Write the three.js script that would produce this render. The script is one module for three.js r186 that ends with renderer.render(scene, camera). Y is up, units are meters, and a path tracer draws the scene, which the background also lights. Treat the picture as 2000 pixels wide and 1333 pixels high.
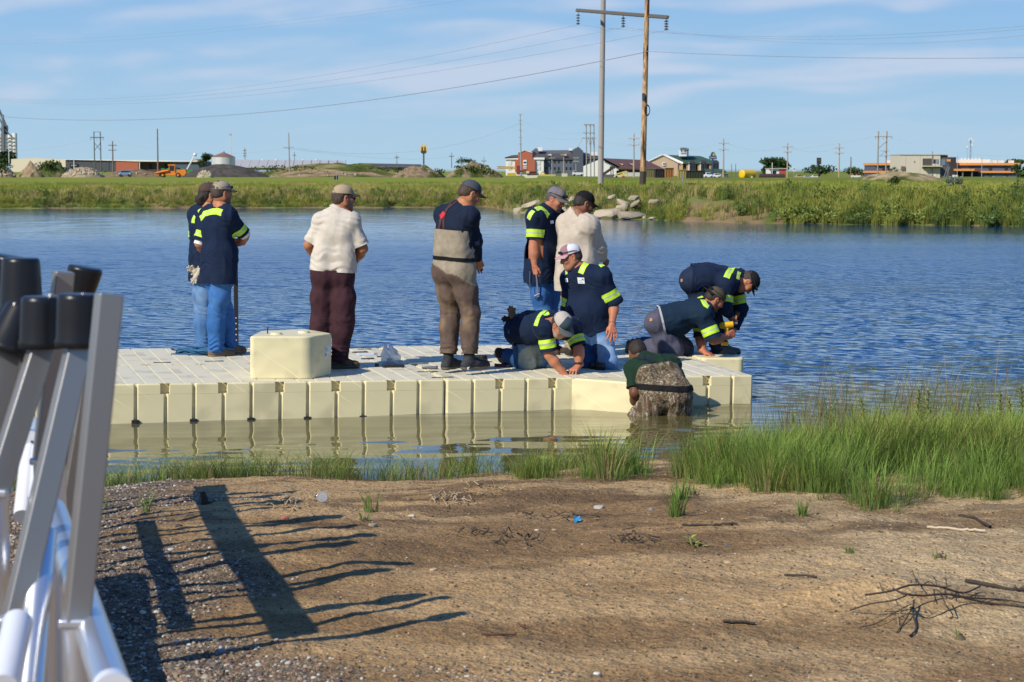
import * as THREE from 'three';
import { mergeGeometries } from 'three/addons/utils/BufferGeometryUtils.js';
import { RoundedBoxGeometry } from 'three/addons/geometries/RoundedBoxGeometry.js';

// ---------------------------------------------------------------- camera, sky, sun, exposure
const PW = 2000, PH = 1333, FPX = 4100, EYE = 2.2, HORIZON = 335;
const PITCH = Math.atan((PH / 2 - HORIZON) / FPX);
const scene = new THREE.Scene();
const camera = new THREE.PerspectiveCamera(2 * Math.atan(PH / 2 / FPX) * 180 / Math.PI, PW / PH, 0.1, 9000);
camera.position.set(0, EYE, 0);
camera.rotation.x = -PITCH;
camera.focus = 18;
camera.userData.fStop = 10;
const renderer = new THREE.WebGLRenderer();
renderer.toneMapping = THREE.LinearToneMapping;
renderer.toneMappingExposure = 1.0;
renderer.shadowMap.enabled = true;
const SUN_EL = 37 * Math.PI / 180, SUN_AZ = 44 * Math.PI / 180;           // azimuth: to the left of straight behind the camera
const SUN = new THREE.Vector3(-Math.sin(SUN_AZ) * Math.cos(SUN_EL), Math.sin(SUN_EL), Math.cos(SUN_AZ) * Math.cos(SUN_EL));
const sun = new THREE.DirectionalLight(new THREE.Color().setRGB(1, 0.93, 0.80), 4.9);
sun.position.copy(SUN).multiplyScalar(60);
sun.target.position.set(0, 0, -16); sun.position.add(sun.target.position);
sun.castShadow = true;
Object.assign(sun.shadow.camera, { left: -20, right: 20, top: 20, bottom: -20, near: 1, far: 140 });
sun.shadow.mapSize.set(2048, 2048);
scene.add(sun, sun.target);

// ---------------------------------------------------------------- helpers
function rng(seed) { let a = seed >>> 0; return () => { a = (a + 0x6D2B79F5) | 0; let t = Math.imul(a ^ (a >>> 15), 1 | a); t = (t + Math.imul(t ^ (t >>> 7), 61 | t)) ^ t; return ((t ^ (t >>> 14)) >>> 0) / 4294967296; }; }
const HASH = new Float32Array(65536); { const r = rng(77); for (let i = 0; i < 65536; i++) HASH[i] = r() * 2 - 1; }
const hash3 = (x, y, z) => HASH[((x * 73856093) ^ (y * 19349663) ^ (z * 83492791)) & 65535];
function noise(x, y = 0, z = 0) {
  const X = Math.floor(x), Y = Math.floor(y), Z = Math.floor(z); let u = x - X, v = y - Y, w = z - Z;
  u = u * u * (3 - 2 * u); v = v * v * (3 - 2 * v); w = w * w * (3 - 2 * w);
  const l = (a, b, t) => a + (b - a) * t;
  return l(l(l(hash3(X, Y, Z), hash3(X + 1, Y, Z), u), l(hash3(X, Y + 1, Z), hash3(X + 1, Y + 1, Z), u), v),
    l(l(hash3(X, Y, Z + 1), hash3(X + 1, Y, Z + 1), u), l(hash3(X, Y + 1, Z + 1), hash3(X + 1, Y + 1, Z + 1), u), v), w);
}
function fbm(x, y, z, o = 4) { let s = 0, a = 0.5; for (let i = 0; i < o; i++) { s += a * noise(x, y, z); x = x * 2.03 + 17.3; y = y * 2.03 + 5.1; z = z * 2.03 + 9.7; a *= 0.5; } return s; }
const clamp = (x, a = 0, b = 1) => Math.min(b, Math.max(a, x));
const smooth = (a, b, x) => { const t = clamp((x - a) / (b - a)); return t * t * (3 - 2 * t); };
const mix = (a, b, t) => a + (b - a) * t;
const V = (x, y, z) => new THREE.Vector3(x, y, z);
const RGB = (r, g, b) => new THREE.Color().setRGB(r, g, b);
const CP = Math.cos(PITCH), SP = Math.sin(PITCH);
function ray(px, py) { const x = (px - 1000) / FPX, y = -(py - PH / 2) / FPX; return V(x, y * CP - SP, -(y * SP + CP)); }
function at(px, py, d) { const r = ray(px, py); return r.multiplyScalar(d / -r.z).add(V(0, EYE, 0)); }       // point at distance d (metres ahead) seen at a place in the photograph
function atY(px, py, y) { const r = ray(px, py); return r.multiplyScalar((y - EYE) / r.y).add(V(0, EYE, 0)); } // ... on the level y
const NAMES = {};
function numbered(n) { NAMES[n] = (NAMES[n] ?? -1) + 1; return NAMES[n] ? n + '_' + String(NAMES[n]).padStart(3, '0') : n; }
function tag(o, label, category, group, kind) {
  if (label) o.userData.label = label;
  if (category) o.userData.category = category;
  if (group) o.userData.group = group;
  if (kind) o.userData.kind = kind;
  return o;
}
function M(name, geo, mat, parent = scene) {
  const m = new THREE.Mesh(geo, mat); m.name = parent === scene ? numbered(name) : name; m.castShadow = m.receiveShadow = true; parent.add(m); return m;
}
function thing(name, label, category, pos, group) {
  const g = new THREE.Group(); g.name = numbered(name); scene.add(g); if (pos) g.position.copy(pos); tag(g, label, category, group); return g;
}
function instances(name, geo, mat, list, parent = scene) {   // list of {m: Matrix4, c: Color}
  const im = new THREE.InstancedMesh(geo, mat, list.length); im.name = parent === scene ? numbered(name) : name;
  list.forEach((e, i) => { im.setMatrixAt(i, e.m); if (e.c) im.setColorAt(i, e.c); });
  im.castShadow = im.receiveShadow = true; parent.add(im); return im;
}
function std(r, g, b, rough = 0.8, extra = {}) { return new THREE.MeshPhysicalMaterial({ color: RGB(r, g, b), roughness: rough, side: THREE.DoubleSide, ...extra }); }
function geoFrom(pos, idx, col, nor, uv) {
  const g = new THREE.BufferGeometry();
  g.setAttribute('position', new THREE.BufferAttribute(pos instanceof Float32Array ? pos : new Float32Array(pos), 3));
  if (idx) g.setIndex(new THREE.BufferAttribute(idx instanceof Uint32Array ? idx : new Uint32Array(idx), 1));
  if (col) g.setAttribute('color', new THREE.BufferAttribute(col instanceof Float32Array ? col : new Float32Array(col), 3));
  if (uv) g.setAttribute('uv', new THREE.BufferAttribute(uv instanceof Float32Array ? uv : new Float32Array(uv), 2));
  if (nor) g.setAttribute('normal', new THREE.BufferAttribute(nor instanceof Float32Array ? nor : new Float32Array(nor), 3)); else g.computeVertexNormals();
  return g;
}
function bake(geo, fn) { // strip attributes so that pieces can be merged
  const g = geo.index ? geo.toNonIndexed() : geo; for (const k of Object.keys(g.attributes)) if (!['position', 'normal'].includes(k)) g.deleteAttribute(k); if (fn) fn(g); return g;
}
const join = (list) => mergeGeometries(list.map((g) => bake(g)), false);
function box(w, h, d, x = 0, y = 0, z = 0, ry = 0) { const g = new THREE.BoxGeometry(w, h, d); if (ry) g.rotateY(ry); return g.translate(x, y, z); }
function rbox(w, h, d, r, x = 0, y = 0, z = 0, seg = 2) { return new RoundedBoxGeometry(w, h, d, seg, r).translate(x, y, z); }
function bar(a, b, ra, rb = ra, seg = 10, caps = true) { // round bar between two points
  const d = b.clone().sub(a), L = d.length(), g = new THREE.CylinderGeometry(rb, ra, L, seg, 1, !caps);
  g.applyQuaternion(new THREE.Quaternion().setFromUnitVectors(V(0, 1, 0), d.normalize())); return g.translate((a.x + b.x) / 2, (a.y + b.y) / 2, (a.z + b.z) / 2);
}
function beam(a, b, w, h, up = V(0, 0, 1), r = 0) { // square bar between two points; w across, h along «up»
  const y = b.clone().sub(a), L = y.length(); y.normalize(); const x = y.clone().cross(up).normalize(), z = x.clone().cross(y);
  const g = r ? new RoundedBoxGeometry(w, L, h, 2, r) : new THREE.BoxGeometry(w, L, h);
  return g.applyMatrix4(new THREE.Matrix4().makeBasis(x, y, z).setPosition(a.clone().add(b).multiplyScalar(0.5)));
}
function tube(points, r, seg = 6, n) { return new THREE.TubeGeometry(new THREE.CatmullRomCurve3(points), n ?? points.length * 6, r, seg, false); }
function colorMap(w, h, fn, srgb = false, repeat) { // fn(u, v) -> [r, g, b] linear or sRGB 0..1
  const d = new Uint8Array(w * h * 4);
  for (let j = 0, k = 0; j < h; j++) for (let i = 0; i < w; i++, k += 4) { const c = fn((i + 0.5) / w, (j + 0.5) / h, i, j); for (let q = 0; q < 3; q++) d[k + q] = clamp(c[q]) * 255; d[k + 3] = 255; }
  const t = new THREE.DataTexture(d, w, h); t.magFilter = THREE.LinearFilter; t.minFilter = THREE.LinearFilter; if (srgb) t.colorSpace = THREE.SRGBColorSpace;
  t.wrapS = t.wrapT = repeat === false ? THREE.ClampToEdgeWrapping : THREE.RepeatWrapping; t.needsUpdate = true; return t;
}
const s2l = (c) => c <= 0.04045 ? c / 12.92 : Math.pow((c + 0.055) / 1.055, 2.4);

// ---------------------------------------------------------------- sky
{
  const w = 4096, h = 2048, d = new Float32Array(w * h * 4);
  const keys = [[0, .435, .625, .77], [2, .37, .58, .79], [4, .30, .525, .80], [6, .235, .455, .78], [9, .14, .365, .755], [14, .078, .275, .70], [35, .035, .165, .53], [90, .03, .12, .40]];
  for (let j = 0; j < h; j++) {
    const el = ((j + 0.5) / h * 180 - 90), e = Math.max(0, el); let k = 0; while (k < keys.length - 2 && e > keys[k + 1][0]) k++;
    const t = (e - keys[k][0]) / (keys[k + 1][0] - keys[k][0]), base = [1, 2, 3].map((q) => mix(keys[k][q], keys[k + 1][q], t));
    for (let i = 0; i < w; i++) {
      const az = (i + 0.5) / w * 360, o = (j * w + i) * 4; let c = base;
      if (el > 0) {
        const a0 = az - 270, warp = fbm(az * 0.09, el * 0.5, 3.3, 3) * 2.2; // a0: degrees from the view axis
        const wisps = fbm(az * 0.10 + warp * 0.5, el * 0.9 - a0 * 0.035 + warp, 7.7, 6), fine = fbm(az * 0.35 + warp, el * 3.6 - a0 * 0.16 + warp * 2, 1.2, 5), veil = fbm(az * 0.05, el * 0.25, 5.5, 4);
        let cov = smooth(-0.22, 0.42, wisps + 0.45 * fine + 0.25 * veil + 0.04 * smooth(1, 4, el)) * smooth(0.2, 2.6, el) * mix(1, 0.15, smooth(5.5, 12, el)) * 0.85;
        c = [mix(base[0], 0.60, cov * 0.85), mix(base[1], 0.67, cov * 0.85), mix(base[2], 0.82, cov * 0.85)];
      } else c = [0.16, 0.15, 0.10];
      d[o] = c[0]; d[o + 1] = c[1]; d[o + 2] = c[2]; d[o + 3] = 1;
    }
  }
  const t = new THREE.DataTexture(d, w, h, THREE.RGBAFormat, THREE.FloatType);
  t.magFilter = t.minFilter = THREE.LinearFilter; t.mapping = THREE.EquirectangularReflectionMapping; t.needsUpdate = true;
  scene.background = t; scene.environment = t;
}
// ---------------------------------------------------------------- dock frame (the dock floats a little low on the right, where the people are)
const TH = Math.atan(0.285), DOCK0 = atY(264, 828, 0); DOCK0.y = 0.345;
const dockFrame = new THREE.Matrix4().compose(DOCK0, new THREE.Quaternion().setFromEuler(new THREE.Euler(0.02, TH, -0.0135, 'YXZ')), V(1, 1, 1));
const onDock = (s, t, y = 0) => V(s, y, -t).applyMatrix4(dockFrame);
const dockUp = V(0, 1, 0).transformDirection(dockFrame), dockPlane = new THREE.Plane().setFromNormalAndCoplanarPoint(dockUp, DOCK0);
function atDeck(px, py, lift = 0) { const r = ray(px, py), o = V(0, EYE, 0), k = (lift - dockPlane.distanceToPoint(o)) / dockUp.dot(r); return o.addScaledVector(r, k); }
const dockInv = dockFrame.clone().invert();

// ---------------------------------------------------------------- lake
const S_END_WATER = 5.9;
const shoreZ = (x) => { // metres ahead of the camera where the near shore meets the water
  const k = [[-12, 15.5], [-6, 14.6], [-3.2, 14.25], [-1.5, 14.9], [0, 15.15], [1.0, 15.9], [1.8, 16.7], [2.6, 17.3], [3.8, 17.9], [6, 18.7], [12, 20]];
  let i = 0; while (i < k.length - 2 && x > k[i + 1][0]) i++;
  return mix(k[i][1], k[i + 1][1], smooth(k[i][0], k[i + 1][0], x)) + fbm(x * 1.3, 4, 0, 3) * 0.35;
};
const landY = (x, z) => { // height of the near ground; z metres ahead
  const d = shoreZ(x) - z; let y = d < 0 ? Math.max(-0.6, d * 0.16) : 0.44 * (1 - Math.exp(-d / 2.4));
  y += fbm(x * 0.8, z * 0.8, 1, 3) * 0.05 * smooth(-0.5, 1.5, d) + fbm(x * 4, z * 4, 8, 3) * 0.022 * smooth(0, 1, d);
  y += 0.10 * Math.exp(-(((x - 1.55) ** 2) / 0.18 + ((z - 8.55) ** 2) / 0.06)) + 0.05 * Math.exp(-(((x - 0.1) ** 2) / 0.5 + ((z - 12.2) ** 2) / 0.3));
  return y;
};
const FARSHORE = [[-0.6, 125], [-0.244, 125], [-0.06, 128], [-0.012, 131], [0.003, 112], [0.026, 106], [0.038, 99], [0.065, 95.5], [0.085, 92], [0.11, 89], [0.15, 88], [0.244, 84], [0.6, 80]];
function farShore(u) { let i = 0; while (i < FARSHORE.length - 2 && u > FARSHORE[i + 1][0]) i++; return mix(FARSHORE[i][1], FARSHORE[i + 1][1], clamp((u - FARSHORE[i][0]) / (FARSHORE[i + 1][0] - FARSHORE[i][0]))) + noise(u * 160, 3) * 0.7; }
function roughness(x, z) { // slope of the ripples: sheltered in front of the dock, windy beyond, calm again under the far bank
  const u = x / z, px = 1000 + u * FPX, py = HORIZON + EYE * FPX / z;
  let s = mix(0.060, 0.060, smooth(20, 50, z));
  const calm = smooth(520, 455, py) * smooth(412, 424, py + noise(px * 0.004, 1) * 4);
  s = mix(s, 0.035, calm * (0.55 + 0.3 * noise(px * 0.004, py * 0.05)) * (px > 950 ? 1.1 : 0.85));
  s = mix(s, 0.010, smooth(900, 1150, px) * smooth(530, 470, py) * smooth(400, 432, py));
  const q = V(x, 0, -z).applyMatrix4(dockInv), lee = smooth(0.15, -0.35, -q.z) * smooth(6.35, 5.6, q.x);
  s = mix(s, mix(0.016, 0.058, smooth(0.2, 2.2, q.z)), lee);
  return s;
}
{
  const rows = [], cols = [];
  for (let z = 11.5; z < 133;) { rows.push(z); z += Math.max(0.028, z * z * 0.000045); }
  for (let i = 0; i <= 380; i++) cols.push(-0.275 + 0.55 * i / 380);
  cols.unshift(-1.6, -1, -0.7, -0.5, -0.38, -0.31); cols.push(0.31, 0.38, 0.5, 0.7, 1, 1.6);
  const nx = cols.length, nz = rows.length, pos = new Float32Array(nx * nz * 3), nor = new Float32Array(nx * nz * 3), uv = new Float32Array(nx * nz * 2), col = new Float32Array(nx * nz * 3), r = rng(5);
  const bands = [0.16, 0.26, 0.42, 0.7, 1.15, 1.9, 3.1, 5].map((L) => ({ L, w: [...Array(6)].map(() => { const a = -0.35 + (r() + r() - 1) * 1.5, k = 2 * Math.PI / (L * (0.75 + r() * 0.5)); return [Math.sin(a) * k, Math.cos(a) * k, r() * 6.283, k]; }) }));
  const share = { 0.16: 1.0, 0.26: 1.15, 0.42: 0.9, 0.7: 0.30, 1.15: 0.13, 1.9: 0.07, 3.1: 0.05, 5: 0.03 };
  const shareCalm = { 0.16: 0.25, 0.26: 0.5, 0.42: 0.85, 0.7: 1, 1.15: 0.9, 1.9: 0.5, 3.1: 0.3, 5: 0.1 };
  for (let j = 0; j < nz; j++) {
    const z = rows[j], cell = Math.max(0.028, z * z * 0.000045, z * 0.00145);
    for (let i = 0; i < nx; i++) {
      const x = cols[i] * z, o = (j * nx + i) * 3, s = roughness(x, z) * (0.75 + 0.5 * noise(x * 0.35, z * 0.25, 2));
      const calm = smooth(0.06, 0.02, s); let y = 0, sx = 0, sz = 0, tot = 0, full = 0;
      for (const b of bands) { const fade = smooth(2.2, 4.5, b.L / cell) * mix(share[b.L], shareCalm[b.L], calm); b.f = fade; tot += fade * fade; full += mix(share[b.L], shareCalm[b.L], calm) ** 2; }
      const g = s * (0.3 + 0.7 * Math.sqrt(tot / full)) / Math.sqrt(tot * 3 + full * 0.15);
      for (const b of bands) if (b.f > 0.01) for (const [kx, kz, ph, k] of b.w) { const p = kx * x + kz * z + ph, a = g * b.f, c = Math.cos(p); y += a / k * Math.sin(p); sx += a * kx / k * c; sz += a * kz / k * c; }
      pos[o] = x; pos[o + 1] = y; pos[o + 2] = -z; const l = 1 / Math.hypot(sx, 1, sz); nor[o] = -sx * l; nor[o + 1] = l; nor[o + 2] = sz * l;
      uv[(j * nx + i) * 2] = z / 140; uv[(j * nx + i) * 2 + 1] = 0.5; const murk = smooth(6.0, 3.2, z - shoreZ(x)) * smooth(0, 1, 22.5 - z); // shallow water is brown with silt
      col[o] = mix(0.003, 0.115, murk); col[o + 1] = mix(0.044, 0.100, murk); col[o + 2] = mix(0.135, 0.035, murk);
    }
  }
  // one sheet; five stretches of it carry finer ripples of their own strength: the lee of the dock, then four bands outwards
  const bins = [[], [], [], [], [], [], [], []];
  for (let j = 0; j < nz - 1; j++) for (let i = 0; i < nx - 1; i++) {
    const a = j * nx + i, b = a + 1, c = a + nx, d = c + 1, z = rows[j], x = cols[i] * z, q = V(x, 0, -z).applyMatrix4(dockInv), lee = q.z > -0.4 && q.x < S_END_WATER + 0.15 * noise(z * 5, 2), zz = z + noise(x * 0.12, z * 0.3, 4) * 7, bin = lee ? 0 : zz < 33 ? 1 : zz < 42 ? 2 : zz < 50 ? 3 : zz < 57 ? 4 : zz < 65 ? 5 : zz < 76 ? 6 : 7; bins[bin].push(a, b, c, b, d, c);
  }
  const N = 1280, TILE = 6.4, hm = new Float32Array(N * N * 4), comp = [...Array(64)].map(() => { for (;;) { const L = 0.11 + 0.30 * Math.pow(r(), 1.5), a = -0.35 + (r() + r() - 1) * 1.7, n = TILE / L, kx = Math.round(Math.sin(a) * n), kz = Math.round(Math.cos(a) * n); if (kx || kz) return [kx, kz, r() * 6.283, L]; } });
  const fx = comp.map(([kx, kz, ph, L]) => { const cx = new Float32Array(N), sx = new Float32Array(N), cz = new Float32Array(N), sz = new Float32Array(N); for (let i = 0; i < N; i++) { const a = 6.283185307 * kx * i / N + ph, b = 6.283185307 * kz * i / N; cx[i] = Math.cos(a); sx[i] = Math.sin(a); cz[i] = Math.cos(b); sz[i] = Math.sin(b); } return [cx, sx, cz, sz, L]; });
  for (let j = 0, o = 0; j < N; j++) for (let i = 0; i < N; i++, o += 4) { let y = 0; for (let q = 0; q < 64; q++) { const f = fx[q]; y += f[4] * (f[1][i] * f[2][j] + f[0][i] * f[3][j]); } const v = 0.5 + y * 0.16; hm[o] = hm[o + 1] = hm[o + 2] = v; hm[o + 3] = 1; }
  const bumpT = new THREE.DataTexture(hm, N, N, THREE.RGBAFormat, THREE.FloatType); bumpT.wrapS = bumpT.wrapT = THREE.RepeatWrapping; bumpT.magFilter = bumpT.minFilter = THREE.LinearFilter; bumpT.needsUpdate = true;
  const roughT = colorMap(512, 4, (u) => { const z = u * 140, q = mix(0.035, 0.17, smooth(24, 52, z)) * mix(1, 0.4, smooth(58, 75, z)); return [q, q, q]; }, false, false); roughT.channel = 1;
  const water = (bump) => new THREE.MeshPhysicalMaterial({ color: 0xffffff, vertexColors: true, roughness: 1, roughnessMap: roughT, ior: 1.33, ...(bump ? { bumpMap: bumpT, bumpScale: bump } : {}) });
  const total = bins.reduce((n, b) => n + b.length, 0), idx = new Uint32Array(total), uv0 = new Float32Array(nx * nz * 2); let at0 = 0; for (let i = 0; i < nx * nz; i++) { uv0[i * 2] = pos[i * 3] / TILE; uv0[i * 2 + 1] = pos[i * 3 + 2] / TILE; }
  const g = geoFrom(pos, idx, col, nor, uv0); g.setAttribute('uv1', new THREE.BufferAttribute(uv, 2)); bins.forEach((b, i) => { idx.set(b, at0); g.addGroup(at0, b.length, i); at0 += b.length; }); g.index.needsUpdate = true;
  const m = M('lake_water', g, [0, 0.040, 0.035, 0.027, 0.020, 0.014, 0.008, 0.0035].map(water));
  tag(m, 'blue rippled lake water around the floating dock', 'lake', null, 'structure');
  console.log('water', nx * nz);
}

// ---------------------------------------------------------------- near bank
const gravelEdge = (x, z) => smooth(0.30, -0.25, x - (-1.02 - (z - 7.5) * 0.215) + fbm(x * 1.5, z * 1.5, 6, 4) * 0.8);
{
  const X0 = -8, X1 = 10, Z0 = 2, Z1 = 20.5, nx = 520, nz = 470, pos = new Float32Array(nx * nz * 3), uv = new Float32Array(nx * nz * 2);
  for (let j = 0; j < nz; j++) for (let i = 0; i < nx; i++) {
    const z = mix(Z0, Z1, j / (nz - 1)), u = i / (nx - 1) * 2 - 1, x = 0.6 + (u * 0.45 + u * u * u * 0.55) * 9.2, o = j * nx + i;
    let y = landY(x, z); const gr = gravelEdge(x, z); y += noise(x * 22, z * 22, 1) * 0.004 + noise(x * 50, z * 50, 2) * (0.0015 + gr * 0.003);
    pos[o * 3] = x; pos[o * 3 + 1] = y; pos[o * 3 + 2] = -z; uv[o * 2] = (x + 5) / 11; uv[o * 2 + 1] = (z - 5) / 13;
  }
  const idx = []; for (let j = 0; j < nz - 1; j++) for (let i = 0; i < nx - 1; i++) { const a = j * nx + i, c = a + nx; idx.push(a, a + 1, c, a + 1, c + 1, c); }
  const hgt = new Float32Array(2048 * 2048), cm = colorMap(2048, 2048, (u, v, i, j) => {
    const x = u * 11 - 5, z = v * 13 + 5, wx = fbm(x * 0.7, z * 1.3, 3, 3) * 0.9, wz = fbm(x * 0.7, z * 1.3, 9, 3) * 0.5;
    const band = fbm(x * 0.45 + wx, (z + x * 0.22) * 1.15 + wz, 2, 5), patch = fbm(x * 1.6 + wx, z * 2.6 + wz, 5, 5), grain = HASH[(i * 7919 + j * 104729) & 65535], g2 = noise(x * 70, z * 70, 4), g3 = noise(x * 28, z * 28, 5);
    let sand = 0.20 + 0.80 * smooth(-0.20, 0.40, band * 0.75 + patch * 0.75 + smooth(0.6, 2, x) * 0.08 + smooth(9.5, 10.5, z) * 0.03);
    const wet = smooth(1.3, 0.2, shoreZ(x) - z), gr = gravelEdge(x, z);
    const pale = smooth(0.3, 2.2, x + fbm(x * 0.8, z * 0.8, 12, 3) * 1.5) * smooth(6.5, 9.5, z + x * 0.4); let c = [mix(0.180, mix(0.39, 0.45, pale), sand), mix(0.106, mix(0.255, 0.325, pale), sand), mix(0.046, mix(0.120, 0.172, pale), sand)];
    const litter = smooth(0.12, 0.3, fbm(x * 2.2 + 4, z * 4.2, 11, 5)) * smooth(9.2, 10.8, z) * 0.55; // dark plant litter near the shore
    c = c.map((q, k) => mix(q, [0.075, 0.045, 0.024][k], litter));
    c = c.map((q, k) => mix(q, [0.125, 0.100, 0.072][k] * (1 + 0.45 * g3 + 0.35 * g2), gr * 0.9));
    c = c.map((q, k) => mix(q, [0.085, 0.055, 0.03][k], wet * 0.6));
    let m = 1.05 + 0.17 * grain + 0.18 * g2 + 0.10 * g3;
    if (grain > 0.93) m *= 1.7; if (grain < -0.95) m *= 0.45;
    hgt[j * 2048 + i] = 0.5 + 0.18 * grain + 0.2 * g2 + 0.2 * g3;
    return c.map((q) => Math.pow(clamp(q * m), 1 / 2.2));
  }, true, false);
  const bm = colorMap(2048, 2048, (u, v, i, j) => { const q = hgt[j * 2048 + i]; return [q, q, q]; }, false, false);
  const m = M('dirt_ground', geoFrom(pos, idx, null, null, uv), new THREE.MeshPhysicalMaterial({ map: cm, bumpMap: bm, bumpScale: 0.016, roughness: 0.95, specularIntensity: 0.2 }));
  tag(m, 'brown sandy dirt shore sloping down to the lake', 'ground', null, 'structure');
  const back = M('dirt_ground', new THREE.PlaneGeometry(60, 40).rotateX(-Math.PI / 2).translate(0, 0.36, 17.9), std(0.22, 0.135, 0.07, 0.95)); tag(back, 'brown dirt behind the place where the picture was taken', 'ground', null, 'structure');
  for (const [x0, w] of [[-34, 26], [10, 26]]) { const s = M('dirt_ground', box(w, 1, 22, x0 + w / 2, -0.14, -9), std(0.22, 0.135, 0.07, 0.95)); tag(s, x0 < 0 ? 'dirt shore outside the left edge of view' : 'dirt shore outside the right edge of view', 'ground', null, 'structure'); }
}

// ---------------------------------------------------------------- far bank and field
const farDepth = (px, py, y) => FPX * (EYE - y) / (py - HORIZON);
function farY(u, d) { // height of the far land, d metres beyond the far shore
  const right = smooth(0.0, 0.04, u), hill = mix(0.78, 0.98, right);
  let y = hill * smooth(-1.5, mix(5, 9, right), d) - 0.35 * smooth(1, -3, d) + 0.02;
  const px = 1000 + u * FPX;
  y += fbm(px * 0.02, d * 0.08, 3, 3) * 0.25 * smooth(1, 8, d) * smooth(120, 20, d);
  if (d < 12) y += 0.12 * noise(px * 0.03, d * 0.4, 7) * smooth(0.3, 2, d);
  return y + smooth(250, 900, d) * 0.12;
}
const farPoint = (u, d) => { const z = farShore(u) + d; return V(u * z, farY(u, d), -z); };
const groundAtZ = (px, z) => { const u = (px - 1000) / FPX; return V(u * z, farY(u, z - farShore(u)), -z); };
{
  const ds = [-4, -2, -1, -0.5, 0, 0.4, 0.8, 1.2, 1.7, 2.3, 3, 4, 5, 6, 7.5, 9, 11, 13, 16, 19, 23, 28, 34, 41, 50, 60, 75, 95, 120, 150, 190, 240, 300, 380, 500, 700, 1000, 1600, 2600, 4500, 7500];
  const nu = 420, pos = [], col = [], idx = [];
  const us = [-3, -1.8, -1, -0.6, -0.4, -0.3]; for (let i = 0; i <= nu; i++) us.push(-0.27 + 0.54 * i / nu); us.push(0.3, 0.4, 0.6, 1, 1.8, 3);
  for (const d of ds) for (const u of us) {
    const p = farPoint(u, d); pos.push(p.x, p.y, p.z); const px = 1000 + u * FPX, right = smooth(0, 0.05, u);
    const soil = smooth(0.02, 0.3, fbm(px * 0.018, d * 0.25, 5, 4) + (d < 1 ? 0.1 : d < 6 ? 0.05 : -0.25) + (px > 1330 && px < 1530 && d < 5 ? 0.3 : 0)), dry = smooth(-0.1, 0.4, fbm(px * 0.012, d * 0.05, 9, 4)), yel = smooth(35, 200, d) * (1 - right * 0.6);
    let c = [0.13, 0.165, 0.04]; const f = (t, q) => { c = c.map((a, k) => mix(a, q[k], t)); };
    f(dry * 0.5, [0.26, 0.24, 0.10]); f(yel * 0.8, [0.235, 0.275, 0.055]); f(soil * (d < 30 ? 0.85 : 0.25), [0.25, 0.17, 0.095]);
    if (px > 1500 && px < 2000) { const t = Math.exp(-(((d - 13) / 1.8) ** 2)) * smooth(1560, 1640, px); f(t, [0.42, 0.33, 0.23]); }  // dirt track
    col.push(...c);
  }
  const n = us.length; for (let j = 0; j < ds.length - 1; j++) for (let i = 0; i < n - 1; i++) { const a = j * n + i, c = a + n; idx.push(a, a + 1, c, a + 1, c + 1, c); }
  const bm = colorMap(512, 512, (u, v, i, j) => { const q = 0.5 + 0.5 * HASH[(i * 7919 + j * 10471) & 65535]; return [q, q, q]; });
  tag(M('far_field', geoFrom(pos, idx, col), new THREE.MeshPhysicalMaterial({ vertexColors: true, roughness: 1, specularIntensity: 0 })), 'flat green field beyond the lake', 'field', null, 'structure');
}
// ---------------------------------------------------------------- floating dock
const plasticMap = (() => colorMap(1024, 1024, (u, v) => { // moulded plastic with pale scuffs and faint dirt
  const a = noise(u * 9 + fbm(u * 5, v * 5, 2, 3) * 3, v * 16, 3), sc = smooth(0.035, 0.0, Math.abs(noise((u * 3 + v * 4.5) * 2.2, (v * 1.2 - u) * 1.3, 6) + fbm(u * 6, v * 6, 1, 3) * 0.25)) * smooth(-0.1, 0.5, noise(u * 6, v * 6, 9));
  const dirt = smooth(0.1, 0.6, fbm(u * 7, v * 7, 5, 5)) * 0.11, k = 0.985 + a * 0.03 - dirt + sc * 0.20; return [0.905 * k, 0.86 * k, 0.685 * k];
}, true))();
const treadMap = (() => colorMap(512, 512, (u, v, i, j) => { const dirt = smooth(0.0, 0.55, fbm(u * 4, v * 4, 5, 5)), g = HASH[(i * 13 + j * 7919) & 65535], k = 1 - dirt * 0.12 + g * 0.03; return [0.84 * k, 0.81 * k, 0.71 * k]; }, true))();
const treadBump = (() => colorMap(512, 512, (u, v, i, j) => { const q = 0.5 + 0.5 * Math.sin(u * Math.PI * 2 * 40) * Math.sin(v * Math.PI * 2 * 90) + HASH[(i * 13 + j * 7919) & 65535] * 0.1; return [q, q, q]; }))();
const PLASTIC = new THREE.MeshPhysicalMaterial({ map: plasticMap, roughness: 0.42, specularIntensity: 0.6, side: THREE.DoubleSide });
const TREAD = new THREE.MeshPhysicalMaterial({ map: treadMap, bumpMap: treadBump, bumpScale: 0.002, roughness: 0.75 });
const RUBBER = std(0.012, 0.012, 0.011, 0.6);
const PITCHM = 0.508;
function uvBox(g, k = 0.5) { // uv in metres from the dominant axis
  const p = g.attributes.position, n = g.attributes.normal, uv = new Float32Array(p.count * 2);
  for (let i = 0; i < p.count; i++) { const ax = Math.abs(n.getX(i)), ay = Math.abs(n.getY(i)), az = Math.abs(n.getZ(i)); const [a, b] = ay > ax && ay > az ? [p.getX(i), p.getZ(i)] : ax > az ? [p.getZ(i), p.getY(i)] : [p.getX(i), p.getY(i)]; uv[i * 2] = a * k; uv[i * 2 + 1] = b * k; }
  g.setAttribute('uv', new THREE.BufferAttribute(uv, 2)); return g;
}
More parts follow.
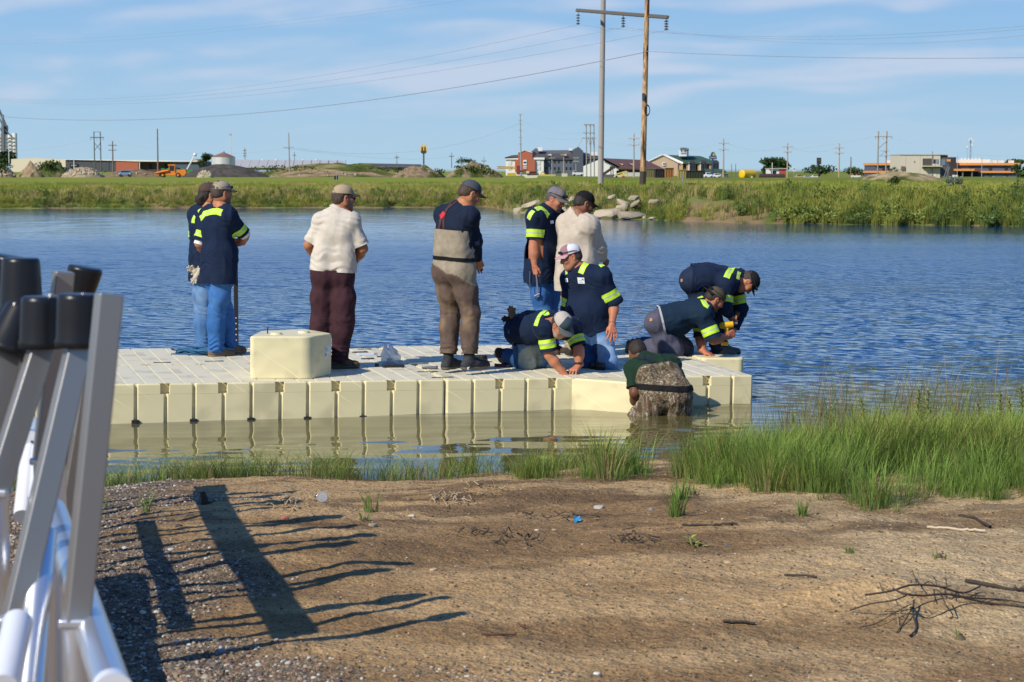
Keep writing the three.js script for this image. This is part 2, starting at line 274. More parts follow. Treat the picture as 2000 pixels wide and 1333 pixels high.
function dockLayer(len, dep, y0, y1, cuts, bevel) { // one level of a float, its sides notched where cuts say: {c: centre, w: half width, d: depth}
  const sh = new THREE.Shape(), r = 0.02, edge = (a, b, list) => { // from a to b, notches inward (left of travel)
    const dx = Math.sign(b[0] - a[0]), dy = Math.sign(b[1] - a[1]), L = Math.abs(b[0] - a[0]) + Math.abs(b[1] - a[1]), ix = -dy, iy = dx;
    sh.lineTo(a[0] + dx * r, a[1] + dy * r);
    for (const q of list) { const f = q.flare ?? 0.4, P = (t, d) => sh.lineTo(a[0] + dx * t + ix * d, a[1] + dy * t + iy * d); if (q.c - q.w < r || q.c + q.w > L - r) continue;
      P(q.c - q.w, 0); P(q.c - q.w * (1 - f), q.d); P(q.c + q.w * (1 - f), q.d); P(q.c + q.w, 0); }
    sh.lineTo(b[0] - dx * r, b[1] - dy * r);
  };
  sh.moveTo(r, 0); edge([0, 0], [len, 0], cuts.front); edge([len, 0], [len, dep], cuts.right); edge([len, dep], [0, dep], cuts.front); edge([0, dep], [0, 0], cuts.right); sh.closePath();
  const g = new THREE.ExtrudeGeometry(sh, { depth: y1 - y0 - bevel, bevelEnabled: bevel > 0, bevelThickness: bevel, bevelSize: bevel * 0.8, bevelOffset: -bevel * 0.8, bevelSegments: 3 });
  // shape (x, y): y runs to the back of the dock; extruded upwards. Only the upper bevel is kept
  const p = g.attributes.position; for (let i = 0; i < p.count; i++) if (p.getZ(i) < 0) p.setZ(i, 0);
  g.applyMatrix4(new THREE.Matrix4().makeBasis(V(1, 0, 0), V(0, 0, -1), V(0, 1, 0))).translate(0, y0, 0); g.computeVertexNormals(); return bake(g);
}
function cutsFor(len, phase, kind) {
  const out = []; for (let k = -40; k < 60; k++) { const c = k * PITCHM / 2 - phase; if (c < 0.05 || c > len - 0.05) continue; const pocket = k % 2 === 0;
    if (kind === 'top' && pocket) out.push({ c, w: 0.043, d: 0.078, flare: 0.08 }); else out.push({ c: c + (pocket ? 0.006 : 0), w: 0.021, d: 0.028, flare: 0.55 }); }
  return out;
}
function dockSection(s0, s1, t0, t1, label, phase) {
  const len = s1 - s0 - 0.012, dep = t1 - t0 - 0.012, th = thing('dock_section', label, 'floating dock');
  th.applyMatrix4(new THREE.Matrix4().makeTranslation(s0 + 0.006, 0, -t0 - 0.006).premultiply(dockFrame));
  const ph = phase ?? s0, top = { front: cutsFor(len, ph, 'top'), right: cutsFor(dep, 0.254, 'top') }, low = { front: cutsFor(len, ph, 'low'), right: cutsFor(dep, 0.254, 'low') };
  M('float_hull', uvBox(mergeGeometries([dockLayer(len, dep, -0.42, -0.0915, low, 0), dockLayer(len, dep, -0.0905, 0, top, 0.012)])), PLASTIC, th);
  const lead = [0.5]; void lead;
  const step = PITCHM / 3, n0 = Math.ceil((s0 + 0.02) / step - 0.5), list = [];
  for (let k = n0; ; k++) { const a = (k - 0.5) * step + 0.007 - s0, b = (k + 0.5) * step - 0.007 - s0; if (a > len - 0.03) break; const x0 = Math.max(a, 0.03), x1 = Math.min(b, len - 0.03); if (x1 - x0 > 0.03) list.push([x0, x1]); }
  const g0s = [0, 1, 2, 3, 4].map((k) => { const g = uvBox(bake(new RoundedBoxGeometry(step - 0.014, 0.008, dep - 0.06, 1, 0.003)), 0.9), a = g.attributes.uv; for (let i = 0; i < a.count; i++) a.setXY(i, a.getX(i) + k * 0.37, a.getY(i) + k * 0.53); return g; });
  for (const [x0, x1] of list) { const m = M('deck_panel', x1 - x0 > step - 0.016 ? g0s[Math.abs(Math.round(x0 * 7 + t0)) % 5] : uvBox(bake(box(x1 - x0, 0.008, dep - 0.06)), 2), TREAD, th); m.position.set((x0 + x1) / 2, 0.0015, -dep / 2); }
  return th;
}
const S_END = 5.82, SEAM = 2.80;
const dockSections = [
  dockSection(SEAM - 3.05, SEAM, 0, 1.525, 'long beige floating dock section at the front, under the loose beige block', 0),
  dockSection(SEAM, S_END, 0, 1.525, 'beige floating dock section at the front right, reaching behind the man in camouflage', 0),
  dockSection(SEAM - 3.05, SEAM, 1.525, 3.05, 'beige dock section at the back left, under the two men with the black pole', 0),
  dockSection(SEAM, S_END - 0.02, 1.525, 3.05, 'beige dock section at the back, under the men in navy and cream', 0),
  dockSection(SEAM - 3.05 - 0.56, SEAM - 3.05, 0, 3.05, 'short beige dock end at the far left behind the aluminium frames', 0),
  dockSection(S_END + 0.05, S_END + 0.52, 1.62, 3.3, 'shaded dock section at the far right, behind the corner block being fixed', 0),
];
// rubber couplers low on the front face, below every pocket
for (let k = -1; k <= 4; k++) {
  const m = thing('rubber_coupler', ['', 'black rubber coupler at the waterline, leftmost under the beige dock front', 'black rubber coupler at the waterline, second from the left end of the dock front', 'black rubber coupler at the waterline, third from the left end of the dock front', 'low black rubber coupler at the waterline under the middle of the loose block', 'barely showing rubber coupler at the waterline right of the loose block'][k + 1] || 'black rubber coupler at the waterline behind the aluminium frames', 'coupler', null);
  m.applyMatrix4(new THREE.Matrix4().makeTranslation(k * PITCHM + 0.004, 0, 0.001).premultiply(dockFrame));
  M('coupler_block', rbox(0.066, 0.09, 0.05, 0.006, 0, -0.358, -0.0), RUBBER, m); M('coupler_bolt', new THREE.CylinderGeometry(0.012, 0.012, 0.02, 10).rotateX(Math.PI / 2).translate(0, -0.335, 0.022), std(0.03, 0.03, 0.03, 0.4), m);
}
function gusset(pts, round, h) { // corner block seen from above: corners [x, z], rounded by round[i]
  const sh = new THREE.Shape(), n = pts.length;
  for (let i = 0; i < n; i++) { const p = pts[i], a = pts[(i + n - 1) % n], b = pts[(i + 1) % n], r = round[i];
    const da = Math.hypot(a[0] - p[0], a[1] - p[1]), db = Math.hypot(b[0] - p[0], b[1] - p[1]), A = [p[0] + (a[0] - p[0]) / da * r, p[1] + (a[1] - p[1]) / da * r], B = [p[0] + (b[0] - p[0]) / db * r, p[1] + (b[1] - p[1]) / db * r];
    i ? sh.lineTo(...A) : sh.moveTo(...A); sh.quadraticCurveTo(p[0], p[1], ...B); }
  sh.closePath();
  const g = new THREE.ExtrudeGeometry(sh, { depth: h - 0.036, bevelEnabled: true, bevelThickness: 0.018, bevelSize: 0.018, bevelOffset: -0.018, bevelSegments: 4, curveSegments: 14 });
  return uvBox(bake(g.applyMatrix4(new THREE.Matrix4().makeBasis(V(1, 0, 0), V(0, 0, 1), V(0, -1, 0))).translate(0, h - 0.018, 0)), 0.8);
}
const KNOB = std(0.55, 0.52, 0.38, 0.5);
{ // loose block standing on the deck. Front face runs from px 487 to 590, the slanting side to px 648
  const a = atDeck(487, 741.5), b = atDeck(606, 742.5), c = atDeck(648, 733.5);
  const th = thing('corner_block', 'loose beige plastic corner block with a white sticker, standing on the deck', 'dock block', a);
  const q = (p) => [p.x - a.x, p.z - a.z], B = q(b), C = q(c), D = [C[0] - 0.30, C[1] - 0.52], E = [0.02, -0.66];
  const sc = (p, k) => [p[0], p[1]]; void sc;
  const hull = M('block_hull', gusset([[0, 0], B, C, D, E], [0.05, 0.09, 0.035, 0.05, 0.05], 0.388), PLASTIC, th);
  hull.rotation.set(0.0, 0, -0.008);
  const dir = V(C[0] - B[0], 0, C[1] - B[1]).normalize(), nrm = V(-dir.z, 0, dir.x); if (nrm.z < 0) nrm.negate();
  const label = new THREE.Group(); // the sticker: a diamond with print
  const cv = document.createElement('canvas'); cv.width = 128; cv.height = 160; const x = cv.getContext('2d'); x.fillStyle = '#e9ecef'; x.fillRect(0, 0, 128, 160); x.fillStyle = '#39404c'; x.font = 'bold 15px sans-serif';
  for (let k = 0; k < 5; k++) x.fillRect(14, 20 + k * 12, 40 + (k * 37) % 56, 4); for (let k = 0; k < 22; k++) x.fillRect(18 + k * 4.2, 98, 1 + (k * 7) % 3, 44);
  const tx = new THREE.CanvasTexture(cv); tx.colorSpace = THREE.SRGBColorSpace; void label;
  const st = M('sticker', new THREE.PlaneGeometry(0.072, 0.112), new THREE.MeshStandardMaterial({ map: tx, roughness: 0.5, side: THREE.DoubleSide }), th);
  const mid = V((B[0] * 0.32 + C[0] * 0.68), 0.225, (B[1] * 0.32 + C[1] * 0.68)).addScaledVector(nrm, 0.004);
  st.position.copy(mid); st.lookAt(mid.clone().add(nrm)); st.rotation.z = -0.42;
  for (const [f, g2] of [[0.35, 0.25], [0.72, 0.45]]) { M('bolt_cap', new THREE.CylinderGeometry(0.05, 0.055, 0.02, 18).translate(f * 0.62, 0.394, -g2), PLASTIC, th); }
  const rod = M('thin_rod', bar(at(522, 657, -at(0, 0, 1).z && (-a.z + 0.35)), at(522.5, 639, -a.z + 0.35), 0.006), std(0.02, 0.02, 0.02, 0.5)); tag(rod, 'thin black rod sticking up from the loose block', 'rod');
}
{ // gusset fixed to the front of the dock, its face at 45 degrees
  const A = V(1106, 0, 0), a = onDock(0, 0); void A; const p0 = atY(1106, 797, 0).applyMatrix4(dockInv), s = p0.x;
  const th = thing('corner_gusset', 'beige plastic corner gusset bolted to the dock front, left of the man in camouflage', 'dock block');
  th.applyMatrix4(new THREE.Matrix4().makeTranslation(s, -0.40, 0.004).premultiply(dockFrame)); void a;
  M('gusset_hull', gusset([[0, 0], [0.54, 0.50], [0.80, 0.50], [0.98, 0]], [0.012, 0.2, 0.12, 0.02], 0.403), PLASTIC, th);
  for (const [x, z] of [[0.50, 0.20], [0.66, 0.36]]) M('bolt_cap', new THREE.CylinderGeometry(0.032, 0.036, 0.012, 16).translate(x, 0.407, z), PLASTIC, th);
}
{ // gusset being fixed at the right edge, behind
  const th = thing('corner_gusset', 'beige corner block at the right dock edge, under the hand of the drilling man', 'dock block');
  const p0 = atDeck(1371, 700.5), q = p0.clone().applyMatrix4(dockInv);
  th.applyMatrix4(new THREE.Matrix4().makeTranslation(q.x, -0.385, q.z).premultiply(dockFrame)); th.rotateY(-TH * 0.8);
  M('gusset_hull', gusset([[0, 0], [0.44, -0.02], [0.46, -0.42], [0.0, -0.30]], [0.06, 0.07, 0.05, 0.05], 0.39), PLASTIC, th);
  M('gusset_arm', rbox(0.30, 0.10, 0.10, 0.02, -0.16, 0.33, -0.18), PLASTIC, th); M('gusset_arm', rbox(0.05, 0.16, 0.05, 0.015, -0.06, 0.30, -0.08), PLASTIC, th);
}
// dark bow tie slots and joints left open in the deck, with the rubber showing
for (const [px, py, l, where] of [[316, 709, 0.16, 'leftmost, on the deck below the rope'], [418, 706.5, 0.18, 'just in front of the brown boots'], [835, 727, 0.19, 'left of the black boots'], [864, 738, 0.2, 'between the black boots and the dock edge'], [712, 683, 0.14, 'at the back edge behind the plastic bag']]) {
  const p = atDeck(px, py, 0.004), th = thing('connector_slot', 'dark bow tie connector slot in the deck, ' + where, 'slot', p); th.rotation.y = TH; const sh = new THREE.Shape(); sh.moveTo(-l / 2, 0.03); sh.lineTo(0, 0.008); sh.lineTo(l / 2, 0.03); sh.lineTo(l / 2, -0.03); sh.lineTo(0, -0.008); sh.lineTo(-l / 2, -0.03); sh.closePath();
  M('slot_rubber', new THREE.ExtrudeGeometry(sh, { depth: 0.004, bevelEnabled: false }).rotateX(-Math.PI / 2).translate(0, 0.0015, 0), RUBBER, th);
}
// ---------------------------------------------------------------- people: fields of tapered bones, meshed with surface nets
const P3 = (p) => p.isVector3 ? p : V(p[0], p[1], p[2]);
const cone = (a, b, ra, rb = ra, k = 0.05) => ({ a, b, ra, rb, k });
const ball = (c, r, k = 0.04) => ({ a: c, b: c, ra: r, rb: r, k });
const ell = (c, r, q, k = 0.03, sub = false) => ({ c, r, q, k, sub }); // q: rows of the inverse basis [x, y, z] as Vector3
function evalPrim(grid, G, pr) {
  const { nx, ny, nz, h, o } = G, R = pr.r ? Math.max(...pr.r) : Math.max(pr.ra, pr.rb), m = R + Math.max(pr.k, 0.02) + 2 * h, A = pr.r ? pr.c : pr.a, B = pr.r ? pr.c : pr.b;
  const i0 = Math.max(0, Math.floor((Math.min(A.x, B.x) - m - o.x) / h)), i1 = Math.min(nx - 1, Math.ceil((Math.max(A.x, B.x) + m - o.x) / h));
  const j0 = Math.max(0, Math.floor((Math.min(A.y, B.y) - m - o.y) / h)), j1 = Math.min(ny - 1, Math.ceil((Math.max(A.y, B.y) + m - o.y) / h));
  const k0 = Math.max(0, Math.floor((Math.min(A.z, B.z) - m - o.z) / h)), k1 = Math.min(nz - 1, Math.ceil((Math.max(A.z, B.z) + m - o.z) / h));
  const bx = B.x - A.x, by = B.y - A.y, bz = B.z - A.z, L2 = bx * bx + by * by + bz * bz || 1, K = pr.k;
  for (let k = k0; k <= k1; k++) for (let j = j0; j <= j1; j++) for (let i = i0; i <= i1; i++) {
    const x = o.x + i * h - A.x, y = o.y + j * h - A.y, z = o.z + k * h - A.z; let d;
    if (pr.r) {
      const [X, Y, Z] = pr.q, u = x * X.x + y * X.y + z * X.z, v = x * Y.x + y * Y.y + z * Y.z, w = x * Z.x + y * Z.y + z * Z.z, [rx, ry, rz] = pr.r;
      const e = Math.hypot(u / rx, v / ry, w / rz), f = Math.hypot(u / (rx * rx), v / (ry * ry), w / (rz * rz)); d = f > 1e-6 ? e * (e - 1) / f : -Math.min(rx, ry, rz);
    } else { const t = clamp((x * bx + y * by + z * bz) / L2), ex = x - bx * t, ey = y - by * t, ez = z - bz * t; d = Math.sqrt(ex * ex + ey * ey + ez * ez) - (pr.ra + (pr.rb - pr.ra) * t); }
    const n = i + nx * (j + ny * k), c = grid[n];
    if (pr.sub) { const q = -d, hh = Math.max(K - Math.abs(c - q), 0) / K; grid[n] = Math.max(c, q) + hh * hh * K * 0.25; }
    else { const hh = Math.max(K - Math.abs(c - d), 0) / K; grid[n] = Math.min(c, d) - hh * hh * K * 0.25; }
  }
}
// groups: arrays of prims blended inside a group by their own k, groups joined with k «join»
function meshField(groups, h, { joinK = 0.02, disp, color, cut } = {}) {
  const lo = V(1e9, 1e9, 1e9), hi = V(-1e9, -1e9, -1e9);
  for (const g of groups) for (const p of g) { if (p.sub) continue; const R = p.r ? Math.max(...p.r) : Math.max(p.ra, p.rb); for (const q of p.r ? [p.c] : [p.a, p.b]) { lo.min(V(q.x - R, q.y - R, q.z - R)); hi.max(V(q.x + R, q.y + R, q.z + R)); } }
  const pad = 3 * h + 0.015; lo.subScalar(pad); hi.addScalar(pad);
  const nx = Math.ceil((hi.x - lo.x) / h) + 1, ny = Math.ceil((hi.y - lo.y) / h) + 1, nz = Math.ceil((hi.z - lo.z) / h) + 1, N = nx * ny * nz, G = { nx, ny, nz, h, o: lo };
  let grid = null;
  for (const g of groups) { const t = new Float32Array(N).fill(0.25); for (const p of g) evalPrim(t, G, p); if (!grid) grid = t; else for (let i = 0; i < N; i++) { const a = grid[i], b = t[i], hh = Math.max(joinK - Math.abs(a - b), 0) / joinK; grid[i] = Math.min(a, b) - hh * hh * joinK * 0.25; } }
  if (disp || cut) for (let k = 0, n = 0; k < nz; k++) for (let j = 0; j < ny; j++) for (let i = 0; i < nx; i++, n++) if (Math.abs(grid[n]) < 0.06) { const x = lo.x + i * h, y = lo.y + j * h, z = lo.z + k * h; if (disp) grid[n] -= disp(x, y, z); if (cut) grid[n] = Math.max(grid[n], cut(x, y, z)); }
  const id = new Int32Array(N).fill(-1), pos = [], nor = [], col = [], idx = [], sy = nx, sz = nx * ny, E = [[0, 1], [0, 2], [0, 4], [1, 3], [1, 5], [2, 3], [2, 6], [3, 7], [4, 5], [4, 6], [5, 7], [6, 7]], off = [0, 1, sy, sy + 1, sz, sz + 1, sz + sy, sz + sy + 1];
  const val = (i, j, k) => grid[Math.min(nx - 1, Math.max(0, i)) + sy * Math.min(ny - 1, Math.max(0, j)) + sz * Math.min(nz - 1, Math.max(0, k))];
  const tri = (x, y, z) => { const i = Math.floor(x), j = Math.floor(y), k = Math.floor(z), u = x - i, v = y - j, w = z - k; return mix(mix(mix(val(i, j, k), val(i + 1, j, k), u), mix(val(i, j + 1, k), val(i + 1, j + 1, k), u), v), mix(mix(val(i, j, k + 1), val(i + 1, j, k + 1), u), mix(val(i, j + 1, k + 1), val(i + 1, j + 1, k + 1), u), v), w); };
  for (let k = 0; k < nz - 1; k++) for (let j = 0; j < ny - 1; j++) for (let i = 0; i < nx - 1; i++) {
    const n = i + sy * j + sz * k; let mask = 0; for (let c = 0; c < 8; c++) if (grid[n + off[c]] < 0) mask |= 1 << c;
    if (mask === 0 || mask === 255) continue;
    let X = 0, Y = 0, Z = 0, cnt = 0;
    for (const [a, b] of E) if (((mask >> a) & 1) !== ((mask >> b) & 1)) { const va = grid[n + off[a]], vb = grid[n + off[b]], t = va / (va - vb); X += mix(a & 1, b & 1, t); Y += mix((a >> 1) & 1, (b >> 1) & 1, t); Z += mix((a >> 2) & 1, (b >> 2) & 1, t); cnt++; }
    X = X / cnt + i; Y = Y / cnt + j; Z = Z / cnt + k; id[n] = pos.length / 3; const x = lo.x + X * h, y = lo.y + Y * h, z = lo.z + Z * h; pos.push(x, y, z);
    const e = 0.6; let a = tri(X + e, Y, Z) - tri(X - e, Y, Z), b = tri(X, Y + e, Z) - tri(X, Y - e, Z), c = tri(X, Y, Z + e) - tri(X, Y, Z - e); const l = Math.hypot(a, b, c) || 1; a /= l; b /= l; c /= l; nor.push(a, b, c);
    if (color) { const q = color(x, y, z, a, b, c); col.push(q[0], q[1], q[2]); }
  }
  const quad = (a, b, c, d, f) => { if (a < 0 || b < 0 || c < 0 || d < 0) return; f ? idx.push(a, b, c, a, c, d) : idx.push(a, c, b, a, d, c); };
  for (let k = 1; k < nz - 1; k++) for (let j = 1; j < ny - 1; j++) for (let i = 1; i < nx - 1; i++) {
    const n = i + sy * j + sz * k, s = grid[n] < 0;
    if (s !== grid[n + 1] < 0) quad(id[n], id[n - sy], id[n - sy - sz], id[n - sz], s);
    if (s !== grid[n + sy] < 0) quad(id[n], id[n - sz], id[n - sz - 1], id[n - 1], s);
    if (s !== grid[n + sz] < 0) quad(id[n], id[n - 1], id[n - 1 - sy], id[n - sy], s);
  }
  return geoFrom(pos, idx, color ? col : null, nor);
}
// exact cut of a mesh: keep(f) >= 0, f a function of position; only triangles for which near() holds are cut
function clip(geo, f, near) {
  const P = geo.attributes.position, Nn = geo.attributes.normal, C = geo.attributes.color, I = geo.index, pos = [], nor = [], col = []; const n = I ? I.count : P.count;
  const get = (i) => { const q = I ? I.getX(i) : i; return [P.getX(q), P.getY(q), P.getZ(q), Nn.getX(q), Nn.getY(q), Nn.getZ(q), C ? C.getX(q) : 0, C ? C.getY(q) : 0, C ? C.getZ(q) : 0]; };
  const put = (v) => { pos.push(v[0], v[1], v[2]); nor.push(v[3], v[4], v[5]); if (C) col.push(v[6], v[7], v[8]); };
  for (let t = 0; t < n; t += 3) {
    const v = [get(t), get(t + 1), get(t + 2)];
    if (near && !v.every((q) => near(q[0], q[1], q[2]))) { v.forEach(put); continue; }
    const s = v.map((q) => f(q[0], q[1], q[2])); if (s.every((q) => q >= 0)) { v.forEach(put); continue; } if (s.every((q) => q < 0)) continue;
    const out = []; for (let i = 0; i < 3; i++) { const a = v[i], b = v[(i + 1) % 3], sa = s[i], sb = s[(i + 1) % 3]; if (sa >= 0) out.push(a); if ((sa >= 0) !== (sb >= 0)) { const w = sa / (sa - sb); out.push(a.map((q, k) => mix(q, b[k], w))); } }
    for (let i = 1; i < out.length - 1; i++) { put(out[0]); put(out[i]); put(out[i + 1]); }
  }
  return geoFrom(pos, null, C ? col : null, nor);
}
const planeAt = (p, n) => (x, y, z) => (x - p.x) * n.x + (y - p.y) * n.y + (z - p.z) * n.z;
function nearBone(a, b, r, t0 = 0, t1 = 1) { const d = b.clone().sub(a), L2 = d.lengthSq(); return (x, y, z) => { const t = ((x - a.x) * d.x + (y - a.y) * d.y + (z - a.z) * d.z) / L2; if (t < t0 || t > t1) return false; const c = clamp(t, -1, 2); return Math.hypot(x - a.x - d.x * c, y - a.y - d.y * c, z - a.z - d.z * c) < r; }; }
function inflate(geo, d) { const g = geo.clone(), p = g.attributes.position, n = g.attributes.normal; for (let i = 0; i < p.count; i++) p.setXYZ(i, p.getX(i) + n.getX(i) * d, p.getY(i) + n.getY(i) * d, p.getZ(i) + n.getZ(i) * d); return g; }
function paint(geo, c) { const n = geo.attributes.position.count, a = new Float32Array(n * 3); for (let i = 0; i < n; i++) a.set(c, i * 3); geo.setAttribute('color', new THREE.BufferAttribute(a, 3)); return geo; }
function hits(geo, o, d) { // nearest hit of a ray with a mesh: {p, n}
  const P = geo.attributes.position.array, I = geo.index?.array, n = I ? I.length : P.length / 3; let best = 1e9, bt = null;
  for (let t = 0; t < n; t += 3) {
    const a = (I ? I[t] : t) * 3, b = (I ? I[t + 1] : t + 1) * 3, c = (I ? I[t + 2] : t + 2) * 3;
    const e1x = P[b] - P[a], e1y = P[b + 1] - P[a + 1], e1z = P[b + 2] - P[a + 2], e2x = P[c] - P[a], e2y = P[c + 1] - P[a + 1], e2z = P[c + 2] - P[a + 2];
    const px = d.y * e2z - d.z * e2y, py = d.z * e2x - d.x * e2z, pz = d.x * e2y - d.y * e2x, det = e1x * px + e1y * py + e1z * pz; if (Math.abs(det) < 1e-12) continue;
    const tx = o.x - P[a], ty = o.y - P[a + 1], tz = o.z - P[a + 2], u = (tx * px + ty * py + tz * pz) / det; if (u < -1e-4 || u > 1.0001) continue;
    const qx = ty * e1z - tz * e1y, qy = tz * e1x - tx * e1z, qz = tx * e1y - ty * e1x, v = (d.x * qx + d.y * qy + d.z * qz) / det; if (v < -1e-4 || u + v > 1.0001) continue;
    const k = (e2x * qx + e2y * qy + e2z * qz) / det; if (k > 0 && k < best) { best = k; bt = [a, b, c, u, v]; }
  }
  if (!bt) return null; const N = geo.attributes.normal.array, [a, b, c, u, v] = bt, w = 1 - u - v;
  return { p: o.clone().addScaledVector(d, best), n: V(N[a] * w + N[b] * u + N[c] * v, N[a + 1] * w + N[b + 1] * u + N[c + 1] * v, N[a + 2] * w + N[b + 2] * u + N[c + 2] * v).normalize() };
}
const LIME = [0.52, 0.80, 0.03], SILVER = [0.42, 0.44, 0.43];
const TAPE = new THREE.MeshStandardMaterial({ vertexColors: true, roughness: 0.55, side: THREE.DoubleSide });
function ribbon(geo, pts, width, base, colors = [LIME, LIME, SILVER, LIME, LIME], lift = 0.005) { // cloth tape along a line on a garment, given by places in the photograph that lie on it
  const line = [], cam = V(0, EYE, 0);
  for (let i = 0; i < pts.length - 1; i++) for (let k = 0; k < 8; k++) { const t = k / 8, q = hits(geo, cam, ray(mix(pts[i][0], pts[i + 1][0], t), mix(pts[i][1], pts[i + 1][1], t)).normalize()); if (q) line.push(q); }
  { const l = pts[pts.length - 1], q = hits(geo, cam, ray(l[0], l[1]).normalize()); if (q) line.push(q); }
  if (line.length < 3) { console.log('ribbon missed', JSON.stringify(pts)); return null; }
  for (let k = 0; k < 2; k++) for (let i = 1; i < line.length - 1; i++) { line[i].n.add(line[i - 1].n).add(line[i + 1].n).normalize(); }
  const n = 7, prev = { cut: [-1, -0.72, -0.28, -0.10, 0.10, 0.28, 1] }, stops = [-1, -0.16, -0.16, 0.16, 0.16, 1], cc = [colors[0], colors[0], colors[2], colors[2], colors[4], colors[4]], rows = []; void n; void prev;
  for (let i = 0; i < line.length; i++) {
    const a = line[Math.max(0, i - 1)].p, b = line[Math.min(line.length - 1, i + 1)].p, t = b.clone().sub(a).normalize(), N = line[i].n, s = t.clone().cross(N).normalize();
    rows.push(stops.map((q) => { const o = line[i].p.clone().addScaledVector(s, q * width / 2), f = hits(geo, o.clone().addScaledVector(N, 0.08), N.clone().negate()); const ok = f && f.p.distanceTo(o) < 0.06; return (ok ? f.p : o).clone().addScaledVector(N, lift).sub(base); }));
  }
  const pos = [], col = [], idx = [], m = stops.length; rows.forEach((r) => r.forEach((p, k) => { pos.push(p.x, p.y, p.z); col.push(...cc[k]); }));
  for (let i = 0; i < rows.length - 1; i++) for (let k = 0; k < m - 1; k++) { if (stops[k] === stops[k + 1]) continue; const a = i * m + k, c = a + m; idx.push(a, a + 1, c, a + 1, c + 1, c); }
  return geoFrom(pos, idx, col);
}
// ---- heads. Local axes: x to the person's left... x right, y up, z out of the face
function headPrims(c, X, Y, Z, s = 1) {
  const L = (x, y, z) => c.clone().addScaledVector(X, x * s).addScaledVector(Y, y * s).addScaledVector(Z, z * s), q = [X, Y, Z], E = (x, y, z, a, b, d, k, sub) => ell(L(x, y, z), [a * s, b * s, d * s], q, k * s, sub), C = (p, r, ra, rb, k) => cone(L(...p), L(...r), ra * s, rb * s, k * s);
  return [E(0, 0.035, -0.012, 0.077, 0.088, 0.097, 0.03), E(0, -0.035, 0.028, 0.060, 0.082, 0.064, 0.04), E(0, -0.02, -0.02, 0.068, 0.07, 0.075, 0.03), C([-0.03, -0.085, 0.045], [0.03, -0.085, 0.045], 0.03, 0.03, 0.03), C([0, -0.10, 0.066], [0, -0.10, 0.066], 0.024, 0.024, 0.03),
    C([-0.055, -0.055, 0.0], [-0.03, -0.095, 0.045], 0.026, 0.024, 0.03), C([0.055, -0.055, 0.0], [0.03, -0.095, 0.045], 0.026, 0.024, 0.03), C([-0.034, 0.024, 0.076], [0.034, 0.024, 0.076], 0.013, 0.013, 0.02),
    E(-0.032, 0.004, 0.098, 0.019, 0.013, 0.016, 0.012, true), E(0.032, 0.004, 0.098, 0.019, 0.013, 0.016, 0.012, true), C([0, 0.012, 0.087], [0, -0.028, 0.107], 0.0095, 0.014, 0.014), C([-0.011, -0.034, 0.094], [0.011, -0.034, 0.094], 0.0095, 0.0095, 0.01),
    E(-0.04, -0.024, 0.064, 0.024, 0.022, 0.022, 0.03), E(0.04, -0.024, 0.064, 0.024, 0.022, 0.022, 0.03), C([-0.019, -0.060, 0.084], [0.019, -0.060, 0.084], 0.0085, 0.0085, 0.01), C([-0.017, -0.071, 0.083], [0.017, -0.071, 0.083], 0.0085, 0.0085, 0.01),
    E(-0.078, -0.004, -0.006, 0.010, 0.031, 0.019, 0.012), E(0.078, -0.004, -0.006, 0.010, 0.031, 0.019, 0.012), E(-0.087, -0.002, 0.0, 0.008, 0.018, 0.009, 0.006, true), E(0.087, -0.002, 0.0, 0.008, 0.018, 0.009, 0.006, true)];
}
function headColor(c, X, Y, Z, skin, o, s) { // o.beard, o.stubble colours; eyes, brows, lips belong to the face
  return (x, y, z) => {
    const dx = x - c.x, dy = y - c.y, dz = z - c.z, u = (dx * X.x + dy * X.y + dz * X.z) / s, v = (dx * Y.x + dy * Y.y + dz * Y.z) / s, w = (dx * Z.x + dy * Z.y + dz * Z.z) / s; let k = skin.slice(); const f = (t, q) => { k = k.map((a, i) => mix(a, q[i], clamp(t))); };
    const au = Math.abs(u); f(0.18 * smooth(0.03, 0.0, Math.hypot(au - 0.045, v + 0.025, w - 0.075)), [0.5, 0.14, 0.09]); f(0.25 * smooth(0.02, 0.0, Math.hypot(u, v + 0.03, w - 0.105)), [0.5, 0.14, 0.09]); f(0.2 * smooth(0.035, 0.0, Math.hypot(au - 0.08, v, w + 0.005)), [0.5, 0.12, 0.08]);
    const jaw = smooth(-0.030, -0.055, v) * smooth(-0.015, 0.02, w) * (1 - 0.75 * smooth(0.012, 0.004, Math.abs(v + 0.065)) * smooth(0.028, 0.02, au)); if (o.beard) f(jaw * (o.beardAmount ?? 0.8) * (0.85 + 0.3 * noise(x * 140, y * 140, z * 140)), o.beard);
    if (o.goatee) f(smooth(0.040, 0.028, au) * smooth(-0.040, -0.05, v) * smooth(0.05, 0.065, w) * 0.8, o.goatee);
    f(0.6 * smooth(0.007, 0.003, Math.abs(v + 0.065)) * smooth(0.025, 0.018, au) * smooth(0.075, 0.085, w), [0.32, 0.10, 0.08]);
    f(smooth(0.007, 0.003, Math.abs(v - 0.028 - au * 0.1)) * smooth(0.05, 0.044, Math.abs(au - 0.005)) * smooth(0.012, 0.018, au) * smooth(0.05, 0.065, w), o.hair ?? [0.05, 0.03, 0.02]);
    const e = Math.hypot((au - 0.032) / 0.014, (v - 0.003) / 0.006); if (w > 0.06) f(smooth(1.15, 0.85, e), Math.hypot(au - 0.032, v - 0.003) < 0.006 ? [0.03, 0.02, 0.015] : [0.5, 0.46, 0.42]);
    return k;
  };
}
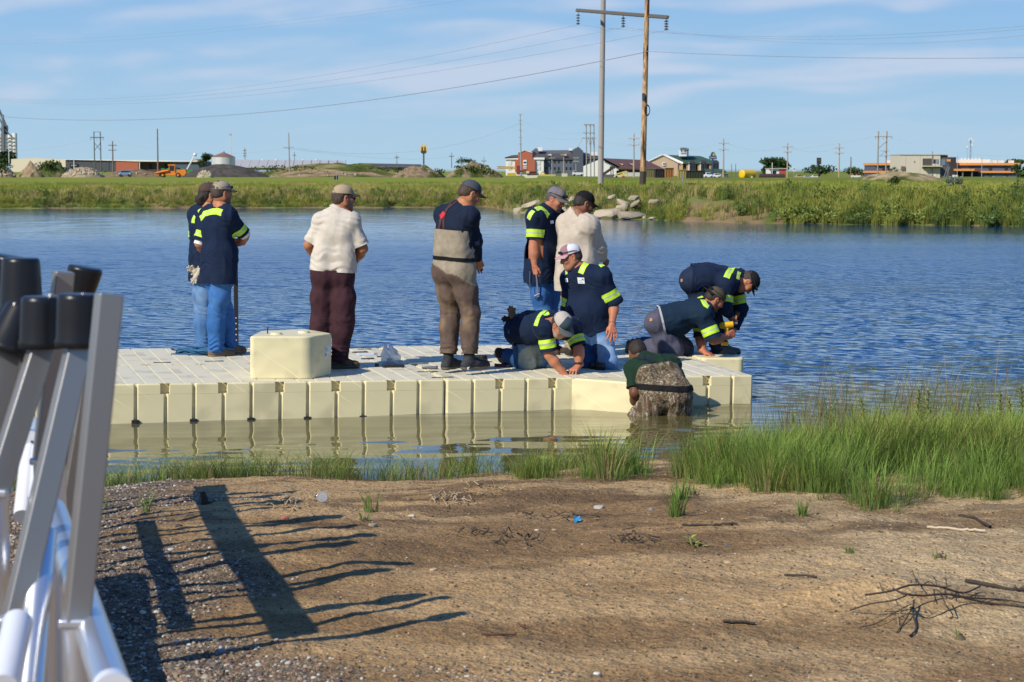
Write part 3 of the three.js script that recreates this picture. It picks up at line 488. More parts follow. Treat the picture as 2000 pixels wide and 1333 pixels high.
function handPrims(w, dir, palm, thumb, { curl = 0.35, curls, s = 1, spread = 0.06, tc = 0.3 } = {}) { // w wrist; dir along the fingers; palm: out of the palm; thumb: towards the thumb
  const y = dir.clone().normalize(), z = palm.clone().addScaledVector(y, -palm.dot(y)).normalize(), x = y.clone().cross(z); if (x.dot(thumb) < 0) x.negate();
  const L = (a, b, c) => w.clone().addScaledVector(x, a * s).addScaledVector(y, b * s).addScaledVector(z, c * s), out = [cone(L(0, -0.035, 0), L(0, 0.012, 0), 0.029 * s, 0.026 * s, 0.02)];
  const base = [[0.029, 0.088, 0.074, 0.0094], [0.0098, 0.092, 0.082, 0.0097], [-0.0098, 0.088, 0.075, 0.0092], [-0.0285, 0.078, 0.059, 0.0083]];
  base.forEach(([bx, by, len, r], i) => {
    out.push(cone(L(bx * 0.55, 0.012, 0), L(bx, by, 0), 0.0135 * s, 0.0118 * s, 0.014)); const c = curls ? curls[i] : curl; let px = bx, py = by, pz = 0, a = 0; const sx = (1.5 - i) * spread;
    for (const [f, g] of [[0.45, 0.9], [0.30, 1.25], [0.25, 0.8]]) { a += c * g; const qx = px + sx * len * f, qy = py + Math.cos(a) * len * f, qz = pz + Math.sin(a) * len * f; out.push(cone(L(px, py, pz), L(qx, qy, qz), r * s, r * 0.88 * s, 0.004)); px = qx; py = qy; pz = qz; }
  });
  out.push(cone(L(0.016, 0.02, 0.004), L(0.040, 0.050, 0.012 + tc * 0.02), 0.0150 * s, 0.0118 * s, 0.012), cone(L(0.040, 0.050, 0.012 + tc * 0.02), L(0.050 - tc * 0.02, 0.078, 0.016 + tc * 0.045), 0.0112 * s, 0.0100 * s, 0.004), cone(L(0.050 - tc * 0.02, 0.078, 0.016 + tc * 0.045), L(0.050 - tc * 0.045, 0.100, 0.018 + tc * 0.07), 0.0098 * s, 0.0082 * s, 0.004));
  return out;
}
const W3 = (v) => V(v[0], v[1], -v[2]).normalize(); // a direction given as [right, up, away]
const SKIN = new THREE.MeshPhysicalMaterial({ vertexColors: true, roughness: 0.5, specularIntensity: 0.5, side: THREE.DoubleSide });
const clothMat = {};
const weave = colorMap(64, 64, (u, v, i, j) => { const q = 0.5 + 0.35 * ((i + j) % 4 < 2 ? 1 : -1) * 0.5 + HASH[(i * 31 + j * 977) & 65535] * 0.2; return [q, q, q]; }); void weave;
const CLOTH = new THREE.MeshPhysicalMaterial({ vertexColors: true, roughness: 0.88, specularIntensity: 0.25, sheen: 0.35, sheenRoughness: 0.6, sheenColor: RGB(0.35, 0.35, 0.38), side: THREE.DoubleSide });
const RUGGED = new THREE.MeshPhysicalMaterial({ vertexColors: true, roughness: 0.8, specularIntensity: 0.3, side: THREE.DoubleSide });
const LENS = std(0.01, 0.01, 0.012, 0.08), BLACKPL = std(0.015, 0.015, 0.016, 0.35);

function cap(base, c, X, Y, Z, s, o, parent) { // baseball cap: o.crown, o.front, o.brim colours, o.back: worn backwards, o.tilt
  const g = new THREE.Group(), flip = o.back ? -1 : 1; const S = 1.0 * s, nT = 40, nP = 12, dome = (t0, t1, push) => {
    const pos = [], idx = [], n = Math.round(nT * (t1 - t0) / 6.2832) + 1;
    for (let j = 0; j <= nP; j++) for (let i = 0; i < n; i++) { const t = mix(t0, t1, i / (n - 1)), ph = j / nP * Math.PI / 2, cs = Math.pow(Math.cos(ph), 0.80), seam = 1 - 0.012 * Math.exp(-((((t / (Math.PI / 3)) % 1 + 1) % 1 - 0.5) ** 2) * 300) ;
      const fr = Math.max(0, Math.cos(t - Math.PI / 2)), high = (o.high ?? 0) * fr * Math.sin(ph * 2) * 0.012; pos.push(Math.cos(t) * (0.0865 + push) * cs * seam, Math.sin(ph) * (0.088 + push) + high, Math.sin(t) * (0.104 + push) * cs * seam + high); }
    for (let j = 0; j < nP; j++) for (let i = 0; i < n - 1; i++) { const a = j * n + i, b = a + n; idx.push(a, b, a + 1, a + 1, b, b + 1); }
    return geoFrom(pos, idx);
  };
  const mat = (q) => { const key = q.join(); return clothMat[key] ??= std(...q, 0.85, { specularIntensity: 0.3 }); };
  const crown = new THREE.Mesh(dome(Math.PI * 0.85, Math.PI * 2.15, 0), mat(o.crown)); crown.name = 'cap'; 
  const front = M('front_panel', dome(Math.PI * 0.14, Math.PI * 0.86, 0.0006), mat(o.front ?? o.crown), crown); void front;
  { const pos = [], idx = [], n = 22, m = 8; for (const top of [0, 1]) for (let j = 0; j <= m; j++) for (let i = 0; i <= n; i++) { const t = mix(-1.12, 1.12, i / n), r = j / m, ex = Math.sin(t) * (0.0865 + r * 0.010), ez = Math.cos(t) * 0.104 + r * 0.066 * Math.pow(Math.cos(t * 0.92), 0.55), y = 0.003 - r * 0.012 - (Math.sin(t) ** 2) * 0.022 * (0.35 + r * 0.65) + top * 0.0045; pos.push(ex, y, ez); }
    const N = (n + 1) * (m + 1); for (const top of [0, 1]) for (let j = 0; j < m; j++) for (let i = 0; i < n; i++) { const a = top * N + j * (n + 1) + i, b = a + n + 1; top ? idx.push(a, b, a + 1, a + 1, b, b + 1) : idx.push(a, a + 1, b, a + 1, b + 1, b); }
    for (let i = 0; i < n; i++) { const a = m * (n + 1) + i; idx.push(a, a + 1, a + N, a + 1, a + N + 1, a + N); } M('brim', geoFrom(pos, idx), mat(o.brim ?? o.crown), crown); }
  M('button', new THREE.SphereGeometry(0.008, 10, 6).translate(0, 0.089, 0), mat(o.button ?? o.crown), crown);
  M('sweatband', new THREE.TorusGeometry(1, 0.035, 6, 40).scale(0.0865, 0.104, 0.09).rotateX(Math.PI / 2).translate(0, 0.003, 0), mat(o.band ?? o.crown.map((q) => q * 0.7)), crown);
  // opening at the back with its strap
  { const sh = new THREE.Shape(); sh.absarc(0, 0, 0.026, 0, Math.PI); sh.lineTo(0.026, 0); const op = new THREE.ShapeGeometry(sh, 10); const p = op.attributes.position; for (let i = 0; i < p.count; i++) { const x = p.getX(i), y = p.getY(i) + 0.016, ph = Math.asin(clamp(y / 0.088, 0, 1)), cs = Math.pow(Math.cos(ph), 0.8), q = Math.sqrt(Math.max(0, 1 - (x / (0.0865 * cs)) ** 2)); p.setXYZ(i, x, y, -0.104 * cs * q - 0.0012); } op.computeVertexNormals();
    M('strap_opening', op, mat(o.opening ?? [0.03, 0.02, 0.015]), crown); }
  if (o.glasses) { const gl = new THREE.Group(); gl.name = 'sunglasses'; crown.add(gl);
    for (const sx of [-1, 1]) { M('lens', new THREE.SphereGeometry(0.027, 14, 8).scale(1, 0.62, 0.45).rotateY(sx * 0.35).translate(sx * 0.031, 0.030, 0.103), LENS, gl); M('temple', tube([V(sx * 0.058, 0.032, 0.092), V(sx * 0.082, 0.030, 0.05), V(sx * 0.092, 0.026, -0.01), V(sx * 0.088, 0.014, -0.045)], 0.0032, 6), BLACKPL, gl); } }
  const tilt = o.tilt ?? 0, m = new THREE.Matrix4().makeBasis(X.clone().multiplyScalar(flip), Y, Z.clone().multiplyScalar(flip)).multiply(new THREE.Matrix4().makeRotationX(tilt * flip)).setPosition(c.clone().addScaledVector(Y, (o.lift ?? 0.040) * s).addScaledVector(Z, -0.010 * s).sub(base));
  crown.applyMatrix4(m.multiply(new THREE.Matrix4().makeScale(S, S, S))); crown.castShadow = crown.receiveShadow = true; parent.add(crown); void g; return crown;
}
function glassesOn(base, c, X, Y, Z, s, parent, tint = LENS) { const g = new THREE.Group(); g.name = 'glasses'; for (const sx of [-1, 1]) { M('lens', new THREE.SphereGeometry(0.023, 14, 8).scale(1, 0.75, 0.18).translate(sx * 0.033, 0.002, 0.100), tint, g); M('temple', tube([V(sx * 0.056, 0.006, 0.096), V(sx * 0.079, 0.008, 0.05), V(sx * 0.084, 0.006, -0.005), V(sx * 0.082, -0.006, -0.02)], 0.002, 5), BLACKPL, g); } M('bridge', bar(V(-0.012, 0.004, 0.105), V(0.012, 0.004, 0.105), 0.002), BLACKPL, g); g.applyMatrix4(new THREE.Matrix4().makeBasis(X, Y, Z).setPosition(c.clone().sub(base)).multiply(new THREE.Matrix4().makeScale(s, s, s))); parent.add(g); }
function boot(base, an, to, o, parent, up = V(0, 1, 0)) { // ankle joint and the ball of the foot; sole lies on «up»
  const f = to.clone().sub(an); f.addScaledVector(up, -f.dot(up)).normalize(); const k = o.size ?? 1, A = (x, y, z = 0) => an.clone().addScaledVector(f, x * k).addScaledVector(up, y * k);
  const sole = -0.085, pr = (e) => [[cone(A(-0.005, 0.0), an.clone().addScaledVector(o.shaftDir ?? up, (o.shaft ?? 0.09) * k), 0.050 + e, 0.054 + e, 0.04), cone(A(-0.035, -0.045), A(0.06, -0.035), 0.043 + e, 0.045 + e, 0.04), cone(A(0.06, -0.04), A(0.165, -0.050), 0.044 + e, 0.036 + e, 0.04), ball(A(-0.04, -0.05), 0.042 + e, 0.03)]];
  const bot = A(0, sole), up2 = up; const c = o.color ?? [0.03, 0.03, 0.033];
  const g = meshField(pr(0), 0.010, { cut: (x, y, z) => -planeAt(bot, up2)(x, y, z) + 0.012, disp: (x, y, z) => noise(x * 45, y * 45, z * 45) * 0.0025 + Math.sin(planeAt(bot, up2)(x, y, z) * 190) * 0.001, color: (x, y, z) => { const n = noise(x * 30, y * 30, z * 30) * 0.25 + noise(x * 90, y * 90, z * 90) * 0.15; return c.map((q) => q * (1 + n)); } });
  const m = M(o.name ?? 'boot', g.translate(-base.x, -base.y, -base.z), RUGGED, parent); const hS = planeAt(bot, up2);
  const sg = meshField(pr(0.006), 0.010, { cut: (x, y, z) => Math.max(-hS(x, y, z), hS(x, y, z) - 0.030) }); M('sole', sg.translate(-base.x, -base.y, -base.z), std(...(o.sole ?? [0.02, 0.018, 0.016]), 0.8), m); return m;
}
// ---------------------------------------------------------------- one person from joints seen in the photograph: [px, py, metres behind the base depth]
function person(o) {
  const D = o.depth, J = {}; for (const k in o.j) { const [px, py, dz = 0] = o.j[k]; J[k] = at(px, py, D + dz); }
  const base = o.base.clone(), th = thing('person', o.label, 'person', base); const b = o.build ?? 1, belly = o.belly ?? 0, hs = o.headScale ?? 1.0;
  const put = (name, geo, mat, parent = th) => { geo.translate(-base.x, -base.y, -base.z); return M(name, geo, mat, parent); };
  const Z = W3(o.face), Y0 = o.headUp ? W3(o.headUp) : V(0, 1, 0), Y = Y0.clone().addScaledVector(Z, -Y0.dot(Z)).normalize(), X = Y.clone().cross(Z);
  const hipC = J.hipL.clone().add(J.hipR).multiplyScalar(0.5), shC = J.shL.clone().add(J.shR).multiplyScalar(0.5), axis = shC.clone().sub(hipC), tl = axis.length(); axis.normalize();
  const across = J.shR.clone().sub(J.shL).normalize(), F = o.chest ? W3(o.chest) : axis.clone().cross(across).normalize(); // F: out of the chest
  if (!o.chest && F.dot(W3(o.bodyFace ?? o.face)) < 0) F.negate();
  const lerp = (a, c, t) => a.clone().lerp(c, t), mv = (p, f = 0, a = 0) => p.clone().addScaledVector(F, f).addScaledVector(axis, a);
  const hunch = o.hunch ?? 0, chL = mv(lerp(J.shL, J.shR, 0.27), -0.012 - hunch * 0.4, -0.11), chR = mv(lerp(J.shL, J.shR, 0.73), -0.012 - hunch * 0.4, -0.11), mid = mv(lerp(hipC, shC, 0.42), -hunch, 0), hx = J.hipR.clone().sub(J.hipL).normalize(), waL = mid.clone().addScaledVector(hx, -0.085 * b), waR = mid.clone().addScaledVector(hx, 0.085 * b);
  const torso = (e, seat = true) => [cone(chL, waL, (0.109 + e) * b, (0.096 + e) * b, 0.07), cone(chR, waR, (0.109 + e) * b, (0.096 + e) * b, 0.07), cone(waL, mv(J.hipL, -0.01, 0.02), (0.096 + e) * b, (0.102 + e) * b, 0.07), cone(waR, mv(J.hipR, -0.01, 0.02), (0.096 + e) * b, (0.102 + e) * b, 0.07),
    cone(J.shL, mv(lerp(J.shL, J.shR, 0.35), 0, 0.0), 0.074 * b + e, 0.09 * b + e, 0.06), cone(J.shR, mv(lerp(J.shR, J.shL, 0.35), 0, 0.0), 0.074 * b + e, 0.09 * b + e, 0.06), cone(J.neck, J.shL, 0.055 + e * 0.6, 0.060 * b + e * 0.8, 0.07), cone(J.neck, J.shR, 0.055 + e * 0.6, 0.060 * b + e * 0.8, 0.07),
    ...(belly ? [ball(mv(lerp(hipC, shC, 0.32), 0.05 + belly * 0.6), (0.095 + belly * 0.6) * b + e, 0.12)] : [])];
  const arm = (s, e, e2 = e) => { const sh = J['sh' + s], el = J['el' + s], wr = J['wr' + s]; return [cone(sh, el, 0.060 * b + e, 0.046 * b + e2, 0.05)]; };
  const fore = (s) => { const el = J['el' + s], wr = J['wr' + s]; return [cone(el, lerp(el, wr, 0.35), 0.044 * b, 0.047 * b, 0.03), cone(lerp(el, wr, 0.35), wr, 0.047 * b, 0.030, 0.03)]; };
  const leg = (s, e0, e1, e2, calf = true) => { const h = J['hip' + s], k = J['kn' + s], a = J['an' + s]; const m5 = lerp(h, k, 0.5), q = [cone(h, m5, 0.088 * b + e0, 0.078 * b + (e0 + e1) / 2, 0.05), cone(m5, k, 0.078 * b + (e0 + e1) / 2, 0.058 * b + e1, 0.05), cone(k, a, 0.058 * b + e1, 0.040 + e2, 0.04)]; if (calf) q.push(ball(lerp(k, a, 0.30).addScaledVector(o.calfDir ? W3(o.calfDir) : F, -0.02), 0.051 * b + e1 * 0.8, 0.06)); return q; };
  const segD = (a, c) => { const d = c.clone().sub(a), L2 = d.lengthSq(); return (x, y, z) => { const t = clamp(((x - a.x) * d.x + (y - a.y) * d.y + (z - a.z) * d.z) / L2); return Math.hypot(x - a.x - d.x * t, y - a.y - d.y * t, z - a.z - d.z * t); }; };
  const dTorso = segD(hipC, shC), hipBar = segD(J.hipL, J.hipR), dThigh = { L: segD(J.hipL, J.knL), R: segD(J.hipR, J.knR) }, dArm = { L: segD(J.shL, J.elL), R: segD(J.shR, J.elR) }, dFore = { L: segD(J.elL, J.wrL), R: segD(J.elR, J.wrR) };
  const ofTorso = (x, y, z) => Math.min(dTorso(x, y, z), hipBar(x, y, z)) - 0.155 * b < Math.min(dArm.L(x, y, z), dArm.R(x, y, z), dFore.L(x, y, z), dFore.R(x, y, z)) - 0.07;
  const notThigh = (x, y, z) => Math.min(dTorso(x, y, z) - 0.02, hipBar(x, y, z) - 0.06) < Math.min(dThigh.L(x, y, z), dThigh.R(x, y, z));
  const ofArm = (s) => (x, y, z) => dTorso(x, y, z) - 0.155 * b > Math.min(dArm[s](x, y, z), dFore[s](x, y, z)) - 0.075;
  // ---- body: one skin surface, head and hands on finer grids
  const nk = J.head.clone().addScaledVector(Y, -0.055 * hs).addScaledVector(Z, -0.018 * hs), parts = [];
  const flat = (p) => () => p;
  parts.push(meshField([torso(0).concat([cone(mv(J.neck, 0, -0.03), nk, 0.062, 0.056 * hs, 0.05)], ...['L', 'R'].flatMap((s) => [arm(s, 0), fore(s)])), ...(o.noLegs ? [] : [leg('L', 0, 0, 0), leg('R', 0, 0, 0)])], 0.014, { joinK: 0.02, color: (x, y, z) => { const n = 1 + 0.10 * noise(x * 30, y * 30, z * 30); return o.skin.map((q) => q * n); } }));
  parts.push(meshField([headPrims(J.head, X, Y, Z, hs).concat([cone(nk, lerp(nk, J.neck, 0.45), 0.057 * hs, 0.058 * hs, 0.03)])], 0.0058, { color: headColor(J.head, X, Y, Z, o.skin, o.facial ?? {}, hs) }));
  for (const s of ['L', 'R']) { const h = o.hands?.[s]; if (h === null) continue; const w = J['wr' + s], d = h?.to ? at(h.to[0], h.to[1], D + (h.to[2] ?? o.j['wr' + s][2] ?? 0)).sub(w) : h?.dir ? W3(h.dir) : w.clone().sub(J['el' + s]); const palm = h?.palm ? W3(h.palm) : hipC.clone().sub(w), thumb = h?.thumb ? W3(h.thumb) : F.clone();
    parts.push(meshField([handPrims(w, d, palm, thumb, h?.opt ?? {})], 0.0042, { color: (x, y, z) => { const n = 1 + 0.12 * noise(x * 60, y * 60, z * 60); return [o.skin[0] * n * 1.05, o.skin[1] * n * 0.95, o.skin[2] * n * 0.95]; } })); }
  put('body', mergeGeometries(parts), SKIN);
  // ---- trousers
  const seed = o.seed ?? 1;
  const wr = (amp, sc, s2 = 2.2) => (x, y, z) => (noise(x * sc, y * sc * 0.6, z * sc + seed * 7) + 0.45 * noise(x * sc * s2, y * sc * s2 * 0.7, z * sc * s2)) * amp;
  const bones = (list) => list.filter(Boolean);
  if (o.legs) { const q = o.legs, e = q.ease ?? [0.016, 0.022, 0.034];
    const foldAt = ['L', 'R'].flatMap((s) => [[J['kn' + s], 0.10, 0.006], [J['an' + s], 0.13, q.stack ?? 0.009]]);
    const w0 = wr(q.wrinkle ?? 0.006, 13), drape = q.drape ?? 0.008, disp = (x, y, z) => { let d = w0(x, y, z) + drape * (0.35 - Math.abs(noise(x * 15, y * 4.2 + x * 3, z * 15 + seed * 3))); for (const [p, r, a] of foldAt) { const l = Math.hypot(x - p.x, y - p.y, z - p.z); if (l < r * 1.6) { const f = smooth(r * 1.6, r * 0.3, l); d += a * f * Math.sin(((y - p.y) + 0.25 * (x - p.x) + noise(x * 9, y * 9, z * 9 + seed) * 0.06) * 125); } } return d; };
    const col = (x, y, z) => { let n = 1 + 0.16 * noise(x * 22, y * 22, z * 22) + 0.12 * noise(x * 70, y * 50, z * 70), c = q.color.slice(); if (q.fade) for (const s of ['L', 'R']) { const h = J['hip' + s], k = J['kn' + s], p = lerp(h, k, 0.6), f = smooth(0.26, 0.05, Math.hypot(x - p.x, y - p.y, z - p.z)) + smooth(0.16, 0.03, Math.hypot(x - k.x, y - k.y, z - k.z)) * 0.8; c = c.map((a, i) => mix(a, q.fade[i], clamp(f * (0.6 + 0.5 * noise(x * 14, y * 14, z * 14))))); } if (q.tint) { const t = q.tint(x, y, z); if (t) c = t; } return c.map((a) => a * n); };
    const pelvis = [cone(mv(J.hipL, -0.012, 0.02), mv(J.hipR, -0.012, 0.02), 0.104 * b + e[0], 0.104 * b + e[0], 0.05), cone(mv(J.hipL, -0.0, 0.0), waL, 0.100 * b + e[0], 0.096 * b + e[0], 0.06), cone(mv(J.hipR, -0.0, 0.0), waR, 0.100 * b + e[0], 0.096 * b + e[0], 0.06), ...(q.bib ? [cone(waL, chL, 0.100 * b + e[0], 0.111 * b + e[0], 0.06), cone(waR, chR, 0.100 * b + e[0], 0.111 * b + e[0], 0.06)] : [])];
    let g = meshField([pelvis, leg('L', ...e), leg('R', ...e)], q.cell ?? 0.0125, { joinK: 0.035, disp, color: col });
    g = clip(g, planeAt(mv(hipC, 0, q.top ?? (o.shirt ? (o.shirt.hem ?? -0.1) + 0.035 : 0.14)), axis.clone().negate()), notThigh);
    for (const s of ['L', 'R']) { const k = J['kn' + s], a = J['an' + s], d = k.clone().sub(a).normalize(), h = a.clone().addScaledVector(d, q.hem ?? -0.035); g = clip(g, planeAt(h, d), nearBone(k, a, 0.135, 0.7, 1.7)); }
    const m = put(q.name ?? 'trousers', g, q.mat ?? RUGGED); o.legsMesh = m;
    if (q.patch) { const h = hits(m.geometry, V(0, EYE, 0).sub(base), ray(...q.patch.at).normalize()); if (h) { const p = M(q.patch.name ?? 'leather_patch', new THREE.BoxGeometry(q.patch.size[0], q.patch.size[1], 0.003), std(...q.patch.color, 0.6), m); p.position.copy(h.p).addScaledVector(h.n, 0.003); p.lookAt(h.p.clone().add(h.n).add(base)); p.rotateZ(q.patch.turn ?? 0); } }
  }
  // ---- shirt
  if (o.shirt) { const q = o.shirt, e = q.ease ?? 0.022, st = { L: q.sleeve ?? 0.9, R: q.sleeve ?? 0.9 }; const full = q.long;
    const sleeves = (s) => full ? [cone(J['sh' + s], J['el' + s], 0.064 * b + e, 0.050 * b + e, 0.05), cone(J['el' + s], J['wr' + s], 0.050 * b + e * 0.9, 0.034 + e * 0.7, 0.04)] : [cone(J['sh' + s], J['el' + s], 0.061 * b + e * 0.65, 0.054 * b + e * 0.9, 0.05)];
    const hemP = mv(hipC, 0, q.hem ?? -0.10), skirt = [cone(mv(waL, 0, -0.02), mv(J.hipL, -0.004, -0.10), 0.098 * b + e, 0.106 * b + e + (q.flare ?? 0.014), 0.07), cone(mv(waR, 0, -0.02), mv(J.hipR, -0.004, -0.10), 0.098 * b + e, 0.106 * b + e + (q.flare ?? 0.014), 0.07)];
    const folds = ['L', 'R'].flatMap((s) => [[J['el' + s], 0.11, 0.007], [lerp(J['sh' + s], shC, 0.25), 0.14, 0.006]]).concat([[mv(lerp(hipC, shC, 0.2), 0), 0.2, q.waistFold ?? 0.008]]);
    const w0 = wr(q.wrinkle ?? 0.007, 10), drape = q.drape ?? 0.014, ax = axis, disp = (x, y, z) => { const u = x * ax.x + y * ax.y + z * ax.z, X2 = x - ax.x * u * 0.72, Y2 = y - ax.y * u * 0.72, Z2 = z - ax.z * u * 0.72; let d = w0(x, y, z) + drape * (0.32 - Math.abs(noise(X2 * 13 + seed, Y2 * 13, Z2 * 13))) * 1.0; for (const [p, r, a] of folds) { const l = Math.hypot(x - p.x, y - p.y, z - p.z); if (l < r * 1.5) d += a * smooth(r * 1.5, r * 0.3, l) * Math.sin(((y - p.y) + 0.5 * (x - p.x) + noise(x * 7, y * 7, z * 7 + seed) * 0.16) * 90); } return d; };
    const col = (x, y, z) => { const n = 1 + 0.08 * noise(x * 9, y * 9, z * 9) + 0.07 * noise(x * 60, y * 60, z * 60); return q.color.map((a) => a * n); };
    let g = meshField([torso(e).concat(q.tucked ? [] : skirt), sleeves('L'), sleeves('R')], 0.0118, { joinK: q.armJoin ?? 0.035, disp, color: col });
    g = clip(g, planeAt(hemP, axis), ofTorso);
    const nd = nk.clone().sub(J.neck).normalize(); g = clip(g, planeAt(mv(J.neck, 0, 0).addScaledVector(nd, 0.045), nd.clone().negate()), (x, y, z) => Math.hypot(x - J.neck.x, y - J.neck.y, z - J.neck.z) < 0.16);
    for (const s of ['L', 'R']) { const a = J['sh' + s], el = J['el' + s], c = J['wr' + s]; if (full) { const d = el.clone().sub(c).normalize(); g = clip(g, planeAt(c.clone().addScaledVector(d, 0.015), d), nearBone(el, c, 0.1, 0.6, 1.8)); } else { const d = a.clone().sub(el).normalize(); const nb = nearBone(a, el, 0.108, 0.45, 1.4), oa = ofArm(s); g = clip(g, planeAt(lerp(a, el, st[s]), d), (x, y, z) => nb(x, y, z) && oa(x, y, z)); } }
    const m = put('shirt', g, q.mat ?? CLOTH); o.shirtMesh = m; const worldGeo = m.geometry.clone().translate(base.x, base.y, base.z);
    // sleeve tape, undershirt cuffs
    for (const s of ['L', 'R']) { const a = J['sh' + s], el = J['el' + s], d = el.clone().sub(a), nb = nearBone(a, el, 0.115, 0.3, 1.25), oa = ofArm(s), near = (x, y, z) => nb(x, y, z) && oa(x, y, z), nn = d.clone().normalize();
      if (q.tape) { const [t0, t1] = q.tape, tt = (t) => lerp(a, el, t), cutTo = (u, v, c) => { let k = clip(paint(worldGeo.clone(), c), (x, y, z) => near(x, y, z) ? 1 : -1); k = clip(k, planeAt(tt(u), nn)); return clip(k, planeAt(tt(v), nn.clone().negate())); }; const dt = t1 - t0;
        const band = inflate(mergeGeometries([cutTo(t0, t0 + dt * 0.42, LIME), cutTo(t0 + dt * 0.42, t0 + dt * 0.58, SILVER), cutTo(t0 + dt * 0.58, t1, LIME)]), 0.0035); put('reflective_tape', band, TAPE, m); }
      if (q.cuff) { const u0 = lerp(a, el, st[s] - 0.06), u1 = lerp(a, el, Math.min(st[s] + 0.13, 1.05)); put('undershirt_cuff', new THREE.CylinderGeometry(0.061 * b, 0.058 * b, u0.distanceTo(u1), 20, 1, true).applyQuaternion(new THREE.Quaternion().setFromUnitVectors(V(0, -1, 0), nn)).translate((u0.x + u1.x) / 2, (u0.y + u1.y) / 2, (u0.z + u1.z) / 2), std(0.75, 0.75, 0.76, 0.85), m); }
      if (q.rolled && !full) { const u = lerp(a, el, st[s] - 0.02); const tg = new THREE.TorusGeometry(0.064 * b + e * 0.7, 0.016, 8, 26).scale(1, 1, 2.2).applyQuaternion(new THREE.Quaternion().setFromUnitVectors(V(0, 0, 1), nn)).translate(u.x, u.y, u.z); put('rolled_cuff', paint(bake(tg), q.color), q.mat ?? CLOTH, m); } }
    for (const t of q.ribbons ?? []) { const g2 = ribbon(worldGeo, t.pts, t.w ?? 0.05, base, t.colors, t.lift); if (g2) M(t.name ?? 'reflective_tape', g2, TAPE, m); }
    for (const t of q.patches ?? []) { const h = hits(worldGeo, V(0, EYE, 0), ray(...t.at).normalize()); if (!h) { console.log('patch missed'); continue; } const cv = document.createElement('canvas'); cv.width = 128; cv.height = Math.round(128 * t.size[1] / t.size[0]); const x = cv.getContext('2d'); t.draw(x, cv.width, cv.height); const tx = new THREE.CanvasTexture(cv); tx.colorSpace = THREE.SRGBColorSpace;
      const p = M(t.name ?? 'name_patch', new THREE.BoxGeometry(t.size[0], t.size[1], 0.003), new THREE.MeshStandardMaterial({ map: tx, roughness: 0.8 }), m); p.position.copy(h.p).addScaledVector(h.n, 0.008).sub(base); p.lookAt(p.position.clone().add(h.n).add(base)); p.rotateZ(t.turn ?? 0); }
    if (q.collar) { const pos = [], col2 = [], idx = [], n = 26, m2 = 4, c0 = J.neck.clone(), xx = across.clone().addScaledVector(nd, -across.dot(nd)).normalize(), zz = nd.clone().cross(xx); if (zz.dot(F) < 0) zz.negate();
      for (let j = 0; j <= m2; j++) for (let i = 0; i <= n; i++) { const t = mix(0.26, Math.PI * 2 - 0.26, i / n), r = j / m2, up = r < 0.5 ? r * 2 : 1 - (r - 0.5) * 1.5, out = r < 0.5 ? 0 : (r - 0.5) * 0.055, R = 0.068 + out + (1 - Math.cos(t)) * 0.003, fr = (1 + Math.cos(t)) / 2; const p = c0.clone().addScaledVector(xx, Math.sin(t) * R * 1.06).addScaledVector(zz, Math.cos(t) * R + 0.006).addScaledVector(nd, 0.010 + up * 0.040 - fr * 0.030); pos.push(p.x, p.y, p.z); col2.push(...q.color.map((v) => v * 1.05)); }
      for (let j = 0; j < m2; j++) for (let i = 0; i < n; i++) { const a = j * (n + 1) + i, c = a + n + 1; idx.push(a, a + 1, c, a + 1, c + 1, c); } put('collar', geoFrom(pos, idx, col2), q.mat ?? CLOTH, m); }
  }
  // ---- hair, cap, glasses, boots
  if (o.hair) { const q = o.hair, L = (x, y, z) => J.head.clone().addScaledVector(X, x * hs).addScaledVector(Y, y * hs).addScaledVector(Z, z * hs); let g = meshField([[ell(L(0, 0.030, -0.016), [0.082 * hs, 0.092 * hs, 0.100 * hs], [X, Y, Z], 0.02), ell(L(0, -0.02, -0.045), [0.072 * hs, (q.low ?? 0.055) * hs, 0.066 * hs], [X, Y, Z], 0.03), ...(q.extra ?? []).map(([x, y, z, r]) => ball(L(x, y, z), r, 0.02))]], 0.0075, { disp: (x, y, z) => noise(x * 80, y * 40, z * 80) * 0.0035, color: (x, y, z) => { const n = 1 + 0.5 * noise(x * 110, y * 50, z * 110); return q.color.map((a) => a * n); } });
    const pl = planeAt(L(0, 0, q.front ?? 0.018), Z.clone().negate().addScaledVector(Y, 0.35).normalize()); g = clip(g, pl); put('hair', g, std(1, 1, 1, 0.75, { vertexColors: true })); }
  if (o.cap) cap(base, J.head, X, Y, Z, hs * (o.cap.size ?? 1), o.cap, th);
  if (o.glasses) glassesOn(base, J.head, X, Y, Z, hs, th);
  for (const s of ['L', 'R']) if (o.boots && o.j['to' + s]) boot(base, J['an' + s], J['to' + s], { ...o.boots, shaftDir: J['kn' + s].clone().sub(J['an' + s]).normalize() }, th, o.boots['up' + s] ? W3(o.boots['up' + s]) : V(0, 1, 0));
  for (const s of o.sort ?? []) void s;
  const len = (a, c) => J[a].distanceTo(J[c]).toFixed(2); console.log(o.key, 'arm', len('shL', 'elL'), len('elL', 'wrL'), len('shR', 'elR'), len('elR', 'wrR'), 'leg', o.noLegs ? '' : [len('hipL', 'knL'), len('knL', 'anL'), len('hipR', 'knR'), len('knR', 'anR')].join(' '), 'torso', tl.toFixed(2), 'sh', len('shL', 'shR'), 'head', J.head.distanceTo(J.neck).toFixed(2));
  return { th, J, base, put, X, Y, Z, F, axis, hipC, shC, mv };
}
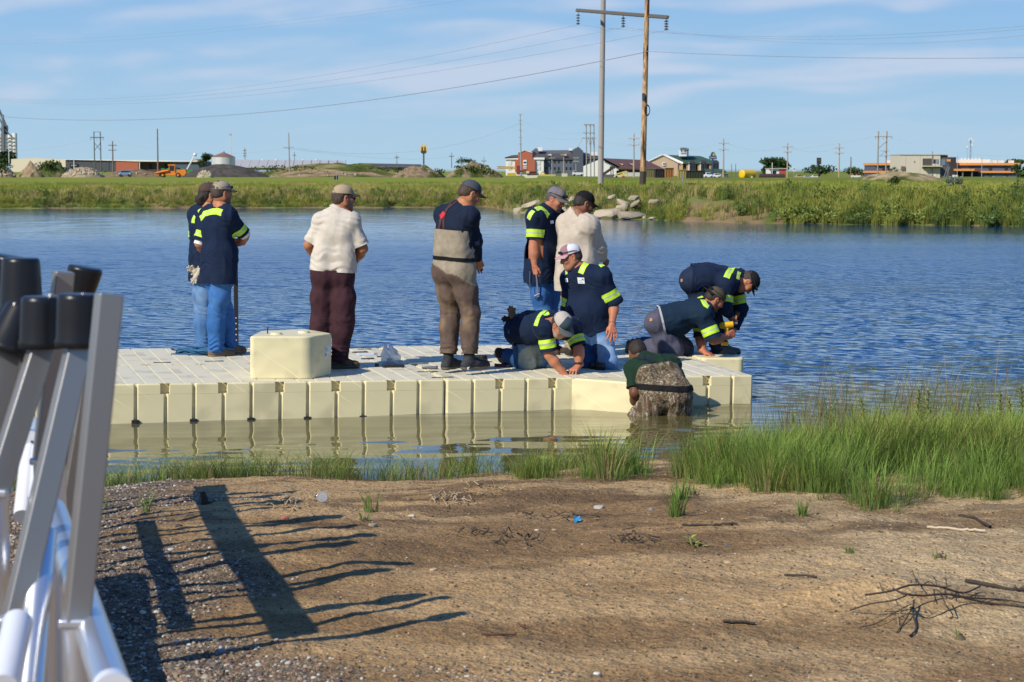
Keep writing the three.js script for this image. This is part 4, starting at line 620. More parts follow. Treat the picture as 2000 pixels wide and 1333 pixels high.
function bandOn(P, mesh, p, n, half, push, color, name, near, mat) { // a strip of cloth round a garment, between two planes
  const w = mesh.geometry.clone().translate(P.base.x, P.base.y, P.base.z); let g = paint(w, color); g = clip(g, planeAt(p.clone().addScaledVector(n, -half), n)); g = clip(g, planeAt(p.clone().addScaledVector(n, half), n.clone().negate())); if (near) g = clip(g, (x, y, z) => near(x, y, z) ? 1 : -1);
  return P.put(name, inflate(g, push), mat ?? CLOTH, mesh);
}
const part = (P, n) => P.th.children.find((c) => c.name === n);
const NAVY = [0.0105, 0.020, 0.048], DENIM = [0.035, 0.125, 0.34], TAN = [0.44, 0.185, 0.095];
const deckDepth = (px, py) => -atDeck(px, py).z;
const patchName = (x, w, h) => { x.fillStyle = '#e8ebee'; x.fillRect(0, 0, w, h); x.fillStyle = '#26303f'; x.fillRect(w * 0.28, h * 0.30, w * 0.06, h * 0.36); x.fillRect(w * 0.28, h * 0.58, w * 0.16, h * 0.09); for (const k of [0.5, 0.6]) x.fillRect(w * k, h * 0.46, w * 0.05, h * 0.2); };
const patchLogo = (x, w, h) => { x.fillStyle = '#e6e9ec'; x.fillRect(0, 0, w, h); x.strokeStyle = '#9aa6b0'; x.lineWidth = 3; x.strokeRect(3, 3, w - 6, h - 6); x.fillStyle = '#8fa0ac'; for (let k = 0; k < 6; k++) x.fillRect(w * (0.18 + k * 0.09), h * (k % 2 ? 0.40 : 0.44), w * 0.055, h * 0.18); x.fillStyle = '#3a4654'; x.beginPath(); x.moveTo(w * 0.55, h * 0.32); x.quadraticCurveTo(w * 0.75, h * 0.05, w * 0.9, h * 0.3); x.lineTo(w * 0.88, h * 0.58); x.lineTo(w * 0.8, h * 0.36); x.fill(); x.fillRect(w * 0.22, h * 0.74, w * 0.56, 5); };
patchName.void = 0;
const cast = {};
{ // two men at the left, seen from behind
  const d1 = deckDepth(430, 697), d0 = d1 + 0.62;
  cast.pole = person({ key: 'P1', seed: 1, depth: d1, base: atDeck(430, 697), label: 'man in navy work shirt and tan cap seen from behind, leaning on the black pole', skin: TAN, face: [0.80, -0.05, 0.60], bodyFace: [0.8, 0, 0.6], belly: 0.02, build: 0.94,
    j: { head: [433, 377], neck: [430, 404, 0.02], shR: [446, 422, -0.15], shL: [407, 423, 0.13], elR: [478, 459, -0.02], wrR: [472, 474, 0.20], elL: [389, 476, 0.08], wrL: [402, 498, 0.30], hipR: [437, 541, -0.08], hipL: [418, 541, 0.08], knR: [423, 612, -0.06], anR: [422, 681, -0.02], knL: [438, 610, 0.14], anL: [445, 675, 0.16], toR: [448, 692, 0.06], toL: [470, 684, 0.24] },
    hands: { R: { to: [463, 474, 0.30], palm: [-0.7, -0.3, -0.3], thumb: [0, 1, 0.2], opt: { curl: 0.95 } }, L: { opt: { curl: 0.6 } } },
    legs: { name: 'jeans', color: DENIM, fade: [0.06, 0.17, 0.40], ease: [0.02, 0.032, 0.044], stack: 0.011, hem: -0.03 },
    shirt: { color: NAVY, sleeve: 0.92, tape: [0.58, 0.80], cuff: true, collar: true, hem: -0.06, ribbons: [{ pts: [[392, 428], [400, 418], [412, 414], [424, 413], [433, 416]], w: 0.066 }, { pts: [[420, 403], [428, 401], [434, 400]], w: 0.035 }] },
    hair: { color: [0.05, 0.035, 0.025], low: 0.045 }, cap: { crown: [0.34, 0.29, 0.22], front: [0.36, 0.31, 0.24], brim: [0.16, 0.12, 0.08], opening: [0.05, 0.04, 0.03], glasses: true, lift: 0.032 }, facial: { beard: [0.06, 0.045, 0.035] }, boots: { color: [0.14, 0.105, 0.075], sole: [0.20, 0.14, 0.09], shaft: 0.06 } });
  cast.bun = person({ key: 'P0', seed: 2, depth: d0, base: atDeck(398, 690.5), label: 'man with dark curly hair and brown cap, half hidden behind the man with the pole', skin: TAN, face: [0.92, 0.0, 0.38], build: 0.97,
    j: { head: [409, 381], neck: [405, 405, 0.02], shR: [421, 420, -0.15], shL: [385, 420, 0.12], elR: [428, 465, -0.05], wrR: [440, 485, 0.16], elL: [383, 474, 0.10], wrL: [396, 500, 0.32], hipR: [405, 541, -0.08], hipL: [395, 541, 0.08], knR: [398, 610, -0.06], anR: [398, 677, -0.04], knL: [394, 612, 0.12], anL: [394, 676, 0.12], toR: [416, 686, 0.04], toL: [410, 685, 0.18] },
    legs: { name: 'jeans', color: [0.07, 0.17, 0.36], fade: [0.16, 0.26, 0.42], ease: [0.014, 0.02, 0.032], stack: 0.010 },
    shirt: { color: NAVY, sleeve: 0.9, tape: [0.6, 0.82], collar: true, hem: -0.05, ribbons: [{ pts: [[387, 415], [393, 410], [399, 412]], w: 0.05 }, { pts: [[377, 436], [378, 428], [381, 422]], w: 0.04 }] },
    hair: { color: [0.022, 0.014, 0.010], low: 0.07, extra: [[0, -0.055, -0.105, 0.042], [0.03, -0.04, -0.11, 0.035], [-0.02, -0.075, -0.09, 0.035], [-0.035, -0.03, -0.10, 0.032]] }, cap: { crown: [0.085, 0.055, 0.045], brim: [0.07, 0.045, 0.035] }, facial: {}, boots: { color: [0.13, 0.08, 0.05] } });
}
{ // man in the cream polo shirt
  const d = deckDepth(660, 721);
  cast.polo = person({ key: 'P2', seed: 3, depth: d, base: atDeck(655, 721), label: 'man in pale short sleeved shirt and maroon track trousers with his back turned', skin: [0.40, 0.17, 0.09], face: [0.86, -0.05, 0.42], bodyFace: [0.15, 0, 1], build: 0.96,
    j: { head: [671, 387], neck: [662, 411, 0.0], shL: [629, 433, 0.02], shR: [686, 433, -0.04], elL: [602, 479, 0.03], wrL: [622, 508, 0.22], elR: [709, 486, -0.02], wrR: [690, 516, 0.18], hipL: [633, 541], hipR: [667, 541], knL: [627, 628, 0.02], anL: [621, 702, 0.06], knR: [670, 626, -0.02], anR: [662, 703, -0.02], toR: [688, 716, 0.02], toL: [616, 712, 0.16] },
    hands: { L: { opt: { curl: 0.6 } }, R: { opt: { curl: 0.6 } } },
    legs: { color: [0.050, 0.022, 0.028], ease: [0.022, 0.050, 0.036], wrinkle: 0.010, stack: 0.012, mat: CLOTH, hem: -0.03 },
    shirt: { color: [0.56, 0.505, 0.43], sleeve: 0.88, ease: 0.020, collar: true, hem: 0.055, waistFold: 0.009, drape: 0.007, wrinkle: 0.007 },
    hair: { color: [0.055, 0.035, 0.025], low: 0.06 }, cap: { crown: [0.40, 0.31, 0.20], brim: [0.06, 0.06, 0.07], opening: [0.06, 0.03, 0.02] }, glasses: true, facial: { beard: [0.10, 0.08, 0.07], beardAmount: 0.6 }, boots: { name: 'shoe', color: [0.075, 0.06, 0.045], sole: [0.10, 0.08, 0.06], shaft: 0.04 } });
}
{ // man in waders
  const d = deckDepth(905, 731), BIB = [0.30, 0.255, 0.19], LOW = [0.115, 0.080, 0.064];
  cast.waders = person({ key: 'P3', seed: 4, depth: d, base: atDeck(908, 731), label: 'man in tan chest waders with dark braces and a grey cap, looking down', skin: TAN, face: [0.80, -0.42, 0.36], bodyFace: [0.8, 0, 0.6], build: 1.0, hunch: 0.015, belly: 0.02,
    j: { head: [918, 379], neck: [902, 404, 0.0], shR: [918, 423, -0.15], shL: [868, 421, 0.14], elR: [927, 472, -0.05], wrR: [932, 508, 0.12], elL: [885, 476, 0.32], wrL: [918, 508, 0.40], hipR: [902, 532, -0.07], hipL: [872, 532, 0.07], knR: [919, 614, -0.05], anR: [917, 702, -0.09], knL: [880, 614, 0.13], anL: [876, 702, 0.06], toR: [943, 718, 0.0], toL: [890, 718, 0.16] },
    hands: { R: { to: [938, 519, 0.16], palm: [-0.4, 0, 0.9], thumb: [0.7, 0.7, 0], opt: { curl: 0.8 } } },
    legs: { name: 'waders', color: LOW, ease: [0.026, 0.030, 0.036], hem: 0.05, bib: true, top: 0.395, stack: 0.014, wrinkle: 0.008, tint: (x, y, z) => { const p = cast.tmp; void p; const h = y - (at(880, 545, d).y + 0.02 * noise(x * 8, y * 8, z * 8)); const mud = smooth(0.12, 0.5, fbm(x * 7, y * 5, z * 7, 4)); return h > 0.10 - 0.5 * (x - at(862, 545, d).x) ? BIB.map((q) => q) : LOW.map((q, i) => mix(q, [0.26, 0.18, 0.10][i], mud * 0.5)); } },
    shirt: { color: [0.012, 0.019, 0.040], long: true, ease: 0.018, tucked: true, hem: 0.36, collar: false, wrinkle: 0.008, ribbons: [{ name: 'brace', pts: [[867, 448], [866, 430], [872, 410], [882, 394]], w: 0.028, colors: [[0.06, 0.02, 0.016], 0, [0.06, 0.02, 0.016], 0, [0.06, 0.02, 0.016]], lift: 0.004 }, { name: 'brace', pts: [[858, 448], [862, 426], [876, 406], [893, 394]], w: 0.028, colors: [[0.06, 0.02, 0.016], 0, [0.06, 0.02, 0.016], 0, [0.06, 0.02, 0.016]], lift: 0.007 }, { name: 'red_tag', pts: [[861, 425], [865, 421], [869, 416]], w: 0.05, colors: [[0.55, 0.02, 0.03], 0, [0.55, 0.02, 0.03], 0, [0.55, 0.02, 0.03]], lift: 0.010 }] },
    hair: { color: [0.06, 0.035, 0.022], low: 0.055 }, cap: { crown: [0.075, 0.078, 0.095], brim: [0.06, 0.062, 0.075], opening: [0.04, 0.03, 0.02] }, glasses: false, facial: { beard: [0.12, 0.09, 0.08], beardAmount: 0.4 }, boots: { name: 'wading_boot', color: [0.04, 0.042, 0.047], sole: [0.13, 0.115, 0.08], shaft: 0.15, size: 1.18 } });
  const P = cast.waders; { const k0 = at(914.5, 720, -P.J.anR.z - 0.075), m = std(0.75, 0.75, 0.75, 0.5), g = join([bar(V(-0.008, -0.014, 0), V(-0.003, 0.014, 0), 0.003, 0.003, 6), bar(V(-0.006, 0, 0), V(0.013, 0.014, 0), 0.003, 0.003, 6), bar(V(-0.003, 0.002, 0), V(0.008, -0.014, 0), 0.003, 0.003, 6)]); M('boot_letter', g.translate(k0.x - P.base.x, k0.y - P.base.y, k0.z - P.base.z), m, P.th.children.filter((c) => c.name === 'wading_boot')[1]); } bandOn(P, part(P, 'waders'), P.mv(P.hipC, 0, 0.128), P.axis, 0.018, 0.006, [0.012, 0.012, 0.013], 'belt', (x, y, z) => Math.hypot(x - P.hipC.x, z - P.hipC.z) < 0.24);
}
{ // standing man in navy, middle, and man in cream shirt beside him
  const d = deckDepth(1062, 691);
  cast.navy = person({ key: 'P4', seed: 5, depth: d, base: atDeck(1065, 697), label: 'man standing in navy shirt with sunglasses on a faded cap, holding a steel tool', skin: [0.46, 0.185, 0.105], face: [0.80, -0.42, -0.48], bodyFace: [0.8, 0, -0.6],
    j: { head: [1086, 389], neck: [1070, 411, 0.02], shR: [1045, 425, -0.15], shL: [1087, 425, 0.15], elR: [1042, 484, -0.18], wrR: [1044, 518, -0.20], elL: [1082, 482, 0.24], wrL: [1082, 512, 0.22], hipR: [1050, 541, -0.08], hipL: [1074, 541, 0.08], knR: [1062, 612, -0.08], knL: [1074, 612, 0.08], anR: [1060, 680, -0.05], anL: [1078, 676, 0.12], toR: [1078, 694, -0.1], toL: [1094, 688, 0.06] },
    hands: { R: { dir: [0.05, -1, -0.05], palm: [0.6, 0, 0.7], thumb: [0.7, 0, -0.6], opt: { curl: 0.85 } } },
    legs: { name: 'jeans', color: [0.03, 0.115, 0.33], fade: [0.05, 0.15, 0.38], ease: [0.018, 0.024, 0.034] },
    shirt: { color: NAVY, sleeve: 0.72, tape: [0.40, 0.66], collar: true, hem: -0.06, ribbons: [{ pts: [[1046, 409], [1055, 406], [1063, 411], [1071, 422]], w: 0.055 }, { pts: [[1032, 428], [1036, 419], [1042, 412]], w: 0.05 }], patches: [{ at: [1077, 434], size: [0.045, 0.03], draw: patchName, turn: 0.1 }] },
    hair: { color: [0.09, 0.075, 0.07], low: 0.045 }, cap: { crown: [0.17, 0.15, 0.18], front: [0.22, 0.19, 0.17], brim: [0.15, 0.135, 0.13], glasses: true, lift: 0.036 }, facial: { goatee: [0.16, 0.13, 0.12], beard: [0.16, 0.11, 0.09], beardAmount: 0.35 }, boots: { color: [0.06, 0.04, 0.03] } });
  const d5 = deckDepth(1130, 699);
  cast.cream = person({ key: 'P5', seed: 6, depth: d5, base: atDeck(1130, 693), label: 'man in long sleeved cream shirt and black cap, seen from behind', skin: [0.24, 0.10, 0.055], face: [0.80, -0.40, 0.30], bodyFace: [0.6, 0, 0.8], build: 0.98, belly: 0.02,
    j: { head: [1141, 398], neck: [1127, 418, 0.02], shL: [1108, 438, 0.13], shR: [1150, 442, -0.13], elR: [1171, 484, -0.02], wrR: [1177, 504, 0.16], elL: [1104, 488, 0.28], wrL: [1122, 515, 0.38], hipL: [1112, 545, 0.06], hipR: [1140, 547, -0.06], knL: [1118, 616, 0.10], knR: [1138, 616, -0.02], anL: [1117, 677, 0.10], anR: [1137, 678, -0.02], toL: [1134, 686, 0.2], toR: [1154, 688, 0.08] },
    hands: { R: { to: [1186, 514, 0.2], palm: [-0.6, -0.2, 0.6], thumb: [0.3, 0.8, 0.4], opt: { curl: 0.9 } } },
    legs: { color: [0.30, 0.26, 0.20], ease: [0.018, 0.026, 0.036] },
    shirt: { color: [0.51, 0.44, 0.355], long: true, ease: 0.030, armJoin: 0.07, wrinkle: 0.009, drape: 0.008, waistFold: 0.008, collar: true, hem: -0.12 },
    hair: { color: [0.02, 0.014, 0.011], low: 0.055 }, cap: { crown: [0.012, 0.012, 0.014], brim: [0.012, 0.012, 0.014] }, glasses: true, facial: {}, boots: { color: [0.05, 0.035, 0.025] } });
}
{ // kneeling upright, white cap
  const d = deckDepth(1195, 722) + 0.22;
  cast.white = person({ key: 'P6', seed: 7, depth: d, base: atDeck(1172, 722), label: 'man kneeling upright in navy shirt with two white patches, white cap', skin: [0.46, 0.185, 0.10], face: [-0.92, -0.28, -0.22], bodyFace: [-0.4, 0, -0.9], chest: [-0.42, 0.0, -0.9], build: 0.98, belly: 0.03,
    j: { head: [1115, 502, 0.0], neck: [1130, 526, 0.02], shR: [1114, 546, 0.10], shL: [1174, 540, -0.08], elL: [1200, 592, -0.06], wrL: [1196, 632, -0.20], elR: [1113, 606, 0.16], wrR: [1118, 640, 0.05], hipR: [1138, 645, 0.08], hipL: [1170, 645, -0.02], knL: [1190, 711, -0.24], knR: [1145, 708, -0.16], anL: [1184, 700, 0.22], anR: [1146, 698, 0.27], toL: [1190, 703, 0.36], toR: [1152, 700, 0.40] },
    hands: { L: { to: [1198, 672, -0.30], palm: [-0.35, -0.2, 0.9], thumb: [-1, 0, 0], opt: { curl: 0.16, spread: 0.22, s: 1.08, tc: 0.0 } }, R: { opt: { curl: 0.4 } } },
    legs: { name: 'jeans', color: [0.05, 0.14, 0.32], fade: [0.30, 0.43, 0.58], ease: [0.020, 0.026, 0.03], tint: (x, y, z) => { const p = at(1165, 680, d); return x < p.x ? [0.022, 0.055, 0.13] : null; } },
    shirt: { color: NAVY, sleeve: 0.98, tape: [0.56, 0.84], rolled: true, collar: true, hem: -0.04, ease: 0.026, wrinkle: 0.009, ribbons: [{ pts: [[1135, 535], [1140, 522], [1147, 512], [1154, 508]], w: 0.060 }, { pts: [[1164, 511], [1171, 515], [1178, 521]], w: 0.05 }, { pts: [[1105, 533], [1109, 532]], w: 0.04 }], patches: [{ at: [1108, 547], size: [0.042, 0.038], draw: patchName }, { at: [1136, 548], size: [0.082, 0.062], draw: patchLogo, name: 'logo_patch' }] },
    hair: { color: [0.045, 0.035, 0.03], low: 0.05 }, cap: { crown: [0.66, 0.68, 0.74], front: [0.30, 0.17, 0.20], brim: [0.48, 0.29, 0.32], glasses: true, lift: 0.036, band: [0.5, 0.2, 0.25], high: 0.5 }, facial: { beard: [0.22, 0.16, 0.13], beardAmount: 0.45 }, boots: { color: [0.03, 0.028, 0.026], upL: [0, 0.4, 0.9], upR: [0, 0.4, 0.9], shaft: 0.08 } });
  const P = cast.white; M('watch', new THREE.TorusGeometry(0.033, 0.006, 6, 20).applyQuaternion(new THREE.Quaternion().setFromUnitVectors(V(0, 0, 1), P.J.wrL.clone().sub(P.J.elL).normalize())).translate(P.J.wrL.x - P.base.x, P.J.wrL.y - P.base.y, P.J.wrL.z - P.base.z), std(0.25, 0.2, 0.15, 0.4), P.th);
}
{ // on all fours at the front edge
  const d = deckDepth(1031, 722);
  cast.edge = person({ key: 'P7', seed: 8, depth: d, base: atDeck(1035, 722), label: 'man on hands and knees reaching over the dock edge, grey and white cap', skin: [0.48, 0.195, 0.105], face: [0.42, -0.78, -0.46], headUp: [0.35, 0.75, -0.55], bodyFace: [0.3, -1, -0.2], chest: [0.45, -0.85, -0.3], build: 1.0,
    j: { head: [1097, 635, -0.50], neck: [1081, 626, -0.36], shR: [1064, 640, -0.44], shL: [1116, 640, -0.18], elR: [1073, 694, -0.44], wrR: [1101, 730, -0.44], elL: [1131, 684, -0.26], wrL: [1130, 715, -0.30], hipR: [1016, 646, 0.0], hipL: [1030, 638, 0.18], knR: [1030, 711, 0.0], knL: [1052, 706, 0.16], anR: [987, 694, 0.26], anL: [1004, 692, 0.40], toR: [968, 694, 0.32], toL: [988, 691, 0.48] },
    hands: { R: { to: [1109, 750, -0.46], palm: [0.5, -0.5, 0.7], thumb: [0.75, 0.6, 0], opt: { curl: 0.30, spread: 0.14, s: 1.1 } }, L: { to: [1114, 729, -0.42], palm: [0, -1, 0.1], thumb: [-0.6, 0, -0.6], opt: { curl: 0.22, spread: 0.2, s: 1.08 } } },
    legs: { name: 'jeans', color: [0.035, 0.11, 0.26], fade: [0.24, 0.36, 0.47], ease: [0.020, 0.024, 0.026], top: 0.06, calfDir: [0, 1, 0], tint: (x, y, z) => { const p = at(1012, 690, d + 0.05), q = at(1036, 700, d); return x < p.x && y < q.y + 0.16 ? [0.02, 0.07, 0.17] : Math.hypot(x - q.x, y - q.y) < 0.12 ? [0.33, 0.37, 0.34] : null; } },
    shirt: { color: NAVY, sleeve: 0.86, tape: [0.42, 0.74], collar: true, hem: -0.03, ease: 0.024, wrinkle: 0.008, ribbons: [{ pts: [[1046, 637], [1050, 624], [1059, 612], [1074, 603]], w: 0.058 }, { pts: [[1066, 613], [1072, 622], [1078, 632]], w: 0.055 }] },
    hair: { color: [0.05, 0.04, 0.035], low: 0.05 }, cap: { crown: [0.46, 0.42, 0.37], front: [0.045, 0.075, 0.095], brim: [0.11, 0.12, 0.12], lift: 0.036, high: 0.6 }, facial: { beard: [0.45, 0.40, 0.36], beardAmount: 0.6 }, boots: { color: [0.028, 0.022, 0.02], sole: [0.02, 0.017, 0.015], upR: [0.85, -0.05, -0.35], upL: [0.85, -0.05, -0.35], shaft: 0.10, size: 1.05 } });
  const P = cast.edge; M('watch', new THREE.TorusGeometry(0.035, 0.009, 8, 20).applyQuaternion(new THREE.Quaternion().setFromUnitVectors(V(0, 0, 1), P.J.wrL.clone().sub(P.J.elL).normalize())).translate(P.J.wrL.x - P.base.x, P.J.wrL.y - P.base.y + 0.02, P.J.wrL.z - P.base.z), std(0.02, 0.02, 0.02, 0.3), P.th);
}
{ // kneeling with the drill, and the man bent over behind him
  const d = deckDepth(1315, 695);
  cast.drill = person({ key: 'P8', seed: 9, depth: d, base: atDeck(1300, 695), label: 'man kneeling with a yellow drill, grey trousers, cap worn backwards', skin: [0.42, 0.165, 0.09], face: [0.78, -0.58, 0.22], headUp: [0.5, 0.85, 0], bodyFace: [0, -1, 0.1], chest: [0.15, -0.98, 0.15], build: 1.05, belly: 0.03,
    j: { head: [1397, 584, -0.02], neck: [1381, 594, 0.0], shR: [1372, 612, -0.17], shL: [1376, 606, 0.18], elR: [1394, 664, -0.22], wrR: [1419, 657, -0.08], elL: [1368, 662, 0.10], wrL: [1374, 686, 0.02], hipR: [1282, 632, -0.10], hipL: [1288, 628, 0.12], knR: [1314, 683, -0.04], knL: [1332, 682, 0.22], anR: [1240, 676, 0.10], anL: [1256, 674, 0.36], toR: [1220, 681, 0.12], toL: [1236, 679, 0.40] },
    hands: { R: { to: [1430, 652, -0.05], palm: [0.2, 0.2, 0.95], thumb: [0.3, 0.9, 0.2], opt: { curl: 1.0, s: 1.1 } }, L: { to: [1392, 695, -0.04], palm: [0, -1, 0.0], thumb: [0.2, 0, -0.9], opt: { curl: 0.2, spread: 0.16, s: 1.1 } } },
    legs: { name: 'work_trousers', color: [0.085, 0.085, 0.125], fade: [0.11, 0.11, 0.155], ease: [0.010, 0.052, 0.040], top: 0.10, calfDir: [0, 1, 0], patch: { at: [1272, 625], size: [0.032, 0.032], color: [0.42, 0.22, 0.07], turn: 0.1 } },
    shirt: { color: [0.011, 0.026, 0.050], sleeve: 0.98, tape: [0.55, 0.82], collar: true, hem: 0.03, ease: 0.030, wrinkle: 0.009, ribbons: [{ pts: [[1351, 573], [1362, 576], [1372, 585], [1379, 597], [1384, 600]], w: 0.055 }] },
    hair: { color: [0.03, 0.02, 0.016], low: 0.05 }, cap: { crown: [0.08, 0.065, 0.045], front: [0.085, 0.07, 0.05], brim: [0.025, 0.022, 0.018], back: true, glasses: true, lift: 0.034 }, facial: { beard: [0.05, 0.035, 0.03] }, boots: { name: 'leather_boot', color: [0.20, 0.085, 0.035], sole: [0.10, 0.06, 0.035], upR: [0.92, 0.1, 0.1], upL: [0.92, 0.1, 0.1], shaft: 0.10, size: 1.05 } });
  { const P = cast.drill; bandOn(P, part(P, 'shirt'), P.mv(P.hipC, 0, 0.035), P.axis, 0.016, 0.004, [0.40, 0.41, 0.44], 'undershirt_band'); }
  const d9 = deckDepth(1410, 691);
  cast.bent = person({ key: 'P9', seed: 10, depth: d9, base: atDeck(1408, 692), label: 'man bent over at the far right in navy shirt, sunglasses on his black cap', skin: [0.48, 0.19, 0.105], face: [0.22, -0.97, -0.10], headUp: [0.96, 0.25, -0.1], bodyFace: [0.1, -1, 0], chest: [0.15, -0.98, 0.0], build: 1.05, hunch: 0.035,
    j: { head: [1462, 551, -0.03], neck: [1444, 541, 0.0], shR: [1418, 555, -0.17], shL: [1436, 547, 0.17], elR: [1415, 600, -0.22], wrR: [1425, 613, -0.05], elL: [1447, 605, 0.16], wrL: [1434, 645, 0.10], hipR: [1352, 549, -0.09], hipL: [1354, 546, 0.10], knR: [1386, 618, -0.06], knL: [1392, 616, 0.14], anR: [1402, 682, -0.04], anL: [1410, 677, 0.16], toR: [1424, 691, -0.06], toL: [1434, 684, 0.14] },
    hands: { R: { to: [1428, 628, 0.0], palm: [0.7, 0, 0.5], thumb: [0.5, 0.2, -0.7], opt: { curl: 0.7 } }, L: { to: [1428, 662, 0.05], palm: [-0.9, 0, -0.2], thumb: [0, 0, -1], opt: { curl: 0.8 } } },
    legs: { name: 'jeans', color: [0.016, 0.026, 0.055], ease: [0.018, 0.024, 0.034], patch: { at: [1332, 548], size: [0.03, 0.03], color: [0.38, 0.22, 0.09] } },
    shirt: { color: NAVY, sleeve: 0.95, long: true, tape: [0.52, 0.80], collar: true, hem: -0.02, ease: 0.022, ribbons: [{ pts: [[1419, 543], [1423, 534], [1429, 526], [1436, 521], [1446, 524]], w: 0.066 }, { pts: [[1441, 546], [1442, 538], [1444, 532]], w: 0.04 }] },
    hair: { color: [0.04, 0.03, 0.025], low: 0.05 }, cap: { crown: [0.014, 0.014, 0.015], brim: [0.016, 0.016, 0.017], glasses: true, lift: 0.036 }, facial: { beard: [0.2, 0.15, 0.13], beardAmount: 0.3 }, boots: { color: [0.15, 0.125, 0.10], sole: [0.03, 0.026, 0.022] } });
}
{ // man in camouflage waders in the water
  const d = 18.9, CAM = [[0.15, 0.115, 0.075], [0.07, 0.05, 0.032], [0.25, 0.20, 0.14], [0.12, 0.11, 0.06], [0.40, 0.36, 0.30], [0.10, 0.05, 0.03]];
  const camo = (x, y, z) => { const w = noise(x * 6, y * 6, z * 6) * 2.2; let k = 0, best = -9; for (let i = 0; i < 6; i++) { const a = i * 1.05 + w * 0.6, u = x * Math.cos(a) + y * Math.sin(a), v = -x * Math.sin(a) + y * Math.cos(a), n = noise(u * 22 + i * 31, v * 85, z * 30 + i * 7) - (i === 4 ? 0.22 : 0); if (n > best) { best = n; k = i; } } return CAM[k].slice(); };
  cast.camo = person({ key: 'P10', seed: 11, depth: d, base: atY(1300, 812, 0), label: 'man in camouflage waders and green shirt standing in the water, leaning over the dock', skin: [0.13, 0.055, 0.03], face: [-0.25, -0.62, 0.74], headUp: [-0.2, 0.75, 0.6], bodyFace: [-0.2, -0.5, 0.8], chest: [-0.15, -0.62, 0.75], build: 1.05,
    j: { head: [1245, 690, 0.52], neck: [1262, 704, 0.40], shL: [1240, 722, 0.20], shR: [1310, 714, 0.34], elL: [1240, 768, 0.10], wrL: [1244, 806, 0.28], elR: [1330, 745, 0.5], wrR: [1318, 752, 0.74], hipL: [1284, 776, 0.02], hipR: [1322, 774, 0.0], knL: [1246, 826, 0.02], knR: [1324, 830, 0.10], anL: [1262, 905, 0.1], anR: [1326, 905, 0.1] },
    legs: { name: 'camouflage_waders', color: CAM[0], cell: 0.0095, ease: [0.028, 0.045, 0.05], drape: 0.016, bib: true, top: 0.285, wrinkle: 0.014, tint: camo },
    shirt: { color: [0.013, 0.034, 0.020], sleeve: 0.80, ease: 0.020, collar: false, hem: 0.22, tucked: true, wrinkle: 0.010, ribbons: [{ name: 'wader_brace', pts: [[1250, 703], [1258, 700], [1268, 703], [1276, 709]], w: 0.055, colors: [[0.016, 0.016, 0.016], 0, [0.016, 0.016, 0.016], 0, [0.016, 0.016, 0.016]], lift: 0.005 }] },
    hair: { color: [0.022, 0.013, 0.009], low: 0.05, front: 0.03 }, facial: {}, boots: null });
  const P = cast.camo; bandOn(P, part(P, 'camouflage_waders'), P.mv(P.hipC, 0, 0.13), V(0.03, 1, 0).normalize(), 0.024, 0.008, [0.012, 0.012, 0.013], 'belt');
}
// ---------------------------------------------------------------- aluminium frames stacked along the left, out of focus
const brushed = (() => colorMap(256, 256, (u, v, i, j) => { const q = 0.5 + 0.22 * HASH[(i * 7919) & 65535] + 0.12 * noise(u * 10, v * 4, 3) + 0.1 * HASH[(i * 31 + j * 577) & 65535]; return [q, q, q]; }))();
const ALU = new THREE.MeshPhysicalMaterial({ color: RGB(0.33, 0.315, 0.295), metalness: 0.65, roughness: 0.32, roughnessMap: null, side: THREE.DoubleSide });
const ALU2 = new THREE.MeshPhysicalMaterial({ color: RGB(0.72, 0.74, 0.78), metalness: 0.85, roughness: 0.30, side: THREE.DoubleSide });
const WHITEP = std(0.72, 0.74, 0.78, 0.3, { clearcoat: 0.4, clearcoatRoughness: 0.2 });
const CAPR = std(0.013, 0.014, 0.017, 0.33, { specularIntensity: 0.7 });
void brushed;
function squarePost(a, b, w, up, parent, name = 'square_post') { return M(name, bake(beam(a, b, w, w, up, w * 0.09)), ALU, parent); }
function rubberFoot(top, dir, r0, r1, h, parent) { // hollow tapered cup, closed end at the top
  const pr = [[0.001, h], [r1 * 0.86, h], [r1 * 0.96, h - 0.003], [r1, h - 0.010], [mix(r1, r0, 0.5), h * 0.5], [r0, 0.016], [r0 * 1.05, 0.012], [r0 * 1.05, 0.0], [r0 * 0.80, 0.0], [r0 * 0.8, 0.03]].map(([x, y]) => new THREE.Vector2(x, y));
  const g = new THREE.LatheGeometry(pr, 28); g.applyQuaternion(new THREE.Quaternion().setFromUnitVectors(V(0, 1, 0), dir)); const m = M('rubber_foot', g.translate(top.x, top.y, top.z), CAPR, parent); return m;
}
